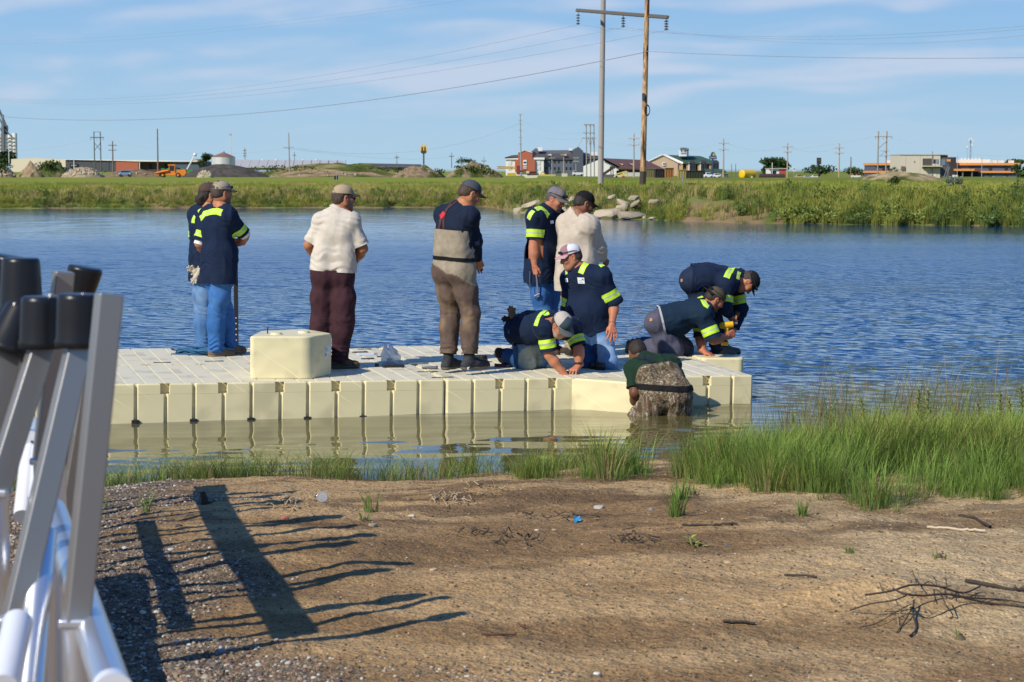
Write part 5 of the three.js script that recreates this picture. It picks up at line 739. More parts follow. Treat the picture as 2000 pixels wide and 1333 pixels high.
{
  const gTop = (p) => landY(p.x, -p.z);
  // the nearest frame: right hand post and its pipe
  const make = (label, top, bot, w, opt = {}) => {
    const th = thing('aluminium_frame', label, 'metal frame', V(bot.x, 0, bot.z), 'aluminium frames stacked along the bank'); const L = (p) => V(p.x - bot.x, p.y, p.z - bot.z), dir = top.clone().sub(bot).normalize();
    squarePost(L(bot), L(top), w, V(0.46, 0, 1), th);
    const foot = bot.clone().addScaledVector(dir, -0.001), g0 = gTop(bot); const low = opt.low ?? V(bot.x + 0.0, Math.max(g0 - 0.02, 0.1), bot.z + 0.02);
    M('weld_collar', rbox(w * 1.25, 0.018, w * 1.2, 0.006, 0, bot.y, 0), ALU2, th);
    M('round_pipe', bar(L(low), L(foot), w * 0.52, w * 0.52, 18), opt.white ? WHITEP : ALU2, th);
    if (opt.foot) { const f = opt.foot; rubberFoot(L(top.clone().addScaledVector(dir, -(f.down ?? 0.10))), f.up ? V(0.02, 1, 0).normalize() : dir, f.r0 ?? 0.042, f.r1 ?? 0.040, f.h ?? 0.105, th); }
    return th;
  };
  const A = make('nearest aluminium frame, a bare square post leaning right without a rubber cap', at(213, 574, 3.55), at(148, 1215, 3.50), 0.042);
  void A;
  make('aluminium frame crossing behind the bare post, its black cap half hidden', at(176, 578, 3.95), at(28, 1212, 3.8), 0.044, { foot: { r0: 0.042, r1: 0.040, h: 0.10, down: 0.10, up: 1 } });
  make('aluminium frame with a big upright black rubber cap, second from the bare post', at(112, 580, 4.1), at(-8, 962, 4.0), 0.045, { foot: { r0: 0.043, r1: 0.040, h: 0.10, down: 0.105, up: 1 } });
  make('aluminium frame with a widening black rubber cap at the left edge', at(44, 598, 4.2), at(-70, 960, 4.1), 0.050, { foot: { r0: 0.056, r1: 0.034, h: 0.105, down: 0.105 } });
  make('aluminium frame behind the two big caps, its bare end above them', at(124, 530, 5.0), at(84, 900, 5.0), 0.046, {});
  make('aluminium frame with a shiny cap pointing right behind the bare post', at(164, 536, 5.5), at(110, 860, 5.5), 0.046, { foot: { r0: 0.034, r1: 0.046, h: 0.09, down: 0.07 } });
  make('aluminium frame with a tall black cap behind the left caps', at(52, 530, 4.9), at(-4, 930, 4.9), 0.046, { foot: { r0: 0.050, r1: 0.044, h: 0.13, down: 0.10, up: 1 } });
  make('aluminium frame with a dusty rounded cap cut by the left edge', at(20, 516, 5.3), at(-50, 930, 5.3), 0.046, { foot: { r0: 0.05, r1: 0.05, h: 0.12, down: 0.10 } });
  // the rest of the row, smaller and smaller towards the water
  const r = rng(31);
  const n = 19; for (let i = 0; i < n; i++) {
    const z = 7.15 + i * 0.25, gx = -0.212 * z - 0.05 + (r() - 0.5) * 0.16, g = landY(gx, z), h = 1.20 + (r() - 0.5) * 0.18 - i * 0.008, lean = 0.10 + (r() - 0.5) * 0.16, leanZ = (r() - 0.5) * 0.34 + (i % 3 === 0 ? 0.22 : 0);
    const bot = V(gx - 0.05, g + 0.28, -z), top = V(gx + lean, g + h, -z + leanZ);
    const capd = i % 4 !== 1; make(['aluminium frame in the stacked row, black cap on its top', 'bare ended aluminium frame farther back in the stacked row'][capd ? 0 : 1], top, bot, 0.05, { low: V(bot.x - 0.04, g - 0.03, bot.z), foot: capd ? { r0: 0.043 + r() * 0.008, r1: 0.040 + r() * 0.008, h: 0.10 + r() * 0.02, down: 0.07 } : null });
  }
  // long round pipes and beams lying along the row
  const pipe = (name, label, a, b, rad, mat, cap) => { const th = thing(name, label, 'pipe', V(a.x, 0, a.z)); const o = V(a.x, 0, a.z); M('pipe_wall', bar(a.clone().sub(o), b.clone().sub(o), rad, rad, 22), mat, th); if (cap) { const d = a.clone().sub(b).normalize(); M('end_cap', new THREE.CylinderGeometry(rad * 1.04, rad * 1.04, 0.03, 22).applyQuaternion(new THREE.Quaternion().setFromUnitVectors(V(0, 1, 0), d)).translate(0, a.y, 0).translate(...d.clone().multiplyScalar(0.015).toArray()), WHITEP, th); M('cap_hole', new THREE.CylinderGeometry(rad * 0.14, rad * 0.14, 0.034, 10).applyQuaternion(new THREE.Quaternion().setFromUnitVectors(V(0, 1, 0), d)).translate(0, a.y, 0).translate(...d.clone().multiplyScalar(0.0155).toArray()), std(0.02, 0.02, 0.02), th); } return th; };
  pipe('metal_pipe', 'shiny blue grey pipe running down behind the bare post to the bottom edge', at(218, 1345, 3.15), at(104, 1000, 4.6), 0.030, ALU2, true);
  pipe('metal_pipe', 'white capped pipe end with a small hole, between the leaning posts', at(62, 862, 5.3), at(66, 832, 6.1), 0.024, WHITEP, true);
  pipe('metal_pipe', 'white pipe standing under the capped pipe end', at(44, 1010, 5.1), at(60, 868, 5.3), 0.024, WHITEP);
  pipe('metal_pipe', 'second white pipe beside it, a little lower', at(70, 1030, 4.9), at(78, 880, 5.2), 0.024, WHITEP);
  pipe('metal_pipe', 'silver pipe standing between the two nearest posts', at(58, 1345, 3.7), at(84, 1040, 3.9), 0.026, ALU2);
  pipe('metal_pipe', 'white round pipe at the bottom left corner', at(6, 1345, 3.4), at(34, 1216, 3.6), 0.026, WHITEP);
  const lineAt = (z, off, h) => V(-0.216 * z + off, landY(-0.216 * z, z) + h, -z);
  const rail = (label, z0, z1, off, h, w, hh) => { const a = lineAt(z0, off, h), b = lineAt(z1, off, h), o = V(a.x, 0, a.z), th = thing('aluminium_beam', label, 'metal beam', o); M('beam_wall', beam(a.clone().sub(o), b.clone().sub(o), w, hh, V(0, 1, 0), 0.008), ALU, th); for (const t of [0.2, 0.5, 0.8]) { const p = a.clone().lerp(b, t).sub(o); M('beam_bracket', rbox(w * 1.3, hh * 1.15, 0.05, 0.005, p.x, p.y, p.z), ALU2, th); } };
  rail('long aluminium beam lying along the row of frames', 7.15, 12.2, -0.05, 0.82, 0.06, 0.13);
  rail('thinner aluminium beam lower down along the row', 7.6, 10.4, -0.12, 0.50, 0.05, 0.06);
  rail('lowest aluminium beam near the ground along the row', 6.2, 9.0, -0.04, 0.24, 0.06, 0.18);
}
// ---------------------------------------------------------------- far side of the field
const C = {}; const paintM = (r, g, b, rough = 0.85) => C[[r, g, b, rough]] ??= std(r, g, b, rough);
class Far {
  constructor(name, label, cat, px, py, D, group) { this.D = D; this.s = D / FPX; this.px = px; this.py = py; this.o = thing(name, label, cat, at(px, py, D), group); }
  x(p) { return (p - this.px) * this.s; } y(p) { return (this.py - p) * this.s; }
  box(n, x0, y0, x1, y1, z, dep, m, parent = this.o) { return M(n, box(Math.abs(x1 - x0) * this.s, Math.abs(y1 - y0) * this.s, dep, this.x((x0 + x1) / 2), this.y((y0 + y1) / 2), z - dep / 2), m, parent); }
  poly(n, pts, z, dep, m, parent = this.o) { const sh = new THREE.Shape(); pts.forEach(([a, b], i) => i ? sh.lineTo(this.x(a), this.y(b)) : sh.moveTo(this.x(a), this.y(b))); return M(n, new THREE.ExtrudeGeometry(sh, { depth: dep, bevelEnabled: false }).translate(0, 0, z - dep), m, parent); }
  slab(n, pts, th, m, parent = this.o) { const P = pts.map(([a, b, z]) => [this.x(a), this.y(b), z]), pos = [], idx = []; for (const d of [0, -th]) for (const p of P) pos.push(p[0], p[1] + d, p[2]); const k = P.length; for (let i = 1; i < k - 1; i++) idx.push(0, i, i + 1, k, k + i + 1, k + i); for (let i = 0; i < k; i++) { const j = (i + 1) % k; idx.push(i, k + i, j, j, k + i, k + j); } const g = geoFrom(pos, idx).toNonIndexed(); g.computeVertexNormals(); return M(n, g, m, parent); }
  bar(n, x0, y0, x1, y1, r, m, z = 0, z1 = z, parent = this.o, r1 = r) { return M(n, bar(V(this.x(x0), this.y(y0), z), V(this.x(x1), this.y(y1), z1), r, r1, 10), m, parent); }
  cyl(n, x0, x1, y0, y1, z, m, parent = this.o) { const r = (x1 - x0) / 2 * this.s; return M(n, new THREE.CylinderGeometry(r, r, (y1 - y0) * this.s, 24).translate(this.x((x0 + x1) / 2), this.y((y0 + y1) / 2), z), m, parent); }
  lights(n, xs, ys, w, h, z, m, parent) { for (const a of xs) for (const b of ys) { const f = this.box(n, a - w / 2, b - h / 2, a + w / 2, b + h / 2, z + 0.12, 0.3, paintM(0.5, 0.5, 0.5), parent); this.box('pane', a - w * 0.38, b - h * 0.4, a + w * 0.38, b + h * 0.4, z + 0.15, 0.1, m, f); } }
}
const GLASS = std(0.02, 0.025, 0.035, 0.15), WOODP = paintM(0.16, 0.125, 0.10), WOODL = paintM(0.42, 0.31, 0.19), STEEL = std(0.34, 0.37, 0.40, 0.5, { metalness: 0.5 });
// ---- trees, bushes, grass
const leafTex = null; void leafTex;
function leafCloud(n, rx, ry, rz, size, seed, colors, bumps = 7) { // leaves through the volume of an uneven crown
  const r = rng(seed), pos = [], col = [], nor = [], c = []; for (let i = 0; i < bumps; i++) { const a = r() * 6.283, t = Math.sqrt(r()) * 0.68; c.push([Math.cos(a) * t, (r() - 0.42) * 1.0, Math.sin(a) * t, 0.36 + r() * 0.24, 0.75 + r() * 0.5]); }
  for (let i = 0; i < n; i++) { const b = c[Math.floor(r() * bumps)], u = r() * 2 - 1, a = r() * 6.283, s = Math.sqrt(1 - u * u), R = b[3] * Math.pow(r(), 0.33); let x = (b[0] + s * Math.cos(a) * R) * rx, y = Math.max(-0.9, b[1] + u * R * 0.85) * ry, z = (b[2] + s * Math.sin(a) * R) * rz; const q = size * (0.6 + r() * 0.8), e = new THREE.Euler(r() * 3, r() * 6.28, r() * 3), v = [V(-q, 0, 0), V(0, -q * 0.5, q * 0.1), V(q, 0, 0), V(0, q * 0.5, q * 0.1)].map((w) => w.applyEuler(e)), k = colors[Math.floor(r() * colors.length)], m = b[4] * (0.8 + 0.4 * r()); const N = V(s * Math.cos(a), u + 0.35, s * Math.sin(a)).normalize();
    for (const t of [0, 1, 2, 0, 2, 3]) { pos.push(x + v[t].x, y + v[t].y, z + v[t].z); col.push(k[0] * m, k[1] * m, k[2] * m); nor.push(N.x, N.y, N.z); } }
  void nor; return geoFrom(pos, null, col);
}
const LEAF = new THREE.MeshPhysicalMaterial({ vertexColors: true, roughness: 0.75, side: THREE.DoubleSide, specularIntensity: 0.3 });
function farTree(name, label, cat, x0, x1, y0, y1, D, colors, seed, n = 900, trunk = true) {
  const f = new Far(name, label, cat, (x0 + x1) / 2, y1, D), w = (x1 - x0) / 2 * f.s, h = (y1 - y0) * f.s; const g = leafCloud(n, w * 1.15, h * 0.52, w * 1.0, Math.max(w, h) * 0.09, seed, colors); M('crown', g.translate(0, h * 0.50, 0), LEAF, f.o);
  if (trunk) { M('trunk', mergeGeometries([bake(bar(V(0, -0.3, 0), V(w * 0.05, h * 0.55, 0), h * 0.045, h * 0.025, 8)), ...[[0.5, 0.75], [-0.45, 0.7], [0.1, 0.85], [-0.2, 0.8]].map(([a, b], i) => bake(bar(V(0, h * (0.2 + i * 0.05), 0), V(w * a, h * b, w * (i % 2 ? 0.3 : -0.3)), h * 0.022, h * 0.008, 6)))]), WOODP, f.o); } return f;
}
const GREEN = [[0.030, 0.060, 0.018], [0.045, 0.085, 0.022], [0.022, 0.045, 0.014], [0.06, 0.10, 0.03]], BUSH = [[0.06, 0.10, 0.025], [0.08, 0.12, 0.03], [0.045, 0.075, 0.02]], GREYG = [[0.16, 0.20, 0.15], [0.22, 0.26, 0.20], [0.10, 0.13, 0.09]];
const mat4 = (p, s, ry, tilt = 0, sy = 1) => new THREE.Matrix4().compose(p, new THREE.Quaternion().setFromEuler(new THREE.Euler(tilt, ry, 0)), V(s, s * sy, s));
function blades(n, h, spread, w, lean, seed, tip = [1.25, 1.2, 0.9]) { // a tuft: n curved blades
  const r = rng(seed), pos = [], col = [], idx = [], nor = [];
  for (let i = 0; i < n; i++) { const a = r() * 6.283, R = Math.sqrt(r()) * spread, x0 = Math.cos(a) * R, z0 = Math.sin(a) * R, H = h * (0.5 + 0.5 * r()), d = a + (r() - 0.5) * 1.6, L = lean * H * (0.3 + r()), W = w * (0.7 + 0.6 * r()), fx = Math.cos(d), fz = Math.sin(d), sx = -fz, sz = fx, m = 0.75 + 0.5 * r(), b0 = pos.length / 3;
    for (let k = 0; k <= 4; k++) { const t = k / 4, ww = W * (1 - t * t) * (k === 4 ? 0.05 : 1), x = x0 + fx * L * t * t, z = z0 + fz * L * t * t, y = H * (t - 0.12 * t * t * lean * 2); for (const s of [-1, 1]) { pos.push(x + sx * ww * s / 2, y, z + sz * ww * s / 2); col.push(mix(0.72, tip[0], t) * m, mix(0.72, tip[1], t) * m, mix(0.7, tip[2], t) * m); nor.push(fx * 0.55, 0.75, fz * 0.55); } }
    for (let k = 0; k < 4; k++) { const q = b0 + k * 2; idx.push(q, q + 1, q + 2, q + 1, q + 3, q + 2); } }
  void nor; return geoFrom(pos, idx, col);
}
const GRASSM = new THREE.MeshPhysicalMaterial({ vertexColors: true, roughness: 0.8, side: THREE.DoubleSide, transmission: 0.35, thickness: 0, specularIntensity: 0.3 });
const DRYM = new THREE.MeshPhysicalMaterial({ vertexColors: true, roughness: 0.8, side: THREE.DoubleSide, specularIntensity: 0.2 });
{
  const r = rng(404), tall = [], dry = [], weeds = [], low = [], yellow = [];
  const put = (list, u, d, s, c, sy = 1) => { const p = farPoint(u, d); p.y -= 0.03; list.push({ m: mat4(p, s, r() * 6.28, (r() - 0.5) * 0.2, sy), c: RGB(...c) }); };
  for (let i = 0; i < 15000; i++) {
    const u = (r() * 2 - 1) * 0.27, px = 1000 + u * FPX, right = px > 1000; let d = -0.1 + Math.pow(r(), 1.5) * (right ? 12 : 8);
    const cl = fbm(px * 0.02, d * 0.2, 2, 4), bare = (px > 1335 && px < 1440 && d < 7) || (px > 1440 && px < 1530 && d < 2.2) || (px > 1560 && d > 10 && d < 13.5); if (bare && r() < 0.93) continue; if (cl < -0.12 && r() < 0.6) continue;
    if (px > 985 && px < 1062 && d < 1.4 && r() < 0.8) continue; if (px > 1165 && px < 1262 && d < 1.6 && r() < 0.85) continue;
    const k = r(), hue = fbm(px * 0.03, d * 0.15, 7, 3), m = 0.75 + 0.5 * r(), tallness = px > 1500 && d < 8 ? 1.35 : 1;
    if (k < 0.62) put(tall, u, d, (0.24 + 0.34 * r()) * (right ? 1.35 : 1) * tallness * (d < 0.7 ? 0.7 : 1), hue > 0.02 ? [0.25 * m, 0.27 * m, 0.065 * m] : [0.15 * m, 0.20 * m, 0.05 * m]);
    else if (k < 0.88) { if (d > 1) put(dry, u, d, (0.32 + 0.38 * r()) * (right ? 1.15 : 1), [0.42 * m, 0.34 * m, 0.18 * m]); }
    else { if (d < 0.3 && !(px > 1500)) continue; put(weeds, u, d, (0.17 + 0.26 * r()) * (right ? 1.4 : 1) * tallness, hue > 0.05 ? [0.18 * m, 0.225 * m, 0.05 * m] : [0.10 * m, 0.145 * m, 0.04 * m], 0.8 + 0.5 * r()); }
  }
  for (let i = 0; i < 11000; i++) { const u = (r() * 2 - 1) * 0.27, px = 1000 + u * FPX, d = 8 + Math.pow(r(), 1.7) * 120, right = px > 1000; if (px > 1560 && d > 10 && d < 14.5) continue; const m = 0.75 + 0.5 * r(), q = fbm(px * 0.01, d * 0.04, 4, 3); put(q > 0.12 ? yellow : low, u, d, 0.22 + 0.22 * r() + (right ? 0.14 : 0), q > 0.12 ? [0.33 * m, 0.29 * m, 0.11 * m] : [0.22 * m, 0.265 * m, 0.055 * m]); }
  const G = (name, label, geo, mat, list) => tag(instances(name, geo, mat, list), label, 'grass', null, 'stuff');
  G('bank_grass', 'green reeds and tall grass along the far bank', blades(26, 1.05, 0.32, 0.030, 0.35, 11), DRYM, tall);
  G('dry_bank_grass', 'dry straw coloured grass along the far bank', blades(30, 1.0, 0.25, 0.022, 0.25, 12), DRYM, dry);
  G('bank_weeds', 'leafy green weeds along the far bank', leafCloud(260, 0.75, 0.75, 0.7, 0.07, 13, [[1, 1, 1], [0.8, 0.8, 0.8], [1.2, 1.2, 1.1]], 5).translate(0, 0.6, 0), LEAF, weeds);
  G('field_grass', 'low green grass of the field beyond the lake', blades(24, 1, 0.9, 0.05, 0.5, 14), DRYM, low);
  G('dry_field_grass', 'low dry grass patches in the field', blades(24, 1, 0.8, 0.04, 0.4, 15), DRYM, yellow);
}
// ---- pale slabs of rock at the water's edge
function rock(seed, sx, sy, sz, flat = 0.25) { const g = new THREE.IcosahedronGeometry(1, 3), p = g.attributes.position, r = rng(seed), planes = [...Array(9)].map(() => { const v = V(r() * 2 - 1, r() * 2 - 1, r() * 2 - 1).normalize(); return [v, 0.55 + r() * 0.35]; }); planes.push([V(0, 1, 0.1).normalize(), 0.5], [V(0, -1, 0), 0.5]);
  for (let i = 0; i < p.count; i++) { const v = V(p.getX(i), p.getY(i), p.getZ(i)); for (const [n, d] of planes) { const k = v.dot(n) - d; if (k > 0) v.addScaledVector(n, -k); } v.multiplyScalar(1 + 0.05 * noise(v.x * 4 + seed, v.y * 4, v.z * 4)); p.setXYZ(i, v.x * sx, v.y * sy, v.z * sz); } g.computeVertexNormals(); void flat; return bake(g); }
const stoneMap = colorMap(256, 256, (u, v) => { const a = fbm(u * 8, v * 8, 2, 5), k = 1 + a * 0.7; return [0.66 * k, 0.60 * k, 0.50 * k]; }, true);
const ROCKM = new THREE.MeshStandardMaterial({ color: RGB(0.44, 0.37, 0.265), roughness: 0.95 }), ROCKM2 = new THREE.MeshStandardMaterial({ color: RGB(0.34, 0.28, 0.20), roughness: 0.95 }); void stoneMap;
[[1016, 413, 26, 15, 0.1, 'left of the standing man, lowest'], [1032, 421, 34, 13, 0.05, 'at the waterline left of the standing man'], [1010, 420, 22, 8, 0, 'flat at the left tip of the rock heap'], [1040, 398, 40, 9, 0.35, 'leaning, highest in the left heap'], [1052, 406, 22, 9, 0.2, 'in the middle of the left heap'], [1046, 414, 16, 8, 0, 'small, in the left heap'], [1108, 402, 26, 14, 0.5, 'between the two men, leaning'], [1113, 412, 30, 16, 0.4, 'between the two men, large'], [1100, 421, 30, 13, 0, 'between the two men, at the waterline'], [1119, 392, 14, 14, 0.9, 'behind the black cap'], [1156, 423, 12, 8, 0, 'right of the cream shoulder'],
  [1188, 419, 48, 19, 0.05, 'broad, at the waterline of the right heap'], [1212, 410, 32, 16, 0.55, 'leaning, across the right heap'], [1232, 421, 52, 15, -0.05, 'wide triangular, at the waterline of the right heap'], [1218, 397, 24, 10, -0.35, 'on top of the right heap'], [1212, 406, 14, 10, 0, 'pale, in the middle of the right heap'], [1241, 398, 22, 8, 0.5, 'small leaning, right of the top'], [1238, 387, 19, 9, 0, 'apart, above the right heap'], [1194, 385, 15, 7, 0.3, 'small, high in the grass'], [1277, 394, 19, 9, 0, 'lone, in the grass to the right'], [1277, 426, 18, 5, 0, 'low, at the waterline far right of the heap'], [1258, 425, 6, 5, 0, 'tiny, at the waterline']].forEach(([px, py, w, h, tilt, where], i) => {
  const u = (px - 1000) / FPX, D = farShore(u) + (428 - py) * 0.055, s = D / FPX; const th = M('limestone_slab', rock(900 + i, w * s * 0.62, h * s * 0.95, w * s * 0.45).rotateZ(tilt), i % 3 === 1 ? ROCKM2 : ROCKM); tag(th, 'pale limestone slab on the far bank, ' + where, 'rock', 'limestone slabs on the far bank'); th.position.copy(at(px, py, D)); th.rotation.y = 0;
});
// ---- the two big transmission poles
{
  const woodMap = colorMap(128, 512, (u, v) => { const a = fbm(u * 14, v * 40, 3, 4), st = smooth(0.15, 0.35, fbm(u * 5 + 3, v * 9, 8, 4)), k = 1 + a * 0.5; return [mix(0.66, 0.30, st) * k, mix(0.53, 0.19, st) * k, mix(0.38, 0.11, st) * k]; }, true);
  const L = new Far('utility_pole', 'tall grey weathered wooden transmission pole, left of the pair', 'pole', 1173, 363, 168), R = new Far('utility_pole', 'tall brown stained wooden transmission pole, right of the pair, with a coil of cable', 'pole', 1255, 370, 152);
  const gw = std(0.33, 0.30, 0.27, 0.9), bw = new THREE.MeshStandardMaterial({ map: woodMap, roughness: 0.9 });
  L.bar('pole_shaft', 1173, 366, 1177.5, -30, 0.235, gw, 0, 0, L.o, 0.20); { const m = R.bar('pole_shaft', 1255, 372, 1263, -30, 0.225, bw, 0, 0, R.o, 0.17); void m; R.bar('tarred_base', 1255, 372, 1255.8, 335, 0.235, paintM(0.05, 0.04, 0.03)); }
  const box1 = R.box('junction_box', 1253, 184, 1257.5, 196, 0.42, 0.3, paintM(0.05, 0.06, 0.07)); void box1; M('cable_coil', new THREE.TorusGeometry(0.36, 0.06, 8, 28).scale(0.5, 1, 1).translate(R.x(1263), R.y(217), 0.25), paintM(0.03, 0.02, 0.018), R.o); R.bar('cable_lead', 1259, 190, 1263, 208, 0.03, paintM(0.03, 0.03, 0.03), 0.25);
  const arm = thing('cross_arm', 'long dark wooden cross arm bolted across the two tall poles', 'cross arm', at(1215, 27, 160)); const a0 = at(1126, 20.5, 172).sub(arm.position), a1 = at(1304, 34.5, 148).sub(arm.position); a0.z += 0.35; a1.z += 0.35;
  M('arm_timber', beam(a0, a1, 0.24, 0.16, V(0, 0, 1)), paintM(0.11, 0.095, 0.08), arm);
  const ins = [[1129, 24, 49, 171.5], [1217, 30, 54, 160], [1301, 36, 60, 148.4]]; const ends = [];
  ins.forEach(([px, y0, y1, D], i) => { const f = new Far('insulator_string', ['string of dark insulator discs at the left end of the cross arm', 'string of dark insulator discs in the middle of the cross arm', 'string of dark insulator discs at the right end of the cross arm'][i], 'insulator', px, y0, D); f.bar('link', px, y0, px, y1, 0.03, STEEL, 0.35); for (let k = 0; k < 4; k++) M('insulator_disc', new THREE.CylinderGeometry(0.10, 0.17, 0.09, 16).translate(0, f.y(mix(y0 + 6, y1 - 3, k / 3)), 0.35), std(0.05, 0.035, 0.028, 0.25), f.o); ends.push(at(px, y1, D).add(V(0, 0, 0.35))); });
  const wireM = std(0.24, 0.27, 0.31, 0.6), wire = (label, pts, rad) => { const m = M('power_line', tube(pts, rad, 5, 60), wireM); tag(m, label, 'cable'); };
  const sag = (a, b, s) => [...Array(13)].map((_, i) => { const t = i / 12, p = a.clone().lerp(b, t); p.y -= 4 * s * t * (1 - t); return p; });
  [[188, 'left'], [190, 'middle'], [192, 'right']].forEach(([y, n], i) => { wire(`power line sagging away left from the ${n} insulator string`, sag(ends[i], at(-60, y, 330 - i * 3), 2.6), 0.011); wire(`power line running off right from the ${n} insulator string`, sag(ends[i], at(2100, [42, 46, 58][i], 118 + i * 4), 0.9), 0.009); });
  wire('heavier dark cable from the right pole sagging down to the left edge', sag(at(1256, 103, 151.8), at(-60, 222, 260), 2.4), 0.026); wire('dark cable from the right pole running off to the right', sag(at(1259, 100, 151.8), at(2100, 111, 118), 0.25), 0.018);
  wire('thin upper wire crossing the top left corner', sag(at(1000, -22, 190), at(-60, 78, 330), 1.4), 0.007); wire('second thin wire just below the upper one at the top left', sag(at(1010, -16, 188), at(-60, 85, 330), 1.4), 0.007);
}
// ---- smaller poles
function pole(label, px, y0, y1, D, o = {}) { const f = new Far('utility_pole', label, 'pole', px, y1, D), m = o.m ?? WOODP; f.bar('pole_shaft', px - (o.lean ?? 0), y1 + 6, px, y0, (o.w ?? 2) * f.s / 2 * 1.15, m, 0, 0, f.o, (o.w ?? 2) * f.s / 2 * 0.8); for (const [yy, hw] of o.arms ?? []) { f.box('cross_arm', px - hw, yy - 0.6, px + hw, yy + 0.6, 0.3, 0.25, m); for (const k of [-0.9, -0.45, 0.45, 0.9]) f.box('insulator', px + hw * k - 0.4, yy - 2.2, px + hw * k + 0.4, yy - 0.6, 0.25, 0.12, paintM(0.3, 0.3, 0.3)); } if (o.lamp) f.box('lamp_head', px - 2.4, y0 - 2, px + 2.4, y0 + 1, 0.4, 0.8, paintM(0.4, 0.42, 0.44)); return f; }
pole('small wooden pole with two cross arms right of the H frame at the left', 220, 276, 331, 560, { w: 2.6, arms: [[284.5, 8], [294, 7.5]] });
pole('plain tall brown pole standing by the orange loader', 308, 252, 336, 470, { w: 2.8, m: paintM(0.22, 0.14, 0.085) });
pole('thin white lamp post right of the silo', 450, 263, 305, 640, { w: 1.4, m: paintM(0.6, 0.62, 0.64), lamp: true });
pole('faint pole with three arms far behind the gravel heap', 478, 289, 313, 1100, { w: 1.2, arms: [[295, 3], [300, 3], [305, 3]] });
pole('leaning grey pole with one cross arm near the long metal roof', 564, 260, 330, 430, { w: 2.4, arms: [[289, 10]], lean: -1, m: paintM(0.30, 0.29, 0.27) });
pole('small distant pole just right of the leaning pole', 575, 297, 318, 1000, { w: 1.1, arms: [[304, 3]] });
pole('distant pole with cross arm left of the yellow letter sign', 775, 303, 322, 900, { w: 1.3, arms: [[308, 4.5]] });
pole('distant pole with cross arm right of the yellow letter sign', 882, 299, 322, 900, { w: 1.5, arms: [[306, 5]] });
pole('short pole just left of the brick hotel', 945, 307, 326, 900, { w: 1.1, arms: [[315, 5]] });
pole('tan pole with two cross arms between the tall pair', 1238, 262, 341, 420, { w: 3, arms: [[272, 11], [284, 11]], m: WOODL });
pole('tan pole with two cross arms right of the green roofed hotel', 1413, 272, 346, 420, { w: 3, arms: [[281, 10], [293, 10]], m: WOODL });
pole('tan pole with cross arms in front of the round tree', 1538, 280, 351, 420, { w: 2.8, arms: [[288, 10], [298, 8]], m: WOODL });
pole('tan pole with cross arms between two clumps of trees', 1639, 281, 351, 420, { w: 2.6, arms: [[290, 9], [300, 9]], m: WOODL });
pole('bare short pole left of the H frame at the right', 1662, 307, 349, 430, { w: 2.4, m: WOODP });
pole('thin dark pole left of the yellow tank', 1437, 320, 346, 430, { w: 1.4 });
pole('second thin dark pole left of the yellow tank', 1429, 320, 346, 430, { w: 1.4 });
pole('tan lamp pole before the dark hotel wing', 1101, 302, 340, 430, { w: 2, m: WOODL, lamp: false, arms: [[303, 6]] });
pole('grey pole with cross arm before the dark hotel wing', 1078, 305, 339, 440, { w: 1.7, arms: [[309, 6]], m: paintM(0.3, 0.3, 0.3) });
pole('double armed grey pole beside the dark gable', 1125, 308, 338, 440, { w: 1.7, arms: [[309, 5], [316, 6]], m: paintM(0.3, 0.3, 0.3) });
pole('grey metal stake in the bank grass beside the black box', 1334, 340, 373, 140, { w: 2.4, m: STEEL });
pole('thin pole in front of the orange banded hotel', 1918, 309, 350, 420, { w: 1.4, m: paintM(0.32, 0.31, 0.30), lamp: false });
pole('thin light pole beside the metal stair', 1870, 304, 345, 430, { w: 1.2, m: paintM(0.35, 0.35, 0.35) });
pole('thin white post in front of the beige warehouse', 144, 312, 329, 560, { w: 1.8, m: paintM(0.6, 0.6, 0.58) });
pole('white post before the tree at the far left', 17, 276, 318, 620, { w: 1.8, m: paintM(0.5, 0.52, 0.54), lamp: true });
{ const f = new Far('steel_pole', 'tall thin grey steel monopole in front of the brick hotel', 'pole', 1017, 340, 520); f.bar('mast', 1018, 344, 1016, 224, 0.20, STEEL, 0, 0, f.o, 0.09); for (const y of [225, 236, 243, 255, 269, 282]) { f.box('cross_arm', 1012.5, y - 0.4, 1020, y + 0.4, 0.2, 0.2, STEEL); f.bar('insulator', 1018, y, 1021.5, y + 9, 0.05, paintM(0.6, 0.62, 0.64), 0.1); } }
{ const f = new Far('h_frame_pole', 'dark H shaped pair of poles at the left with crossed braces', 'pole', 190, 331, 480), m = paintM(0.10, 0.105, 0.09); for (const x of [184.5, 196.8]) f.bar('pole_shaft', x, 335, x - 0.5, 258, 0.14, m, 0, 0, f.o, 0.11); f.box('cross_arm', 177, 268.4, 203.5, 270, 0.3, 0.25, m); f.box('top_brace', 184, 258, 197, 258.8, 0.1, 0.12, m); f.bar('diagonal_brace', 185, 280, 196.5, 294, 0.06, m, 0.1); f.bar('diagonal_brace', 196.5, 280, 185, 294, 0.06, m, 0.22); for (const x of [178, 190, 202]) f.bar('insulator', x, 270, x, 275, 0.07, paintM(0.4, 0.42, 0.44), 0.3); }
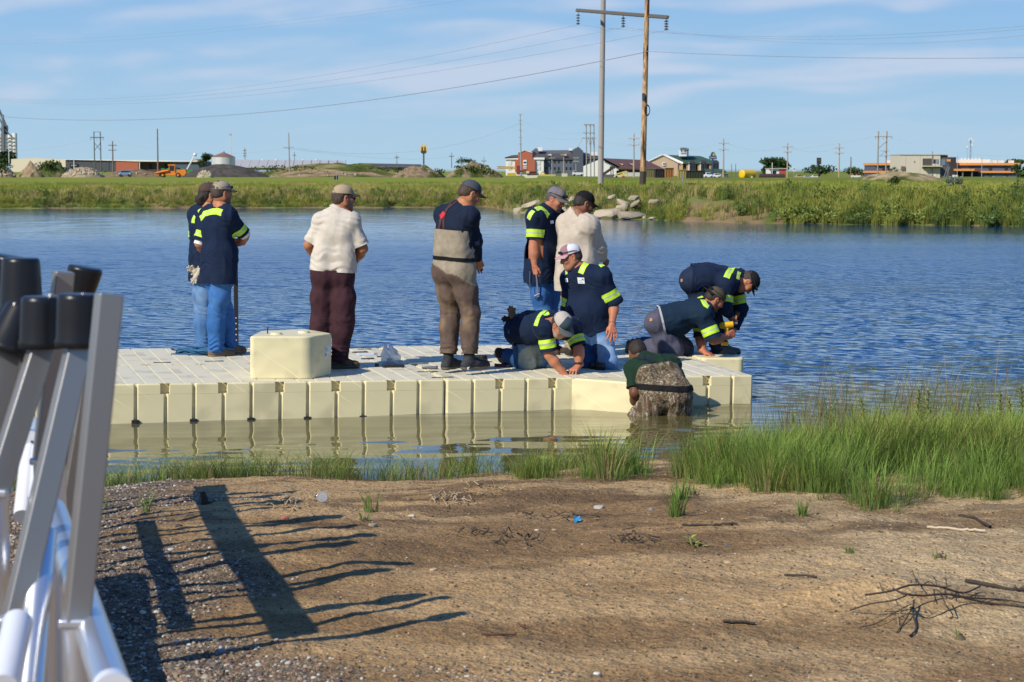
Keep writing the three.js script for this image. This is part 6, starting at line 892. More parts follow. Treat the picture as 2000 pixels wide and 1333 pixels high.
{ const f = new Far('h_frame_pole', 'tall tan H shaped pair of poles left of the concrete building', 'pole', 1723, 338, 380), m = paintM(0.30, 0.25, 0.19); for (const x of [1714.8, 1731]) f.bar('pole_shaft', x - 0.4, 341, x + 0.5, 257, 0.14, m, 0, 0, f.o, 0.11); f.box('cross_arm', 1707.5, 266.8, 1741, 268.3, 0.3, 0.25, m); f.bar('diagonal_brace', 1716, 290, 1730, 277, 0.06, m, 0.2); f.bar('diagonal_brace', 1718, 306, 1728, 296, 0.05, m, 0.2); f.box('lower_arm', 1717, 304.5, 1736, 305.6, 0.35, 0.15, m); f.box('lower_arm', 1719, 295, 1736, 296, 0.35, 0.15, m); for (const x of [1709, 1724, 1740]) f.bar('insulator', x, 268, x, 273, 0.06, paintM(0.35, 0.36, 0.38), 0.3); }
{ const f = new Far('three_pole_structure', 'three grey poles joined by cross arms before the white gable', 'pole', 1152, 343, 430), m = paintM(0.27, 0.26, 0.235); for (const x of [1145, 1153, 1160]) f.bar('pole_shaft', x + 1, 346, x - 0.3, 243, 0.13, m, 0, 0, f.o, 0.10); f.box('cross_arm', 1140, 243.5, 1161, 246, 0.3, 0.25, m); f.box('cross_arm', 1139, 259.5, 1160, 261.2, 0.3, 0.25, m); f.box('cross_arm', 1137, 269.5, 1164, 271, 0.3, 0.25, m); for (const [a, b] of [[1145, 1149], [1153, 1149], [1153, 1157], [1160, 1157]]) f.bar('diagonal_brace', a, 288 - (b > a ? 0 : 0), b, 268, 0.05, m, 0.2); f.bar('stay', 1139, 270, 1128, 288, 0.03, m, 0.1); }
// ---- heaps of earth, gravel and rubble, each an uneven mound
function heap(name, label, cat, x0, x1, yt, yb, D, c, seed, o = {}) {
  const f = new Far(name, label, cat, (x0 + x1) / 2, yb, D), rx = (x1 - x0) / 2 * f.s, h = (yb - yt) * f.s, nu = 64, nv = 20, pos = [], idx = [], col = [], rz = rx * (o.deep ?? 0.7);
  for (let j = 0; j <= nv; j++) for (let i = 0; i <= nu; i++) { const t = j / nv, a = i / nu * 6.2832, q = t, px = Math.cos(a) * q, pz = Math.sin(a) * q; const prof = o.cone ? Math.max(0, 1 - Math.pow(q, o.cone)) : Math.pow(Math.cos(q * Math.PI / 2), 0.8); const n = fbm(px * 3 + seed, pz * 3, seed, 4); const k = clamp(prof * (1 + n * (o.rough ?? 0.5)), 0, 1.2); pos.push(px * rx + (o.skew ?? 0) * rx * prof, k * h - 0.3 * (q > 0.97 ? 1 : 0), pz * rz); const m = 0.85 + 0.35 * noise(px * 14, pz * 14, seed), g = o.green ? smooth(-0.1, 0.25, fbm(px * 4, pz * 4, seed + 5, 4) + (o.greenBias ?? 0)) : 0; col.push(...c.map((v, w) => mix(v, [0.075, 0.10, 0.028][w], g) * m)); }
  for (let j = 0; j < nv; j++) for (let i = 0; i < nu; i++) { const a = j * (nu + 1) + i, b = a + nu + 1; idx.push(a, a + 1, b, a + 1, b + 1, b); }
  M('heap_body', geoFrom(pos, idx, col), new THREE.MeshPhysicalMaterial({ vertexColors: true, roughness: 1, specularIntensity: 0.1, side: THREE.DoubleSide }), f.o);
  const r = rng(seed); const stones = []; for (let i = 0; i < (o.stones ?? 0); i++) { const a = r() * Math.PI, q = Math.sqrt(r()) * 0.9, s = f.s * (o.size ?? 4) * (0.4 + 0.8 * r()), prof = o.cone ? Math.max(0, 1 - Math.pow(q, o.cone)) : Math.pow(Math.cos(q * Math.PI / 2), 0.8); stones.push(rock(seed * 100 + i % 12, s * 0.8, s * 0.5, s * 0.6).rotateZ(r() * 2).rotateY(r() * 6).translate(Math.cos(a) * q * rx, prof * h * 0.95, Math.sin(a) * q * rz)); }
  if (stones.length) tag(M('broken_stone', mergeGeometries(stones), o.stoneMat ?? ROCKM, f.o), null, null, null, 'stuff');
  if (o.bush) { const g = leafCloud(o.bush, rx * (o.bw ?? 0.9), h * 0.45, rz * 0.8, Math.max(0.25, f.s * 2.6), seed + 3, BUSH, 9); M('weeds', g.translate(rx * (o.bx ?? 0), h * (o.by ?? 0.75), rz * 0.25), LEAF, f.o); }
  return f;
}
const DIRT = [0.30, 0.215, 0.14];
heap('dirt_heap', 'pointed tan cone of earth at the left, before the beige warehouse', 'heap', 30, 88, 318, 346, 500, [0.38, 0.27, 0.17], 3, { cone: 1.1, rough: 0.35, green: true, greenBias: -0.12 });
heap('dirt_heap', 'grassy mound right of the earth cone at the left', 'heap', 62, 140, 318, 347, 515, [0.22, 0.17, 0.10], 4, { green: true, greenBias: 0.15, bush: 500 });
heap('rubble_heap', 'heap of pale broken stone left of the blue car', 'heap', 118, 205, 328, 347, 495, [0.36, 0.28, 0.19], 5, { stones: 150, size: 5, rough: 0.5, bush: 90, bx: 0.3 });
heap('rubble_heap', 'low rubble and broken blocks at the left edge under the weeds', 'heap', -25, 32, 326, 347, 480, [0.28, 0.20, 0.14], 6, { stones: 60, size: 5, bush: 350, bw: 0.7, bx: -0.1, by: 0.9 });
heap('dirt_heap', 'low brown spoil behind the blue car', 'heap', 196, 322, 333, 347, 530, [0.22, 0.155, 0.105], 7, { rough: 0.6, stones: 20, size: 3, deep: 0.25 });
heap('gravel_heap', 'wide dark grey gravel heap right of the orange loader', 'heap', 352, 528, 324, 347, 510, [0.085, 0.075, 0.072], 8, { rough: 0.3, deep: 0.3 });
heap('stone_heap', 'small heap of pale stones at the foot of the gravel', 'heap', 383, 418, 335, 347, 470, [0.45, 0.39, 0.27], 9, { stones: 25, size: 5 });
heap('dirt_heap', 'long low tan bank of spoil below the long metal roof', 'heap', 515, 770, 334, 347, 520, DIRT, 10, { rough: 0.8, green: true, greenBias: -0.1, stones: 20, size: 4, deep: 0.14 });
heap('weed_bank', 'long bank of weeds and dry grass before the long metal roof', 'bank', 480, 830, 322, 343, 560, [0.24, 0.21, 0.10], 14, { green: true, greenBias: 0.0, rough: 0.5, bush: 1500, bw: 1, by: 0.7, deep: 0.1 });
heap('dirt_heap', 'rounded brown earth heap below the yellow letter sign', 'heap', 760, 872, 326, 348, 470, [0.27, 0.19, 0.13], 11, { rough: 0.5, green: true, greenBias: -0.05, stones: 12, size: 4, bush: 90, bx: 0.75, by: 0.5, bw: 0.3, deep: 0.4 });
heap('dirt_heap', 'earth heap with white rubble and bushes left of the brick hotel', 'heap', 868, 985, 321, 348, 480, [0.28, 0.21, 0.13], 12, { green: true, greenBias: 0.1, stones: 25, size: 4, bush: 700, bw: 0.9, by: 0.6, deep: 0.4 });
heap('dirt_heap', 'sandy grass topped mound before the concrete building', 'heap', 1668, 1850, 337, 357, 250, [0.34, 0.27, 0.16], 13, { green: true, greenBias: 0.02, rough: 0.4, deep: 0.3 });
farTree('bush', 'dark round bush behind the earth heap left of the hotel', 'bush', 890, 930, 306, 325, 620, GREEN, 21, 500, false);
farTree('tree', 'dark tree at the left edge beside the grain elevator', 'tree', -18, 30, 288, 330, 700, GREEN, 22, 900);
farTree('tree', 'small round tree left of the silo', 'tree', 386, 414, 300, 327, 620, GREEN, 23, 700);
farTree('tree', 'large round dark tree right of the yellow tank', 'tree', 1482, 1546, 307, 346, 560, GREEN, 24, 1500);
farTree('tree', 'dark bushy tree behind the black sign', 'tree', 1572, 1630, 321, 349, 560, GREEN, 25, 1000);
farTree('tree', 'small dark tree left of the bare short pole', 'tree', 1654, 1683, 325, 349, 560, GREEN, 26, 600);
farTree('tree', 'small dark tree right of the bare short pole', 'tree', 1681, 1712, 329, 349, 570, GREEN, 27, 600);
farTree('tree', 'dark tree cut by the right edge', 'tree', 1975, 2030, 318, 356, 400, GREEN, 28, 1200);
farTree('tree', 'dark tree top behind the orange banded hotel', 'tree', 1955, 2010, 307, 330, 700, GREEN, 29, 700);
farTree('bush', 'green shrub on the sandy mound', 'bush', 1736, 1758, 343, 371, 150, BUSH, 30, 420);
farTree('bush', 'silver grey bush by the dirt track', 'bush', 1845, 1877, 345, 374, 140, GREYG, 31, 700);
farTree('bush', 'small green bush before the dark hotel wing', 'bush', 1084, 1100, 330, 341, 440, BUSH, 32, 260, false);
farTree('bush', 'dark weeds at the foot of the left tree', 'bush', -20, 22, 314, 334, 500, GREEN, 33, 500, false);
farTree('bush', 'green bush before the concrete building left corner', 'bush', 1738, 1756, 325, 338, 330, GREEN, 34, 260, false);
// ---------------------------------------------------------------- buildings and machines beyond the field
const WHITE = paintM(0.72, 0.71, 0.66), BEIGE = paintM(0.66, 0.58, 0.43), SLATE = paintM(0.07, 0.075, 0.09), BRICK = paintM(0.40, 0.115, 0.06), ROOFD = paintM(0.075, 0.07, 0.072), ROOFB = paintM(0.11, 0.055, 0.05), TANW = paintM(0.52, 0.38, 0.26), GREENR = paintM(0.035, 0.085, 0.055), ORANGE = paintM(0.72, 0.30, 0.07), BLUEW = paintM(0.085, 0.10, 0.16), CONC = paintM(0.55, 0.50, 0.40), BLACK = paintM(0.015, 0.015, 0.016), YEL = paintM(0.75, 0.47, 0.01, 0.4), METAL = std(0.62, 0.62, 0.60, 0.45, { metalness: 0.35 });
{ const f = new Far('grain_elevator', 'white grain elevator bins with dark spouts at the left edge', 'grain elevator', 10, 318, 1150); for (const [a, b, t] of [[-6, 6, 262], [6, 16, 263], [15, 26, 264], [24, 33.5, 261]]) f.cyl('bin', a, b, t, 322, 0, WHITE); for (let k = 0; k < 6; k++) f.box('catwalk', -5, 269 + k * 7, 33, 269.7 + k * 7, 2.2, 0.6, paintM(0.25, 0.26, 0.28)); f.box('head_house', 4, 246, 14, 263, 1, 4, paintM(0.10, 0.11, 0.13)); f.box('leg_tower', 6, 225, 10, 320, 2.5, 1.2, paintM(0.14, 0.15, 0.17)); for (const [a, b, c, d] of [[-8, 205, 8, 249], [-4, 205, 13, 248], [-2, 205, 18, 253], [12, 254, 25, 268], [-8, 232, 6, 258]]) f.bar('spout', a, b, c, d, 0.32, paintM(0.11, 0.12, 0.14), 2.0); }
{ const f = new Far('warehouse', 'long low warehouse at the left, beige, dark grey and brick wall sections', 'warehouse', 200, 334, 640);
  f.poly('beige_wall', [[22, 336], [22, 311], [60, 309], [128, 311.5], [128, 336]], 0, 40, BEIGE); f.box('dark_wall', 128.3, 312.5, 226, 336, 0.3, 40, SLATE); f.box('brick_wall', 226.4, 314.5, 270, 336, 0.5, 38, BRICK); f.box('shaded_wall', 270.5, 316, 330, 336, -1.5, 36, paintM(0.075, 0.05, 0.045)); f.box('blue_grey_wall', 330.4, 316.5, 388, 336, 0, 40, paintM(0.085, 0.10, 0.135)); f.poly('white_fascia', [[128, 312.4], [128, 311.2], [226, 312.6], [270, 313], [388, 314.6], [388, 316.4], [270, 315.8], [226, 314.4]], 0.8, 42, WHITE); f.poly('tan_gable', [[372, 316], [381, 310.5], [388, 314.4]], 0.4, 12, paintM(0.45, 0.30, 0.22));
  const s = f.box('sign', 137.5, 320.5, 152.5, 327.5, 0.7, 0.3, BLACK); for (const x of [140, 143, 145.5, 148]) f.box('sign_letter', x, 322.6, x + 1.5, 324.4, 0.75, 0.06, paintM(0.5, 0.5, 0.5), s); for (const x of [148, 196, 213]) f.box('wall_seam', x - 0.3, 313, x + 0.3, 336, 0.38, 0.1, paintM(0.03, 0.03, 0.035)); for (const x of [292, 322]) f.box('doorway', x - 3, 320, x + 3, 330, -1.42, 0.1, BLACK); f.bar('porch_post', 272.5, 334, 272.5, 316, 0.13, WHITE, 0.4); }
{ const f = new Far('silo', 'round corrugated metal silo with a rusty cone roof', 'silo', 436, 328, 600), r = 23 * f.s; const g = new THREE.CylinderGeometry(r, r, 22 * f.s, 40, 30, true), p = g.attributes.position; for (let i = 0; i < p.count; i++) { const k = 1 + 0.006 * Math.cos(Math.round((p.getY(i) / (22 * f.s) + 0.5) * 30) * Math.PI); p.setX(i, p.getX(i) * k); p.setZ(i, p.getZ(i) * k); } g.computeVertexNormals(); M('silo_wall', g.translate(0, f.y(318), 0), METAL, f.o); M('cone_roof', new THREE.ConeGeometry(r * 1.02, 10 * f.s, 40).translate(0, f.y(302), 0), paintM(0.20, 0.11, 0.085), f.o); M('roof_cap', new THREE.CylinderGeometry(0.3, 0.4, 0.5, 12).translate(0, f.y(297), 0), STEEL, f.o); f.bar('ladder', 452, 328, 452, 307, 0.12, paintM(0.2, 0.17, 0.14), r * 0.78); }
{ const f = new Far('storage_shed', 'long shed with a pale weathered metal roof in the centre distance', 'shed', 570, 328, 800); f.box('shed_wall', 464, 322, 680, 332, -2, 20, paintM(0.45, 0.44, 0.42)); f.slab('roof_sheet', [[452, 326, 2], [684, 327.5, 2], [664, 313.5, -12], [452, 312, -12]], 0.3, paintM(0.40, 0.40, 0.40)); for (let x = 470; x < 675; x += 17) f.bar('roof_seam', x, 326.3, x - 4 + (x - 452) * 0.0, 313, 0.14, paintM(0.33, 0.31, 0.29), 1.9, -11.8); for (const x of [506, 533, 559, 586, 612]) f.cyl('roof_vent', x - 1.4, x + 1.4, 310.2, 313.4, -11.5, WHITE); }
{ const f = new Far('farm_building', 'low white gabled building with a dark grey roof left of the yellow letter sign', 'building', 750, 328, 820); f.poly('gable_wall', [[684, 332], [684, 325], [696, 319], [710, 325.5], [710, 332]], 0, 1, WHITE); f.box('side_wall', 700, 325, 826, 332, -0.5, 14, paintM(0.2, 0.2, 0.2)); f.slab('dark_roof', [[710, 326, 0.5], [826, 326.5, 0.5], [820, 321, -9], [696, 318.6, -9]], 0.3, ROOFD); }
{ const f = new Far('letter_sign', 'tall pole sign with a big yellow letter M', 'sign', 827, 326, 640); f.bar('sign_pole', 827.5, 328, 827.5, 299, 0.22, paintM(0.09, 0.09, 0.09)); f.poly('sign_tray', [[820.8, 296], [834.2, 296], [831, 300.5], [824, 300.5]], 0.5, 1.0, paintM(0.05, 0.04, 0.03)); for (const y of [305, 311, 316]) f.box('pole_collar', 825.5, y, 829.5, y + 1, 0.4, 0.8, paintM(0.09, 0.09, 0.09));
  const sh = new THREE.Shape(), X = (v) => f.x(v), Y = (v) => f.y(v); const arch = (x0, x1) => { sh.bezierCurveTo(X(x0), Y(286), X(x0 + (x1 - x0) * 0.25), Y(282), X((x0 + x1) / 2), Y(282)); sh.bezierCurveTo(X(x1 - (x1 - x0) * 0.25), Y(282), X(x1), Y(286), X(x1), Y(296)); }; sh.moveTo(X(821), Y(296.5)); sh.lineTo(X(821), Y(296)); arch(821, 828.3); sh.moveTo(X(821), Y(296.5));
  const m1 = new THREE.Shape(); m1.moveTo(X(821), Y(296.4)); m1.bezierCurveTo(X(821.4), Y(287), X(822.6), Y(282), X(824.3), Y(282)); m1.bezierCurveTo(X(825.8), Y(282), X(826.8), Y(284.5), X(827.5), Y(289)); m1.bezierCurveTo(X(828.2), Y(284.5), X(829.2), Y(282), X(830.7), Y(282)); m1.bezierCurveTo(X(832.4), Y(282), X(833.6), Y(287), X(834), Y(296.4)); m1.lineTo(X(832.0), Y(296.4)); m1.bezierCurveTo(X(831.8), Y(290), X(831.3), Y(284.5), X(830.6), Y(284.5)); m1.bezierCurveTo(X(829.4), Y(284.5), X(828.5), Y(288), X(828.4), Y(295)); m1.lineTo(X(826.6), Y(295)); m1.bezierCurveTo(X(826.5), Y(288), X(825.6), Y(284.5), X(824.4), Y(284.5)); m1.bezierCurveTo(X(823.7), Y(284.5), X(823.2), Y(290), X(823), Y(296.4)); m1.closePath(); M('letter', new THREE.ExtrudeGeometry(m1, { depth: 0.7, bevelEnabled: false }).translate(0, 0, -0.3), YEL, f.o); f.box('letter_back', 822.3, 287, 832.8, 296, -0.35, 0.5, paintM(0.30, 0.19, 0.01)); }
{ const f = new Far('hotel', 'three storey hotel with a brick gable, white corners and a dark slate wing', 'hotel', 1070, 340, 600);
  f.box('white_corner', 988, 308.5, 1062, 343, 0, 12, WHITE); f.box('cornice', 987, 308, 1012, 312, 0.5, 12.6, WHITE); f.box('cornice', 1037, 308, 1063.5, 312, 0.5, 12.6, WHITE); f.poly('brick_gable', [[1006, 335], [1006, 312.5], [1012, 312.2], [1012, 298.5], [1018, 297.5], [1025, 294.2], [1033, 297.5], [1040, 299], [1040, 312], [1044.5, 312.5], [1044.5, 335]], 0.9, 3, BRICK); f.poly('gable_trim', [[1012, 298.6], [1018, 297.4], [1025, 294], [1033, 297.4], [1040, 299], [1040, 298.2], [1033, 296.5], [1025, 293.1], [1018, 296.5], [1012, 297.6]], 1.1, 1, WHITE); f.box('stone_base', 1028, 335, 1046, 339, 0.9, 2, BEIGE);
  const w = f.box('window', 1022, 313, 1029, 323, 1.1, 0.5, WHITE); f.box('pane', 1023, 316, 1028, 319.5, 1.15, 0.3, GLASS, w); const w2 = f.box('window', 1022.5, 325, 1029, 330, 1.1, 0.5, WHITE); f.box('pane', 1023.4, 326, 1028.2, 329, 1.15, 0.3, paintM(0.3, 0.34, 0.38), w2); for (const x of [996, 1052]) for (const y of [318, 328]) f.box('blind_panel', x - 3.5, y - 4, x + 3.5, y + 4, 0.15, 0.3, paintM(0.62, 0.62, 0.60));
  f.slab('roof', [[986, 308, 0.5], [1014, 307, 0.5], [1018, 302, -5], [1000, 303.4, -5]], 0.3, ROOFD); f.box('slate_wing', 1063.5, 309, 1140, 342, -1.5, 24, paintM(0.105, 0.12, 0.155)); for (const y of [316, 329]) for (const x of [1067.5, 1075.5, 1083, 1091, 1106, 1114, 1122, 1129]) { const q = f.box('window', x - 1.5, y - 2.6, x + 1.5, y + 2.6, -1.35, 0.3, paintM(0.06, 0.07, 0.09)); f.box('pane', x - 1.1, y - 2.1, x + 1.1, y + 2.1, -1.3, 0.2, GLASS, q); }
  f.slab('wing_roof', [[1040, 309.2, -1], [1063.5, 308.6, -1], [1141, 310.5, -1], [1120, 293.5, -15], [1056, 294, -15], [1040, 297, -6]], 0.3, ROOFD); f.box('roof_housing', 1052, 287.5, 1060, 295, -8, 4, WHITE); f.poly('back_gable', [[1037, 297], [1047.5, 288.6], [1053, 293], [1053, 300], [1037, 300]], -9, 3, paintM(0.11, 0.115, 0.13)); f.box('rear_wall', 1096, 299, 1120, 309, -13, 2, WHITE); f.slab('rear_roof', [[1060, 299.2, -9], [1118, 298.8, -9], [1118, 292.4, -16], [1060, 293, -16]], 0.3, paintM(0.12, 0.115, 0.115)); f.box('chimney', 1113, 289.5, 1119.5, 294, -10, 3, WHITE);
  f.poly('slate_gable', [[1119.5, 342], [1119.5, 293], [1130, 287.2], [1139, 295.5], [1139, 342]], -0.8, 16, paintM(0.075, 0.09, 0.115)); for (const x of [1072, 1101]) f.poly('dormer', [[x - 4, 302.8], [x + 5, 300.6], [x + 5, 304.6]], -1.5, 3, BEIGE); f.slab('east_roof', [[1139, 309, -2], [1172, 309, -2], [1168, 303, -9], [1139, 297, -9]], 0.3, ROOFD); f.box('east_wall', 1139.3, 309, 1170, 340, -2.4, 12, paintM(0.08, 0.09, 0.11)); f.box('roof_lantern', 1154, 297, 1168, 304, -6, 3, WHITE); }
{ const f = new Far('gabled_hall', 'white gabled hall with a long brown roof behind the tall poles', 'building', 1210, 345, 500); f.poly('gable_wall', [[1140, 347], [1140, 325], [1176, 310], [1209, 325.5], [1209, 333], [1204, 333.5], [1204, 347]], 0, 2, WHITE); f.slab('brown_roof', [[1207, 328, 0.8], [1296, 329.5, 0.8], [1266, 312.5, -10], [1176, 308.6, -10]], 0.35, ROOFB); f.slab('roof_edge', [[1176, 308.6, 0.6], [1210, 326, 0.6], [1210, 328, 0.6], [1176, 311, 0.6]], 0.2, ROOFB); f.box('side_wall', 1206, 328, 1292, 347, -0.6, 10, paintM(0.05, 0.055, 0.07)); for (const x of [1221, 1229, 1236, 1246, 1254, 1272, 1280]) { const q = f.box('window', x - 2.6, 329.5, x + 2.6, 336, -0.45, 0.3, paintM(0.09, 0.10, 0.12)); f.box('pane', x - 2, 330.3, x + 2, 335.2, -0.4, 0.2, GLASS, q); } for (const x of [1214, 1233, 1254]) f.poly('dormer', [[x - 5, 319.6], [x + 4, 320], [x + 4, 323.4]], -2, 3, TANW); f.box('low_wall', 1216, 337, 1286, 347, 0.2, 0.6, paintM(0.5, 0.5, 0.46)); }
{ const f = new Far('green_roof_hotel', 'tan hotel with a green roof, arched dark windows and a small sign tower', 'hotel', 1340, 346, 560);
  f.poly('tan_gable', [[1266, 348], [1266, 316], [1294, 303], [1324, 318], [1324, 348]], 0, 3, TANW); f.poly('gable_trim', [[1264, 317.4], [1294, 303.4], [1325, 318.6], [1325, 317], [1294, 301.6], [1264, 315.8]], 0.4, 3.2, WHITE); const w = f.box('window', 1294, 317.5, 1299.5, 324, 0.3, 0.4, WHITE); f.box('pane', 1295.3, 318.8, 1298.4, 322, 0.35, 0.3, GLASS, w); f.box('tan_bay', 1318, 318, 1334, 348, -0.4, 8, paintM(0.50, 0.35, 0.22)); f.slab('green_roof', [[1333, 318, 0.6], [1404, 318.5, 0.6], [1374, 304.8, -9], [1306, 302.4, -9]], 0.35, GREENR); f.slab('eave_trim', [[1298, 301.6, -8], [1305, 301.4, -8.4], [1334, 317.4, 0.8], [1333, 319, 0.8]], 0.25, WHITE); f.box('dark_wall', 1334, 318.5, 1402, 348, -0.8, 9, paintM(0.05, 0.045, 0.05));
  for (const x of [1352, 1374, 1397]) { f.poly('arch_bay', [[x - 7, 333], [x - 7, 317], [x - 4, 313.6], [x, 312.6], [x + 4, 313.6], [x + 7, 317], [x + 7, 333]], 0.4, 1.6, paintM(0.045, 0.05, 0.062)); for (const k of [-3, 2.5]) { const q = f.box('window', x + k - 2, 318, x + k + 2, 330, 0.6, 0.3, paintM(0.08, 0.085, 0.10)); f.box('pane', x + k - 1.5, 319, x + k + 1.5, 329, 0.65, 0.2, GLASS, q); } } for (const x of [1343, 1365, 1387]) f.box('brick_pier', x - 2.2, 319, x + 2.2, 334, 0.2, 1.2, paintM(0.45, 0.27, 0.14)); for (const x of [1345.5, 1367.5]) f.box('white_trim', x - 0.9, 317.5, x + 0.9, 333, 0.5, 1, WHITE);
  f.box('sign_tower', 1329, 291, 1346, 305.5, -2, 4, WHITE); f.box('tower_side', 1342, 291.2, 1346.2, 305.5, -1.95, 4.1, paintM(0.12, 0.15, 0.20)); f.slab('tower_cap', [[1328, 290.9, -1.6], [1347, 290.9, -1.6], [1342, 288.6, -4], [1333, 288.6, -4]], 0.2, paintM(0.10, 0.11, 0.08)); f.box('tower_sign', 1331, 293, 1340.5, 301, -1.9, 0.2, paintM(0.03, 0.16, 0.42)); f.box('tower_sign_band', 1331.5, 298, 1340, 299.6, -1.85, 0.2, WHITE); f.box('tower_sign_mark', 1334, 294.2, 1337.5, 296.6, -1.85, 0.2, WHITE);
  f.slab('portico_roof', [[1373, 334.5, 5], [1415, 335, 5], [1412, 330.5, 0.5], [1376, 330, 0.5]], 0.4, GREENR); f.box('portico_beam', 1375, 335.2, 1413, 338, 4.8, 1, WHITE); for (const x of [1376, 1404, 1411]) f.box('portico_column', x - 1, 338, x + 1, 347, 4.6, 0.7, WHITE); }
{ const f = new Far('hotel_sign', 'dark blue rounded pole sign with a yellow half sun before the green roofed hotel', 'sign', 1392, 346, 500), navy = paintM(0.03, 0.06, 0.12); f.bar('sign_pole', 1392, 348, 1392, 309, 0.22, navy); f.box('sign_board', 1385, 305, 1399.5, 311.5, 0.35, 0.5, navy); const sh = new THREE.Shape(); sh.absarc(0, 0, 4.8 * f.s, 0, Math.PI); sh.closePath(); M('sign_dome', new THREE.ExtrudeGeometry(sh, { depth: 0.5, bevelEnabled: false }).scale(1, 1.6, 1).translate(f.x(1392.5), f.y(305), -0.15), navy, f.o); const s2 = new THREE.Shape(); s2.absarc(0, 0, 2 * f.s, 0, Math.PI * 2); M('sun_mark', new THREE.ExtrudeGeometry(s2, { depth: 0.1, bevelEnabled: false }).scale(1, 1.5, 1).translate(f.x(1393.5), f.y(302.5), 0.38), paintM(0.45, 0.33, 0.02), f.o); for (let k = 0; k < 5; k++) f.box('sign_letter', 1386.5 + k * 2.5, 307, 1388 + k * 2.5, 309.5, 0.4, 0.08, paintM(0.30, 0.34, 0.40)); }
const bin = (label, x0, x1, y0, y1, D, m, o = {}) => { const f = new Far('steel_bin', label, 'container', (x0 + x1) / 2, y1, D); f.box('bin_wall', x0, y0, x1, y1, 0, 2.4, m); const n = Math.round((x1 - x0) / 5); for (let i = 0; i <= n; i++) f.box('bin_rib', mix(x0, x1 - 0.8, i / n), y0 + 0.4, mix(x0, x1 - 0.8, i / n) + 0.8, y1, 0.12, 0.14, m); f.box('bin_rim', x0 - 0.4, y0 - 0.7, x1 + 0.4, y0 + 0.5, 0.16, 2.7, o.rim ?? m); return f; };
bin('olive and rust patched steel bin right of the brown tall pole', 1262, 1281, 330, 347, 330, paintM(0.17, 0.15, 0.07)); bin('black steel bin left of the rusty one', 1280.5, 1300, 331, 347.5, 325, BLACK); bin('rusty orange brown steel bin', 1300.5, 1316, 329, 347, 320, paintM(0.28, 0.12, 0.03), { rim: paintM(0.05, 0.03, 0.02) }); bin('yellow and olive container with a white front', 1326, 1341, 332, 348, 330, paintM(0.35, 0.27, 0.08)); bin('long dark green black container before the green roofed hotel', 1342, 1374, 334, 348.5, 322, paintM(0.030, 0.034, 0.02));
bin('black square box standing in the bank grass', 1343, 1358, 359, 370, 138, BLACK);
{ const f = new Far('field_box', 'small black box on a post in the field behind the polo shirt man', 'box', 656, 352, 300); f.box('box_body', 652.6, 343.5, 659.6, 351, 0.2, 0.5, BLACK); f.bar('post', 657.5, 353, 657.5, 338, 0.05, STEEL, 0.3); }
{ const f = new Far('yellow_tank', 'bright yellow cylindrical tank lying in the field', 'tank', 1460, 350, 410), r = 8.4 * f.s; const a = V(f.x(1449), r + 0.1, 0.6), b = V(f.x(1473), r + 0.1, -1.6); M('tank_shell', bar(a, b, r, r, 32), YEL, f.o); for (const p of [a, b]) M('tank_end', new THREE.SphereGeometry(r, 24, 12).scale(0.3, 1, 1).rotateY(0.7).translate(p.x, p.y, p.z), YEL, f.o); for (const t of [0.2, 0.8]) f.box('saddle', 1449 + 24 * t - 1.5, 345, 1449 + 24 * t + 1.5, 350.5, 0.6, 1.2, WHITE); }
{ const f = new Far('brown_tank', 'dark brown rusty tank lying right of the yellow tank', 'tank', 1506, 351, 408), r = 5.4 * f.s, a = V(f.x(1483), r + 0.05, 0.3), b = V(f.x(1533), r + 0.05, -0.6), m = paintM(0.06, 0.03, 0.028, 0.6); M('tank_shell', bar(a, b, r, r, 28), m, f.o); M('tank_end', new THREE.SphereGeometry(r, 20, 10).scale(0.3, 1, 1).translate(a.x, a.y, a.z), paintM(0.09, 0.045, 0.035, 0.6), f.o); for (const t of [0.1, 0.5, 0.9]) f.box('saddle', 1483 + 50 * t - 1.5, 348, 1483 + 50 * t + 1.5, 351.5, 0.5, 0.8, WOODL); }
{ const f = new Far('shop_building', 'small white building with a red side under the round tree', 'building', 1518, 345, 500); f.box('white_wall', 1502, 330, 1522, 345, 0, 6, WHITE); f.box('red_wall', 1522.3, 330.5, 1535, 345, 0.2, 6, paintM(0.40, 0.06, 0.04)); f.box('flat_roof', 1501, 329, 1536, 330.2, 0.6, 7, paintM(0.5, 0.5, 0.48)); f.box('shop_window', 1506, 334, 1516, 340, 0.1, 0.2, GLASS); f.bar('flag_pole', 1508, 345, 1508, 318, 0.08, WHITE, 0.5); }
{ const f = new Far('pole_sign', 'black rectangular pole sign before the dark bushy tree', 'sign', 1599.5, 350, 430); f.bar('sign_pole', 1599.5, 352, 1599.5, 321, 0.13, BLACK); f.box('sign_board', 1595.5, 308.5, 1603.8, 321, 0.2, 0.5, paintM(0.03, 0.026, 0.026)); f.box('sign_face', 1597.5, 311, 1602, 315, 0.22, 0.06, paintM(0.10, 0.06, 0.05)); }
{ const f = new Far('pole_sign', 'small white pole sign right of the brown tank', 'sign', 1551, 350, 430); f.bar('sign_pole', 1551, 352, 1551, 335, 0.08, STEEL); f.box('sign_board', 1548.6, 326.5, 1553.6, 335.5, 0.2, 0.25, paintM(0.55, 0.57, 0.6)); f.box('sign_text', 1549.8, 329, 1552.5, 331.5, 0.24, 0.06, paintM(0.2, 0.22, 0.3)); }
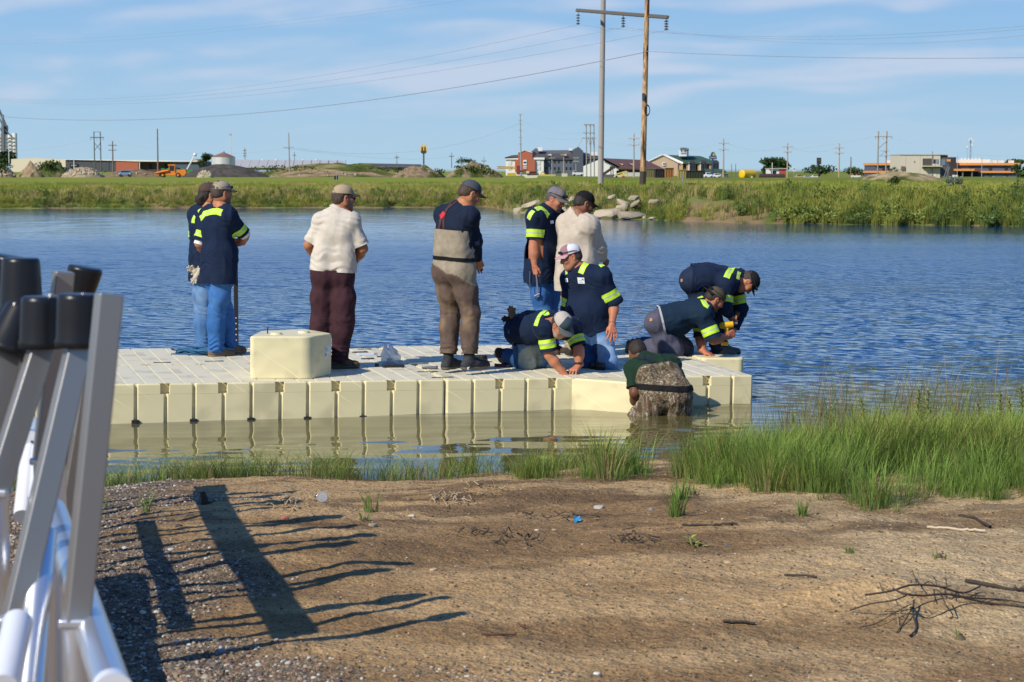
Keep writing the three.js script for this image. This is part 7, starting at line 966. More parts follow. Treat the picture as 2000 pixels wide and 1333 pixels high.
function vehicle(name, label, cat, x0, x1, y0, y1, D, body, o = {}) { const f = new Far(name, label, cat, (x0 + x1) / 2, y1, D), w = (x1 - x0) * f.s, h = (y1 - y0) * f.s; M('body', rbox(w, h * 0.52, 1.7, h * 0.12, 0, h * 0.42, 0), body, f.o); M('cabin', rbox(w * (o.cab ?? 0.6), h * 0.42, 1.5, h * 0.12, w * (o.cx ?? 0), h * 0.80, 0), o.cabin ?? body, f.o); M('window', rbox(w * (o.cab ?? 0.6) * 0.86, h * 0.26, 1.56, h * 0.05, w * (o.cx ?? 0), h * 0.82, 0), GLASS, f.o); for (const s of [-1, 1]) { M('wheel', new THREE.CylinderGeometry(h * 0.21, h * 0.21, 1.75, 18).rotateX(Math.PI / 2).translate(s * w * 0.32, h * 0.2, 0), BLACK, f.o); M('headlight', rbox(w * 0.07, h * 0.1, 0.05, 0.02, s * w * 0.40, h * 0.5, 0.86), WHITE, f.o); } return f; }
vehicle('parked_car', 'blue grey car parked by the spoil at the left, facing the lake', 'car', 232, 257, 333, 345.5, 470, paintM(0.14, 0.20, 0.30, 0.3), { cab: 0.74 });
vehicle('parked_truck', 'white and red truck under the small dark trees', 'truck', 1662, 1681, 340, 349.5, 430, paintM(0.6, 0.6, 0.58, 0.4), { cab: 0.35, cx: 0.25, cabin: paintM(0.45, 0.05, 0.03, 0.4) });
vehicle('parked_car', 'white pickup at the portico of the green roofed hotel', 'pickup', 1375, 1392, 337.5, 348.5, 410, paintM(0.62, 0.63, 0.65, 0.35)); vehicle('parked_car', 'white van right of the pickup at the portico', 'van', 1393, 1406, 339, 348.5, 412, paintM(0.65, 0.65, 0.66, 0.35), { cab: 0.8 }); vehicle('parked_car', 'dark van by the tan pole right of the portico', 'van', 1408, 1424, 340, 348.5, 425, paintM(0.10, 0.11, 0.12, 0.35), { cab: 0.8 });
vehicle('parked_truck', 'white flatbed truck before the slate hotel wing', 'truck', 1118, 1140, 334, 344, 430, paintM(0.62, 0.62, 0.60, 0.4), { cab: 0.3, cx: -0.3 }); vehicle('parked_car', 'dark red car before the hotel stone base', 'car', 1029, 1052, 335, 344, 440, paintM(0.10, 0.035, 0.03, 0.4)); vehicle('parked_car', 'pale car at the left of the small white pole sign', 'car', 1568, 1583, 343, 350, 430, paintM(0.4, 0.4, 0.38, 0.35)); vehicle('parked_car', 'white car behind the black pole sign', 'car', 1584, 1598, 342, 350, 440, paintM(0.6, 0.58, 0.55, 0.35)); vehicle('parked_car', 'yellow loader by the brown tank', 'loader', 1553, 1567, 341, 350, 425, paintM(0.35, 0.30, 0.12, 0.4));
{ const f = new Far('wheel_loader', 'orange wheel loader with a raised bucket arm at the left', 'loader', 336, 346, 470), O = paintM(0.68, 0.20, 0.02, 0.4), G = paintM(0.03, 0.22, 0.07, 0.5); f.poly('loader_body', [[312, 343], [308, 337], [318, 332], [331, 332], [331, 338], [345, 338], [346, 332], [362, 331], [364, 338], [360, 343]], 0.6, 1.8, O); const c = f.box('cab', 330, 323, 342, 339, 0.5, 1.5, O); f.box('pane', 331.5, 325.5, 340.5, 334, 0.55, 1.6, GLASS, c); f.box('cab_roof', 328.5, 321.5, 343, 323.8, 0.7, 1.9, O); for (const x of [318, 348]) { const w = M('wheel', new THREE.CylinderGeometry(4.6 * f.s, 4.6 * f.s, 2.1, 20).rotateX(Math.PI / 2).translate(f.x(x), f.y(342), -0.3), BLACK, f.o); M('rim', new THREE.CylinderGeometry(2.2 * f.s, 2.2 * f.s, 2.16, 16).rotateX(Math.PI / 2).translate(f.x(x), f.y(342), -0.3), O, w); } f.bar('lift_arm', 306, 338, 330, 333, 0.2, O, 0.9); f.poly('bucket', [[301, 341], [304, 336], [311, 338], [312, 344], [304, 345]], 0.9, 2.2, paintM(0.30, 0.13, 0.05)); f.box('green_frame', 312, 329, 331, 331, -1.5, 0.6, G); f.bar('green_boom', 330, 326, 356, 331, 0.14, G, -1.4); f.box('green_hopper', 362, 331, 374, 335, -1.6, 1.2, G); }
{ const f = new Far('grain_auger', 'white auger spout with a round hood leaning up beside the gravel heap', 'auger', 372, 332, 480); f.bar('spout_tube', 365, 331, 379, 306, 0.16, WHITE); M('round_hood', new THREE.SphereGeometry(3.6 * f.s, 18, 12).translate(f.x(380.6), f.y(302.5), 0), WHITE, f.o); f.bar('hood_outlet', 381, 302, 382, 308, 0.2, WHITE); }
{ const f = new Far('boom_machine', 'yellow lattice boom of a machine before the brick hotel', 'crane', 990, 345, 430); for (const y of [325.6, 328.8]) f.bar('boom_chord', 971, y, 1008, y + 1, 0.10, paintM(0.40, 0.24, 0.01)); for (let k = 0; k < 8; k++) f.bar('boom_lace', 972 + k * 4.5, k % 2 ? 326 : 329, 976.5 + k * 4.5, k % 2 ? 329 : 326, 0.06, paintM(0.40, 0.24, 0.01)); f.box('red_engine', 1009, 324, 1016, 341, 0.4, 1.4, paintM(0.20, 0.03, 0.025)); f.bar('red_arm', 1012, 336, 1030, 331, 0.16, paintM(0.25, 0.04, 0.03)); f.box('yellow_base', 991, 338, 1008, 344, 0.4, 1.6, paintM(0.5, 0.33, 0.03)); }
{ const f = new Far('conveyor', 'dark loading conveyor leaning up before the white gable', 'conveyor', 1185, 347, 400); f.bar('conveyor_bed', 1172, 345, 1198, 327, 0.26, paintM(0.055, 0.03, 0.03)); f.box('drive_head', 1191, 325, 1201, 330, 0.5, 0.9, paintM(0.05, 0.04, 0.035)); for (const x of [1194, 1198]) f.bar('support_leg', x, 347, x - 1, 329, 0.09, paintM(0.07, 0.06, 0.06)); f.poly('hopper', [[1178, 346], [1180, 341], [1200, 341], [1198, 347]], 0.8, 1.4, paintM(0.10, 0.09, 0.10)); }
{ const f = new Far('farm_machine', 'pale yellow tangle of farm machinery before the brown roofed hall', 'machine', 1222, 347, 405), y = paintM(0.55, 0.45, 0.08), y2 = paintM(0.55, 0.52, 0.30); f.bar('machine_arm', 1202, 341, 1224, 335, 0.12, y); f.bar('machine_arm', 1206, 345, 1226, 336, 0.10, y); f.bar('machine_leg', 1224, 335, 1226, 346, 0.10, y); f.box('machine_deck', 1197, 342, 1222, 346, 0.5, 1.5, y2); f.box('red_part', 1214, 344, 1220, 346.5, 0.7, 0.6, paintM(0.4, 0.05, 0.03)); for (const x of [1204, 1218]) M('wheel', new THREE.CylinderGeometry(0.2, 0.2, 1.3, 14).rotateX(Math.PI / 2).translate(f.x(x), 0.16, 0), BLACK, f.o); }
{ const f = new Far('boat_trailer', 'cream hulls and parts lying before the hotel', 'boat', 1040, 347, 400); f.poly('hull', [[1022, 343], [1052, 342.5], [1048, 347.5], [1027, 348]], 0.8, 2, paintM(0.58, 0.54, 0.42)); f.box('yellow_bar', 1052, 341, 1085, 344, 0.4, 0.5, paintM(0.5, 0.40, 0.10)); f.box('cream_crate', 1097, 339, 1108, 345, 0.4, 1.2, paintM(0.55, 0.50, 0.36)); f.bar('yellow_frame', 1054, 343, 1060, 335, 0.1, paintM(0.5, 0.38, 0.04)); f.bar('yellow_frame', 1066, 343, 1060, 335, 0.1, paintM(0.5, 0.38, 0.04)); }
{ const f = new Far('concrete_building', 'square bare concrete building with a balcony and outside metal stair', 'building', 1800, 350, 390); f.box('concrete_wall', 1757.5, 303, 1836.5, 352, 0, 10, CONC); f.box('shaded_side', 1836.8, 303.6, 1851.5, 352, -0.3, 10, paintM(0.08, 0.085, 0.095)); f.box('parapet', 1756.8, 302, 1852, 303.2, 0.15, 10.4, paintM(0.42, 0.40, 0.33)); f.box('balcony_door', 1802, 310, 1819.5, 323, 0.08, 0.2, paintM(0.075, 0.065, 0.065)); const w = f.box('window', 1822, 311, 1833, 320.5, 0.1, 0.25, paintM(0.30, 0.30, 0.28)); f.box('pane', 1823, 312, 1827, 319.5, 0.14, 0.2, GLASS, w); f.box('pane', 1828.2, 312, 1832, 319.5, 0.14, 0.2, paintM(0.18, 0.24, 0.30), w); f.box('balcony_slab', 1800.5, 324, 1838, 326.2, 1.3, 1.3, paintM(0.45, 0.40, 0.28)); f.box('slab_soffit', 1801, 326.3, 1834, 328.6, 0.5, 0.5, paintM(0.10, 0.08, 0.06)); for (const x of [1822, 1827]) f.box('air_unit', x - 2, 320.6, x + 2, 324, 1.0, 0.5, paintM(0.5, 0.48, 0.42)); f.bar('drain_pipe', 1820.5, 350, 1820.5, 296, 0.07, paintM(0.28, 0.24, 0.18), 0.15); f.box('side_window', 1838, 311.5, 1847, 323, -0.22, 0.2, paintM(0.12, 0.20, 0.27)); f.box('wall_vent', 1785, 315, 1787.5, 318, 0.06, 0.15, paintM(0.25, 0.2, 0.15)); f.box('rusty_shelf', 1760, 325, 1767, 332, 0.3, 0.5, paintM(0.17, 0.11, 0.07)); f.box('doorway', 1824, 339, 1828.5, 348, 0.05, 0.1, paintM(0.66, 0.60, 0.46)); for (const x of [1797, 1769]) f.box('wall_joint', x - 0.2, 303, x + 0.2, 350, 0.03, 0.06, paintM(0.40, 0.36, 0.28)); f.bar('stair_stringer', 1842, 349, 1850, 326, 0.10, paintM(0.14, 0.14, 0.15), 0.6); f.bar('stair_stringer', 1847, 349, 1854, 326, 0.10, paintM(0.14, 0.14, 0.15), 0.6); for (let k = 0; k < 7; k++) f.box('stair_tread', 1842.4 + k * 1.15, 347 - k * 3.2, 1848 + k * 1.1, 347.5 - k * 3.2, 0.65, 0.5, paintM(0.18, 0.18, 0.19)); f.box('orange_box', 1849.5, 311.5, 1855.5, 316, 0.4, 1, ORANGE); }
{ const f = new Far('banded_hotel', 'long dark blue hotel with orange bands and a white roof line', 'hotel', 1900, 350, 470); f.box('blue_wall', 1711, 320, 1992, 351, -1, 14, BLUEW); for (const [a, b] of [[1709, 1758], [1862, 1993]]) f.box('upper_band', a, 318.6, b, 323.2, -0.4, 15, ORANGE); for (const [a, b] of [[1709, 1758], [1912, 1984]]) f.box('lower_band', a, 334, b, 338, -0.4, 15, ORANGE); f.box('portico_band', 1862, 330, 1899, 334.2, 2.5, 4, ORANGE); f.box('portico_beam', 1899, 330.2, 1911, 335, 2.4, 4, paintM(0.20, 0.06, 0.03)); f.box('portico_recess', 1876, 335, 1911, 350, 0.2, 2, paintM(0.022, 0.022, 0.028)); for (const x of [1877, 1895]) f.box('portico_column', x - 1, 335, x + 1, 350, 2.2, 0.5, paintM(0.13, 0.14, 0.16)); f.box('dark_tower', 1855.8, 307.5, 1866.5, 350, 0.6, 5, paintM(0.035, 0.028, 0.03)); f.box('white_parapet', 1872, 311.5, 1942, 318.4, -4, 9, WHITE); for (const x of [1750, 1746, 1952, 1966, 1986]) f.box('roof_unit', x - 2.6, 313.5, x + 2.6, 318.4, -4, 3, WHITE); for (const x of [1728, 1739, 1898, 1936, 1967]) for (const [a, b] of [[324, 333.6], [339, 350]]) { const q = f.box('window', x - 2.6, a, x + 2.6, b, -0.85, 0.3, paintM(0.03, 0.032, 0.04)); f.box('pane', x - 1.9, a + 0.6, x + 1.9, b - 0.6, -0.8, 0.2, GLASS, q); } for (const [x, h] of [[1857, 342], [1863, 342], [1872, 345], [1879, 346], [1884, 346]]) f.box('white_planter', x - 1.8, h, x + 1.8, 350, 3.6, 0.7, WHITE); for (const x of [1940, 1963]) f.box('white_box', x - 0.9, 345, x + 0.9, 349, 0.4, 0.6, WHITE); for (let k = 0; k < 6; k++) f.box('parapet_fin', 1886 + k * 7, 309, 1887.4 + k * 7, 311.4, -4.2, 1, WHITE); }
{ const f = new Far('cell_tower', 'lattice mast with white antenna panels above the banded hotel', 'mast', 1895, 318, 620), m = paintM(0.28, 0.34, 0.42); for (const [a, z] of [[-1.5, 0.4], [1.5, 0.4], [0, -0.5]]) f.bar('mast_leg', 1895 + a, 320, 1895.3 + a * 0.5, 274, 0.09, m, z, z * 0.5); for (let k = 0; k < 9; k++) f.bar('mast_brace', 1893.6 + (k % 2) * 2.6, 318 - k * 4.6, 1896.2 - (k % 2) * 2.4, 313.4 - k * 4.6, 0.05, m, 0.4); for (const [x, y] of [[1892, 274], [1896, 272], [1899, 275], [1888, 287], [1897.5, 283]]) f.box('antenna_panel', x - 0.8, y - 2.4, x + 0.8, y + 2.4, 0.7, 0.4, WHITE); f.bar('side_mast', 1890, 318, 1889, 288, 0.05, m); }
{ const wr = std(0.38, 0.43, 0.48, 0.7); [[[203, 270], [564, 289], 480, 430, 2.2, 'between the left H frame and the leaning pole'], [[-30, 292], [178, 271], 520, 480, 1.2, 'running off left from the left H frame'], [[575, 289], [1012, 243], 430, 520, 3.6, 'between the leaning pole and the steel monopole'], [[554, 289], [885, 306], 430, 880, 1.6, 'running back from the leaning pole'], [[1021, 236], [1140, 260], 520, 430, 1.0, 'between the steel monopole and the three poles'], [[1021, 256], [1138, 270], 520, 430, 1.0, 'lower, between the steel monopole and the three poles'], [[1163, 261], [1708, 267], 430, 380, 3.2, 'between the three poles and the right H frame'], [[1164, 271], [1403, 283], 430, 420, 1.6, 'between the three poles and the tan pole'], [[1423, 281], [1529, 288], 420, 420, 0.9, 'between the two tan poles at the right'], [[1548, 289], [1630, 291], 420, 420, 0.7, 'between the tan poles by the trees'], [[1741, 268], [2060, 300], 380, 360, 1.6, 'running off right from the right H frame']].forEach(([a, b, d0, d1, s, w]) => { const p = at(...a, d0), q = at(...b, d1); tag(M('power_line', tube([...Array(11)].map((_, i) => { const t = i / 10, v = p.clone().lerp(q, t); v.y -= 4 * s * t * (1 - t); return v; }), 0.016, 4, 30), wr), 'thin distant power line ' + w, 'cable'); }); }
// ---------------------------------------------------------------- grass, reeds and litter on the near bank
const groundAt = (px, py) => { let y = 0.3; for (let i = 0; i < 12; i++) { const p = atY(px, py, y); y = Math.max(landY(p.x, -p.z), -0.05); } return atY(px, py, y); };
{
  const r = rng(99), lush = [], sparse = [], reed = [], front = [[0, 15.2], [0.05, 12.9], [0.6, 12.35], [1.0, 12.35], [1.35, 12.1], [1.5, 11.8], [1.72, 11.3], [1.95, 10.95], [2.15, 11.1], [2.35, 11.4], [2.6, 11.4], [3.0, 11.3], [4, 11.2], [7, 11.3]];
  const fz = (x) => { let i = 0; while (i < front.length - 2 && x > front[i + 1][0]) i++; return mix(front[i][1], front[i + 1][1], clamp((x - front[i][0]) / (front[i + 1][0] - front[i][0]))) + noise(x * 3, 2) * 0.32 + noise(x * 9, 5) * 0.22; };
  for (let i = 0; i < 15000; i++) { const x = -0.1 + r() * 6.2, z = 10.5 + r() * 5.0; const f = fz(x), sh = shoreZ(x); if (z < f || z > Math.min(sh + 0.3, 13.05 + smooth(1.5, 3.0, x) * 0.55 + noise(x * 3, 8) * 0.35)) continue; const dens = fbm(x * 1.4, z * 1.4, 3, 3), e = z - f; if (x < 1.0 && z > 14.0 + noise(x * 4, 1) * 0.4) { if (r() < 0.8) continue; } if (dens < -0.02 && r() < 0.62) continue; if (dens < -0.14 && r() < 0.85) continue; if (e < 0.7 && r() > 0.22 + e) continue; const m = 0.75 + 0.5 * r(), h = (0.10 + 0.16 * r()) * (0.75 + 0.5 * smooth(0, 0.6, e)) * (1 + dens * 0.6); lush.push({ m: mat4(V(x, landY(x, z) - 0.01, -z), h / 0.3, r() * 6.28, (r() - 0.5) * 0.25), c: (r() < 0.08 ? RGB(0.36 * m, 0.31 * m, 0.15 * m) : RGB(0.20 * m * (1 + 0.6 * Math.max(0, dens)), 0.315 * m, 0.075 * m)) }); }
  for (let i = 0; i < 1700; i++) { const x = -3.6 + r() * 4.4, sh = shoreZ(x), z = sh - 0.95 + r() * 1.3 - (r() < 0.3 ? r() * 0.35 : 0), dens = fbm(x * 1.7, z * 0.8, 9, 3); if (dens < 0.02 && r() < 0.7) continue; if (x > -0.2 && r() < 0.3) continue; const m = 0.7 + 0.5 * r(); sparse.push({ m: mat4(V(x, landY(x, z) - 0.01, -z), 0.5 + 0.75 * r(), r() * 6.28, (r() - 0.5) * 0.3), c: (r() < 0.12 ? RGB(0.40 * m, 0.33 * m, 0.16 * m) : RGB(0.21 * m, 0.29 * m, 0.07 * m)) }); }
  for (let i = 0; i < 1150; i++) { const x = 0.9 + r() * 5.2, sh = shoreZ(x), z = sh - 2.6 + r() * 3.0, dens = fbm(x * 1.1, 2, 4, 3) + smooth(1.6, 2.6, x) * 0.1; if (dens < 0.0 && r() < 0.65) continue; if (x < 2.0 && r() < 0.72) continue; const m = 0.7 + 0.5 * r(), h = (0.36 + 0.42 * r() * (1 + dens)) * (0.7 + 0.3 * smooth(1.4, 2.4, x)); reed.push({ m: mat4(V(x, Math.max(-0.1, landY(x, z)) - 0.02, -z), h, r() * 6.28, (r() - 0.5) * 0.35), c: r() < 0.75 ? RGB(0.17 * m, 0.24 * m, 0.065 * m) : RGB(0.33 * m, 0.24 * m, 0.13 * m) }); }
  const G = (n, l, g, list) => tag(instances(n, g, GRASSM, list), l, 'grass', null, 'stuff');
  G('shore_grass', 'lush green grass covering the near bank at the right', blades(34, 0.36, 0.11, 0.0055, 0.55, 51), lush);
  G('sparse_shore_grass', 'thin arching grass along the waterline at the left', blades(8, 0.33, 0.07, 0.0036, 1.1, 52), sparse);
  G('shore_reeds', 'thin tall reeds standing at the waterline at the right', blades(5, 0.85, 0.07, 0.0048, 0.35, 53, [1.3, 1.05, 0.9]), reed);
  console.log('grass', lush.length, sparse.length, reed.length);
  // tufts standing apart on the sand
  const tuft = (px, py, h, n, where, spread = 0.05) => { const p = groundAt(px, py), g = thing('grass_tuft', 'green grass tuft standing apart on the sand, ' + where, 'grass tuft', p); const geo = blades(n, h, spread, 0.0055, 0.5, px); paintTint(geo, [0.16, 0.27, 0.06]); M('grass_blade', geo, GRASSM, g); M('grass_root', bake(new THREE.ConeGeometry(0.035, 0.04, 8).translate(0, 0.005, 0)), paintM(0.12, 0.09, 0.045), g); };
  tuft(1322, 1008, 0.20, 60, 'the largest one, below the reeds', 0.045); tuft(1568, 1008, 0.12, 26, 'in front of the lush grass', 0.03); tuft(1332, 975, 0.17, 40, 'just behind the largest one', 0.05); tuft(1355, 968, 0.10, 22, 'a small one right of the largest', 0.03); tuft(725, 1000, 0.16, 20, 'beside the clear lid', 0.04); tuft(712, 1018, 0.10, 8, 'thin, over the shadow tips', 0.03); tuft(1660, 1080, 0.05, 12, 'tiny, on the pale sand at the right', 0.03); tuft(1835, 1090, 0.05, 10, 'tiny, farther right on the pale sand', 0.05); tuft(1876, 1248, 0.06, 7, 'tiny yellow one right of the dead roots', 0.015);
  tuft(205, 992, 0.09, 9, 'on the gravel by the frames', 0.03); tuft(285, 1000, 0.16, 18, 'at the edge of the gravel', 0.04);
}
function paintTint(geo, c) { const a = geo.attributes.color; for (let i = 0; i < a.count; i++) a.setXYZ(i, a.getX(i) * c[0], a.getY(i) * c[1], a.getZ(i) * c[2]); }
// ---- leafy weeds among the reeds
function leafyWeed(px, pyBase, pyTop, label, seed) {
  const p = groundAt(px, pyBase); p.y -= 0.03; const D = -p.z, h = (pyBase - pyTop) * D / FPX, th = thing('leafy_weed', label, 'plant', p), r = rng(seed), lean = (r() - 0.5) * 0.12; const top = V(lean * h * 2, h, (r() - 0.5) * 0.1);
  M('stem', tube([V(0, 0, 0), V(top.x * 0.3, h * 0.5, top.z * 0.4), top], 0.006, 6, 12), paintM(0.16, 0.15, 0.06), th);
  const pos = [], idx = [], col = []; const n = Math.round(h / 0.011); for (let i = 0; i < n; i++) { const t = mix(0.3, 1, i / n), c = V(mix(0, top.x, t * t), h * t, top.z * t), a = i * 2.4, L = (0.085 - 0.045 * Math.pow(t, 2)) * (0.8 + 0.4 * r()), W = L * 0.2, d = V(Math.cos(a), 0.75, Math.sin(a)).normalize(), s = V(-Math.sin(a), 0, Math.cos(a)), b = pos.length / 3, m = 0.8 + 0.4 * r();
    for (const [u, w, dr] of [[0, 0, 0], [0.45, 1, 0.0], [0.45, -1, 0.0], [1, 0, -0.25]]) { const q = c.clone().addScaledVector(d, L * u).addScaledVector(s, W * w); q.y += dr * L; pos.push(q.x, q.y, q.z); col.push(0.27 * m, 0.35 * m, 0.06 * m); } idx.push(b, b + 1, b + 2, b + 1, b + 3, b + 2); }
  M('leaf', geoFrom(pos, idx, col), LEAF, th);
}
[[1690, 862, 770, 'short leafy weed in the reeds, left of the tallest weed'], [1790, 862, 752, 'leaning leafy weed just left of the tallest one'], [1812, 866, 752, 'tallest upright leafy weed at the waterline'], [1858, 868, 795, 'leafy weed right of the tallest one'], [1918, 872, 775, 'yellow green leafy weed in the middle of the right group'], [1955, 866, 758, 'tall leafy weed second from the right edge'], [1978, 868, 768, 'bushy leafy weed near the right edge'], [1998, 864, 745, 'leafy weed cut by the right edge'], [1553, 858, 800, 'short leafy weed left in the reeds'], [1622, 856, 785, 'leafy weed in the middle of the reeds'], [1352, 1068, 1040, 'small bright seedling on the open sand'], [1362, 1070, 1047, 'second small seedling beside it on the sand']].forEach((a, i) => leafyWeed(a[0], a[1], a[2], a[3], 700 + i));
// ---- gravel and pebbles
{
  const r = rng(12), peb = [0, 1, 2].map((k) => { const g = new THREE.IcosahedronGeometry(1, 1), p = g.attributes.position; for (let i = 0; i < p.count; i++) { const v = V(p.getX(i), p.getY(i), p.getZ(i)); v.multiplyScalar(1 + 0.22 * noise(v.x * 1.6 + k * 9, v.y * 1.6, v.z * 1.6)); p.setXYZ(i, v.x, v.y * 0.62, v.z * 0.82); } g.computeVertexNormals(); return g; });
  const tones = [[0.34, 0.29, 0.23], [0.20, 0.155, 0.11], [0.10, 0.08, 0.062], [0.30, 0.21, 0.13], [0.47, 0.44, 0.38], [0.24, 0.12, 0.07], [0.14, 0.12, 0.10], [0.12, 0.09, 0.065], [0.22, 0.16, 0.105]];
  const lists = [[], [], []]; const add = (x, z, s, tone) => { const m = 0.8 + 0.4 * r(), c = tone ?? tones[Math.floor(r() * tones.length)]; lists[Math.floor(r() * 3)].push({ m: mat4(V(x, landY(x, z) + s * 0.15, -z), s, r() * 6.28, (r() - 0.5) * 0.7), c: RGB(c[0] * m, c[1] * m, c[2] * m) }); };
  for (let i = 0; i < 60000; i++) { const z = 6.4 + Math.pow(r(), 1.2) * 8.4, x = -0.27 * z + r() * 0.24 * z; if (z > shoreZ(x) + 0.05) continue; const g = gravelEdge(x, z); if (r() > g * 0.95) continue; add(x, z, 0.0032 + 0.0075 * Math.pow(r(), 3) + (r() < 0.02 ? 0.008 : 0)); }
  for (let i = 0; i < 14000; i++) { const z = 6.4 + r() * 8, x = -0.26 * z + r() * 0.52 * z; if (z > shoreZ(x)) continue; const k = r(); add(x, z, 0.0022 + 0.005 * Math.pow(r(), 3), k < 0.45 ? [0.10, 0.065, 0.035] : k < 0.75 ? [0.30, 0.20, 0.11] : k < 0.9 ? [0.05, 0.035, 0.025] : [0.45, 0.38, 0.28]); }
  for (let i = 0; i < 1500; i++) { const z = 6.4 + r() * 1.2, x = -1.2 + r() * 1.6; if (noise(x * 2, z * 3, 3) + (0.2 - Math.abs(x + 0.6)) * 0.6 < 0.0) continue; add(x, z, 0.003 + 0.006 * r()); }
  lists.forEach((l, i) => tag(instances('gravel', peb[i], new THREE.MeshStandardMaterial({ roughness: 0.85 }), l), ['mixed gravel over the left of the bank, first kind', 'mixed gravel over the left of the bank, flatter kind', 'mixed gravel over the left of the bank, rounder kind'][i], 'gravel', null, 'stuff'));
  console.log('pebbles', lists.map((l) => l.length).join());
  [[803, 1010, 13, [0.62, 0.52, 0.36], 'pale tan stone on the sand left of the shadow tips'], [728, 1028, 16, [0.30, 0.25, 0.18], 'grey brown stone sunk in the sand above the shadow tips'], [555, 1013, 14, [0.42, 0.15, 0.08], 'red brick coloured stone among the upper shadows'], [368, 1009, 18, [0.12, 0.085, 0.06], 'dark brown stone at the end of the waterline grass'], [350, 1030, 16, [0.05, 0.04, 0.032], 'black wet looking stone at the left'], [243, 1105, 14, [0.42, 0.31, 0.17], 'ochre pebble on the gravel'], [231, 1113, 12, [0.45, 0.36, 0.22], 'second ochre pebble beside it on the gravel'], [430, 1274, 18, [0.24, 0.26, 0.29], 'blue grey stone in the lower shadow'], [486, 1284, 14, [0.34, 0.28, 0.2], 'brown stone by the edge of the lower shadow'], [505, 1301, 16, [0.55, 0.50, 0.40], 'pale stone below the lower shadow'], [487, 1284, 12, [0.45, 0.17, 0.10], 'reddish stone below the lower shadow'], [1048, 1037, 8, [0.62, 0.58, 0.52], 'small white pebble under the dark twigs'], [1082, 1037, 10, [0.42, 0.30, 0.14], 'ochre pebble right of the small white one'], [1332, 1173, 9, [0.5, 0.5, 0.48], 'white pebble on open sand, centre right'], [1165, 1318, 14, [0.68, 0.66, 0.60], 'white long pebble at the bottom edge'], [912, 1323, 10, [0.55, 0.52, 0.46], 'white pebble at the bottom edge, left'], [1423, 1100, 13, [0.42, 0.30, 0.17], 'tan round pebble left on the pale sand'], [1420, 1066, 9, [0.12, 0.13, 0.14], 'dark pebble on the pale sand'], [1272, 996, 12, [0.24, 0.25, 0.25], 'grey flat stone left of the largest grass tuft'], [1170, 993, 18, [0.38, 0.36, 0.31], 'grey white flat stone under the grass'], [846, 1116, 15, [0.55, 0.40, 0.24], 'tan stone just above the longest shadow tip'], [884, 1146, 14, [0.45, 0.31, 0.16], 'ochre stone at the longest shadow tip'], [333, 1075, 12, [0.5, 0.47, 0.42], 'white stone on the gravel beside the brown sand'], [335, 1155, 14, [0.55, 0.53, 0.48], 'white stone in the middle of the gravel']].forEach(([px, py, w, c, l], i) => { const p = groundAt(px, py), s = w * -p.z / FPX; const m = M('stone', rock(500 + i, s * 0.6, s * 0.42, s * 0.5), paintM(...c, 0.85)); m.position.copy(p); m.position.y += s * 0.08; tag(m, l, 'stone'); });
}
// ---- twigs, dead roots and scraps
const TWIG = paintM(0.05, 0.038, 0.028), STRAW = paintM(0.42, 0.33, 0.20);
function twig(label, pts, rad, mat = TWIG, lift = 0.008, name = 'twig') { const P = pts.map(([x, y, h]) => { const p = groundAt(x, y); p.y += lift + (h ?? 0); return p; }), o = P[0].clone(); const g = tube(P.map((p) => p.sub(o)), rad, 5, 24), a = g.attributes.position; for (let i = 0; i < a.count; i++) a.setXYZ(i, a.getX(i), a.getY(i) + noise(a.getX(i) * 60, 1, i * 0.01) * rad * 0.8, a.getZ(i) + noise(a.getX(i) * 50, 7) * rad); g.computeVertexNormals(); const m = M(name, g, mat); m.position.copy(o); tag(m, label, 'twig'); return m; }
twig('dark twig lying on the sand left of the dead roots', [[1413, 1217], [1430, 1219], [1475, 1221]], 0.007); twig('straight dark stick below the pale sand', [[1533, 1127], [1560, 1128], [1596, 1130]], 0.005); twig('long dark branch entering at the right edge', [[1888, 1138], [1920, 1145], [1960, 1152], [2010, 1158]], 0.009); twig('bent dark twig on the pale sand at the right', [[1874, 1010], [1900, 1014], [1918, 1024], [1935, 1033]], 0.008); twig('long pale stick on the pale sand at the right', [[1812, 1033], [1860, 1036], [1925, 1041]], 0.006, paintM(0.55, 0.45, 0.32)); twig('dark flat stick right of the largest grass tuft', [[1333, 1028], [1370, 1029], [1440, 1027]], 0.006); twig('thin twig near the bottom centre', [[940, 1242], [975, 1244], [1007, 1243]], 0.004, paintM(0.12, 0.06, 0.035)); twig('short curved twig on the dark sand', [[1012, 1221], [1022, 1229], [1036, 1231]], 0.003, paintM(0.12, 0.06, 0.035));
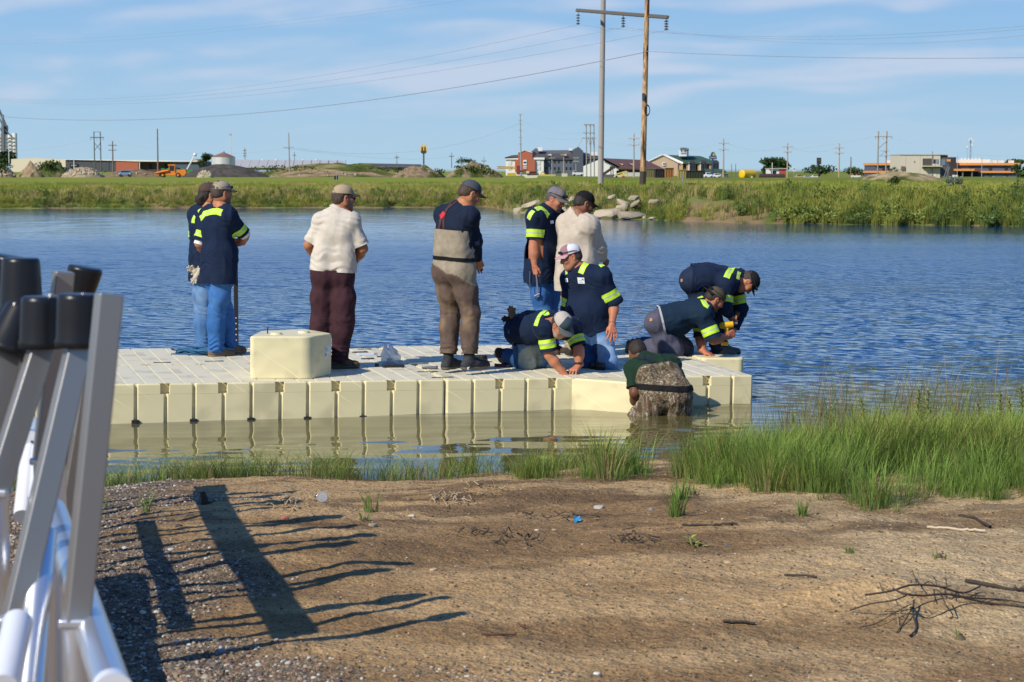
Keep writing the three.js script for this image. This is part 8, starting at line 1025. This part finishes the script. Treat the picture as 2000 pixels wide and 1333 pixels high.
{ const p = groundAt(1780, 1200), th = thing('dead_root', 'clump of dead dark roots lying on the sand at the right', 'roots', p); const br = (pts, rad, n = 'root_branch', m = TWIG) => M(n, tube(pts.map(([x, y, h]) => { const q = groundAt(x, y); q.y += 0.008 + (h ?? 0) * 0.6; return q.sub(p); }), rad * 0.38, 6, 26), m, th);
  br([[1690, 1167], [1740, 1165, 0.02], [1780, 1162, 0.05], [1830, 1164, 0.05], [1880, 1168, 0.02], [1915, 1158, 0.03]], 0.011); br([[1745, 1163, 0.03], [1765, 1176, 0.04], [1800, 1180, 0.04], [1850, 1174, 0.03], [1930, 1182], [2005, 1190]], 0.012); br([[1790, 1160, 0.06], [1786, 1155, 0.09], [1783, 1157, 0.12]], 0.006); br([[1830, 1164, 0.05], [1826, 1160, 0.09], [1822, 1162, 0.11]], 0.005); br([[1850, 1170, 0.04], [1848, 1165, 0.09], [1845, 1168, 0.12]], 0.005); br([[1660, 1197], [1700, 1190, 0.02], [1745, 1186, 0.03], [1770, 1180, 0.04]], 0.008); br([[1785, 1190, 0.05], [1784, 1210, 0.02], [1790, 1232], [1778, 1247]], 0.011); br([[1784, 1200, 0.04], [1765, 1222], [1752, 1240]], 0.007); br([[1680, 1230], [1710, 1226, 0.01], [1745, 1212, 0.03], [1780, 1196, 0.04]], 0.006); br([[1838, 1170, 0.03], [1848, 1192, 0.02], [1862, 1208], [1855, 1212]], 0.007); br([[1860, 1172, 0.02], [1900, 1178, 0.02], [1960, 1176], [2010, 1184]], 0.009); br([[1700, 1212], [1740, 1202, 0.03], [1790, 1188, 0.05]], 0.004, 'straw_strand', STRAW); br([[1710, 1180, 0.01], [1750, 1178, 0.03], [1800, 1170, 0.04]], 0.004, 'straw_strand', STRAW); br([[1780, 1188, 0.04], [1757, 1206, 0.02], [1755, 1226]], 0.004, 'straw_strand', STRAW);
  br([[1800, 1165, 0.05], [1815, 1158, 0.06], [1835, 1166, 0.05], [1858, 1160, 0.04]], 0.006); br([[1880, 1168, 0.02], [1897, 1175, 0.03], [1925, 1172, 0.01]], 0.006); br([[1740, 1165, 0.02], [1722, 1160, 0.03], [1718, 1156, 0.05]], 0.004); }
{ const r = rng(8); const clump = (label, px, py, w, h, n, m) => { const p = groundAt(px, py), th = thing('twig_clump', label, 'twigs', p); for (let i = 0; i < n; i++) { const x = px + (r() + r() - 1) * w * 0.75, y = py + (r() + r() - 1) * h * 0.8, L = w * (0.06 + 0.22 * r() * r()), dy = (r() - 0.5) * h * 0.5; M('twig', tube([[x, y], [x + L * 0.5, y + dy + (r() - 0.5) * 5], [x + L, y + dy * 1.2]].map(([a, b]) => { const q = groundAt(a, b); q.y += 0.006 + r() * 0.03; return q.sub(p); }), 0.0018 + 0.0024 * r(), 5, 10), m, th); } };
  clump('black charred twigs on the sand below the cream grass edge', 940, 1048, 120, 12, 14, TWIG); clump('dark twigs right of the charred ones', 1005, 1062, 90, 12, 10, TWIG); clump('dark twigs and bark in the middle of the sand', 1235, 1058, 130, 18, 16, TWIG); clump('thin black twigs in front of the blue scrap', 1090, 1012, 140, 10, 12, TWIG); clump('dry straw at the water edge right of the clear lid', 560, 985, 90, 18, 22, STRAW); clump('dry straw tuft on the bank below the braced dock', 870, 980, 80, 16, 26, STRAW);  clump('straw litter by the brown grass at the centre', 935, 962, 60, 20, 12, STRAW); }
{ const p = groundAt(1128, 1021), g = new THREE.PlaneGeometry(0.035, 0.04, 6, 6), a = g.attributes.position; for (let i = 0; i < a.count; i++) a.setZ(i, noise(a.getX(i) * 90, a.getY(i) * 90) * 0.012); g.computeVertexNormals(); const m = M('plastic_scrap', g.rotateX(-0.9), std(0.03, 0.22, 0.42, 0.4)); m.position.copy(p); m.position.y += 0.016; tag(m, 'small torn scrap of blue plastic on the sand', 'plastic scrap'); }
{ const p = groundAt(629, 982), th = thing('clear_lid', 'clear round plastic lid standing in the waterline grass', 'plastic lid', p), m = std(0.9, 0.95, 1, 0.08, { transmission: 0.9, thickness: 0 }); const R = 0.028, T = (g) => g.rotateX(Math.PI / 2 - 0.35).translate(0, R + 0.004, 0); M('lid_disc', T(new THREE.CylinderGeometry(R, R, 0.003, 28)), m, th); M('lid_rim', new THREE.TorusGeometry(R, 0.0035, 8, 32).rotateX(-0.35).translate(0, R + 0.004, 0), std(0.75, 0.8, 0.85, 0.1, { transmission: 0.8, thickness: 0 }), th); }
{ const p = groundAt(398, 985), th = thing('tree_stump', 'short dark rotten post at the waterline on the left', 'stump', p); const g = new THREE.CylinderGeometry(0.016, 0.026, 0.08, 12, 4), a = g.attributes.position; for (let i = 0; i < a.count; i++) { const k = 1 + 0.25 * noise(a.getX(i) * 50, a.getY(i) * 30, a.getZ(i) * 50); a.setX(i, a.getX(i) * k); a.setZ(i, a.getZ(i) * k); } g.computeVertexNormals(); M('post_wood', g.rotateZ(0.25).translate(0, 0.03, 0), paintM(0.04, 0.03, 0.022), th); M('post_root', bar(V(0, 0.01, 0), V(0.05, 0.01, 0.02), 0.009, 0.003, 7), paintM(0.045, 0.033, 0.024), th); }
// ---------------------------------------------------------------- things lying on the dock and held by the men
{ // blue rope heap
  const p = atDeck(395, 694), th = thing('rope_heap', 'heap of blue rope on the deck at the feet of the two men', 'rope', p), r = rng(6), B = std(0.03, 0.13, 0.26, 0.8), B2 = std(0.02, 0.085, 0.17, 0.8);
  for (let i = 0; i < 16; i++) { const cx = (r() - 0.3) * 0.16, cz = (r() - 0.5) * 0.10, a = 0.16 + r() * 0.10, b = 0.05 + r() * 0.05, y0 = 0.01 + r() * 0.06, ph = r() * 6.28; M('rope_loop', new THREE.TubeGeometry(new THREE.CatmullRomCurve3([...Array(10)].map((_, k) => { const t = k / 10 * 6.283; return V(cx + Math.cos(t + ph) * a, y0 + 0.015 * Math.sin(t * 3 + i), cz + Math.sin(t + ph) * b); }), true), 44, 0.0085, 6, true), i % 3 ? B : B2, th); }
  M('rope_end', tube([V(-0.18, 0.012, 0.0), V(-0.27, 0.012, 0.01), V(-0.30, 0.012, 0.05), V(-0.24, 0.012, 0.06), V(-0.1, 0.02, 0.07), V(0.1, 0.02, 0.10)], 0.008, 6, 40), B, th);
}
{ // black slotted pole held upright
  const b = atDeck(461.5, 686), t = at(459.5, 470, -b.z), th = thing('steel_pole', 'thin black upright pole held by the man in the tan cap', 'pole', b), L = t.clone().sub(b); M('pole_bar', beam(V(0, 0, 0), L, 0.042, 0.022), std(0.014, 0.014, 0.015, 0.45), th); for (let i = 1; i < 7; i++) M('pole_hole', new THREE.CylinderGeometry(0.008, 0.008, 0.004, 10).rotateX(Math.PI / 2).translate(L.x * i * 0.05, L.y * i * 0.05, 0.0125 + L.z * i * 0.05), std(0.4, 0.4, 0.4, 0.5), th); M('pole_handle', bar(L.clone().add(V(-0.01, -0.01, 0.0)), L.clone().add(V(0.05, -0.02, 0.03)), 0.016), std(0.35, 0.36, 0.38, 0.35, { metalness: 0.8 }), th); M('pole_ring', new THREE.TorusGeometry(0.026, 0.007, 8, 20).translate(L.x + 0.004, L.y + 0.02, L.z + 0.01), std(0.015, 0.015, 0.016, 0.4), th);
}
{ // gloves in back pockets
  const glove = (label, px, py, D, c, s, turn) => { const p = at(px, py, D), th = thing('work_glove', label, 'gloves', p), m = std(...c, 0.9); const F0 = [[-0.035, 0.06, 0.04], [-0.015, 0.085, 0.05], [0.008, 0.08, 0.055], [0.03, 0.055, 0.04]]; const g = meshField([[cone(V(0, -0.07, 0), V(0, 0, 0.01), 0.026, 0.034, 0.02), ...F0.map(([x, y, z]) => cone(V(x * 0.4, 0.005, 0.01), V(x, y, z), 0.015, 0.011, 0.006)), cone(V(0.02, -0.02, 0), V(0.06, 0.0, 0.03), 0.014, 0.011, 0.01)]], 0.006, { disp: (x, y, z) => noise(x * 90, y * 90, z * 90) * 0.003 }); M('glove_hand', g.rotateZ(turn).scale(s, s, s), m, th); M('glove_cuff', new THREE.CylinderGeometry(0.030, 0.034, 0.05, 14, 1, true).translate(0, -0.085, 0).rotateZ(turn).scale(s, s, s), m, th); return th; };
  const P0 = cast.bun.base, P7 = cast.edge.J; glove('pale tan work gloves hanging at the hip of the man with curly hair', 381, 530, -P0.z - 0.16, [0.48, 0.42, 0.31], 0.95, 0.9); glove('second pale work glove drooping below the first one', 383, 541, -P0.z - 0.19, [0.50, 0.44, 0.34], 0.85, 2.6);
  glove('brown work glove sticking up from the back pocket of the crawling man', 1001, 615, -P7.hipR.z - 0.02, [0.16, 0.105, 0.06], 1.0, 0.15); glove('black work glove at the back pocket of the crawling man', 993, 623, -P7.hipR.z - 0.01, [0.02, 0.018, 0.016], 0.75, 1.5);
}
{ // plastic bag on a black tray, bars and tools
  const p = atDeck(762, 712), g = new THREE.SphereGeometry(1, 30, 20), a = g.attributes.position; for (let i = 0; i < a.count; i++) { let x = a.getX(i), y = a.getY(i), z = a.getZ(i); const n = noise(x * 2.2, y * 2.2, z * 2.2) * 0.28 + Math.abs(noise(x * 6, y * 6, z * 6)) * 0.14; const k = 1 + n, w = y > 0 ? 1 - y * 0.35 : 1; a.setXYZ(i, x * k * 0.085 * w + Math.max(0, y) * -0.02, Math.max(0, (y + 0.75) * 0.098 * k), z * k * 0.075 * w); } g.computeVertexNormals();
  const bag = thing('plastic_bag', 'crumpled clear plastic bag on the deck, left of the man in waders', 'plastic bag', p); M('bag_film', g, std(0.82, 0.86, 0.9, 0.22, { transmission: 0.55, thickness: 0 }), bag); const cont = new THREE.BoxGeometry(0.06, 0.05, 0.04).translate(0.0, 0.035, 0); M('bag_content', cont, std(0.25, 0.24, 0.22, 0.6), bag); M('bag_fold', tube([V(-0.05, 0.14, 0.01), V(-0.02, 0.10, 0.05), V(0.03, 0.05, 0.07), V(0.08, 0.01, 0.05)], 0.004, 5, 20), std(0.8, 0.84, 0.9, 0.25), bag);
  const tr = thing('black_tray', 'low black slotted plastic tray in front of the plastic bag', 'tray', atDeck(768, 719)); tr.rotation.y = TH; M('tray_body', rbox(0.21, 0.030, 0.06, 0.006, 0, 0.018, 0), std(0.016, 0.016, 0.017, 0.5), tr); for (let i = -3; i <= 3; i++) M('tray_rib', box(0.006, 0.034, 0.064, i * 0.028, 0.018, 0), std(0.035, 0.033, 0.03, 0.5), tr); M('tray_knob', new THREE.CylinderGeometry(0.018, 0.022, 0.035, 12).translate(-0.145, 0.022, -0.07), std(0.02, 0.02, 0.02, 0.5), tr);
  const bar1 = thing('steel_bar', 'flat grey steel bar lying beside the black tray', 'bar', atDeck(812, 713)); bar1.rotation.y = TH + 0.1; M('bar_blade', rbox(0.17, 0.014, 0.028, 0.003, 0, 0.012, 0), std(0.30, 0.31, 0.30, 0.5, { metalness: 0.6 }), bar1); M('bar_tip', rbox(0.05, 0.01, 0.024, 0.003, 0.10, 0.010, 0), std(0.2, 0.2, 0.2, 0.5), bar1);
  const grip = thing('grey_grip', 'grey tapered plastic grip lying left of the black boots', 'grip', atDeck(838, 722)); grip.rotation.y = TH - 0.45; M('grip_body', bar(V(-0.07, 0.014, 0), V(0.07, 0.018, 0), 0.010, 0.017, 14), std(0.09, 0.09, 0.092, 0.6), grip); M('grip_end', bar(V(0.07, 0.018, 0), V(0.082, 0.018, 0), 0.019, 0.019, 14), std(0.05, 0.05, 0.05, 0.6), grip);
  const sheet = thing('paper_sheet', 'pale sheet of paper lying on the back of the deck', 'paper', atDeck(716, 694)); sheet.rotation.y = TH; M('paper_leaf', new THREE.BoxGeometry(0.19, 0.003, 0.15).translate(0, 0.008, 0), std(0.62, 0.66, 0.78, 0.7), sheet); M('paper_clip', new THREE.BoxGeometry(0.03, 0.008, 0.012).translate(0.08, 0.013, 0.05), BLACKPL, sheet);
  for (const [px, py, l, lab] of [[703, 690, 0.16, 'thin dark strap on the deck behind the loose block'], [718, 703, 0.13, 'dark flat bracket on the deck left of the plastic bag'], [742, 699, 0.06, 'tiny dark bracket left of the plastic bag']]) { const s = thing('deck_bracket', lab, 'bracket', atDeck(px, py)); s.rotation.y = TH; M('bracket_plate', rbox(l, 0.012, 0.03, 0.004, 0, 0.010, 0), std(0.018, 0.018, 0.018, 0.6), s); M('bracket_bolt', new THREE.CylinderGeometry(0.008, 0.008, 0.012, 8).translate(l * 0.3, 0.018, 0), STEEL, s); }
  const h = thing('screwdriver', 'red handled tool with a steel shaft by the knee of the crawling man', 'tool', atDeck(983, 718)); h.rotation.y = TH - 0.12; M('tool_handle', bar(V(-0.085, 0.022, 0), V(0.03, 0.018, 0), 0.018, 0.014, 12), std(0.16, 0.012, 0.014, 0.45), h); M('tool_shaft', bar(V(0.03, 0.018, 0), V(0.30, 0.010, 0.03), 0.006, 0.005, 8), std(0.3, 0.3, 0.3, 0.4, { metalness: 0.7 }), h);
  const cup = (px, py, s, label, two) => { const th = thing('rubber_bushing', label, 'rubber cup', atDeck(px, py)); const g0 = new THREE.LatheGeometry([[0.001, 0.012], [0.032, 0.012], [0.034, 0.07], [0.044, 0.07], [0.052, 0.0], [0.001, 0.0]].map(([x, y]) => new THREE.Vector2(x * s, y * s)), 22); M('bushing_wall', g0, CAPR, th); M('bushing_rim', new THREE.TorusGeometry(0.040 * s, 0.005 * s, 6, 22).rotateX(Math.PI / 2).translate(0, 0.07 * s, 0), CAPR, th); if (two) M('bushing_stud', new THREE.CylinderGeometry(0.012 * s, 0.012 * s, 0.05 * s, 10).translate(0, 0.03 * s, 0), std(0.05, 0.05, 0.05, 0.5), th); };
  cup(943, 709, 1.0, 'black rubber cup on the deck right of the black boots', true); cup(934, 707, 0.9, 'second rubber cup tucked behind the black boots'); cup(1172, 724, 0.95, 'dark rubber cup by the light blue knee', true); cup(1160, 722, 0.9, 'second rubber cup left of the one by the light blue knee'); cup(1150, 719, 0.8, 'third rubber cup in the shade between the kneeling men');
}
{ // yellow drill
  const J = cast.drill.J, w = J.wrR, o = at(1427, 640, -w.z + 0.02), th = thing('power_drill', 'yellow and black cordless drill in the hand of the kneeling man', 'drill', o), Yl = std(0.72, 0.42, 0.01, 0.45), K = std(0.02, 0.02, 0.021, 0.5), s = -w.z / FPX, L = (px, py, z = 0) => V((px - 1427) * s, (640 - py) * s, z);
  M('motor_housing', mergeGeometries([bake(bar(L(1411, 636), L(1432, 634), 0.034, 0.033, 18)), bake(new THREE.SphereGeometry(0.034, 16, 12).translate(...L(1411, 636).toArray()))]), Yl, th); M('gear_case', bar(L(1430, 634), L(1436, 632), 0.030, 0.022, 18), K, th); M('chuck', bar(L(1435, 632.5), L(1441, 631.5), 0.018, 0.013, 14), std(0.3, 0.3, 0.32, 0.35, { metalness: 0.7 }), th); M('handle', bar(L(1421, 640), L(1416, 664), 0.020, 0.022, 14), Yl, th); M('battery', rbox(0.075, 0.040, 0.06, 0.008, ...L(1416, 672).toArray()), Yl, th); M('battery_foot', rbox(0.08, 0.018, 0.064, 0.006, ...L(1416, 679).toArray()), K, th); M('trigger', rbox(0.012, 0.025, 0.014, 0.004, ...L(1425, 646).toArray()), K, th); M('vent', box(0.02, 0.004, 0.07, ...L(1414, 633).toArray()), K, th);
  const rd = thing('thin_steel_rod', 'thin dark rod held upright by the bent man', 'rod', at(1430, 626, -cast.bent.J.wrR.z)); M('rod_shaft', bar(V(0, -0.12, 0), V(-0.002, 0.24, 0), 0.006), std(0.05, 0.05, 0.055, 0.4, { metalness: 0.5 }), rd); M('rod_tip', bar(V(0, -0.15, 0), V(0, -0.12, 0), 0.009), std(0.03, 0.03, 0.03, 0.4), rd);
}
{ // steel clamp tool held by the man in navy
  const J = cast.navy.J, w = J.wrR, o = at(1043, 540, -w.z - 0.02), th = thing('steel_clamp', 'shiny steel clamp tool hanging from the hand of the man in navy', 'tool', o), S2 = std(0.55, 0.56, 0.58, 0.25, { metalness: 0.85 }), s = -w.z / FPX, L = (px, py, z = 0) => V((px - 1043) * s, (540 - py) * s, z);
  M('clamp_bar', bar(L(1047, 533), L(1051, 576), 0.008, 0.008), S2, th); M('clamp_jaw', bar(L(1044, 579), L(1054, 574), 0.013, 0.011), S2, th); M('clamp_wire', tube([L(1035, 530), L(1035, 555), L(1040, 578), L(1047, 581)], 0.004, 5, 24), std(0.2, 0.22, 0.25, 0.4, { metalness: 0.6 }), th); M('clamp_screw', bar(L(1049, 566), L(1052, 580), 0.010, 0.010), S2, th);
}
renderer.render(scene, camera);
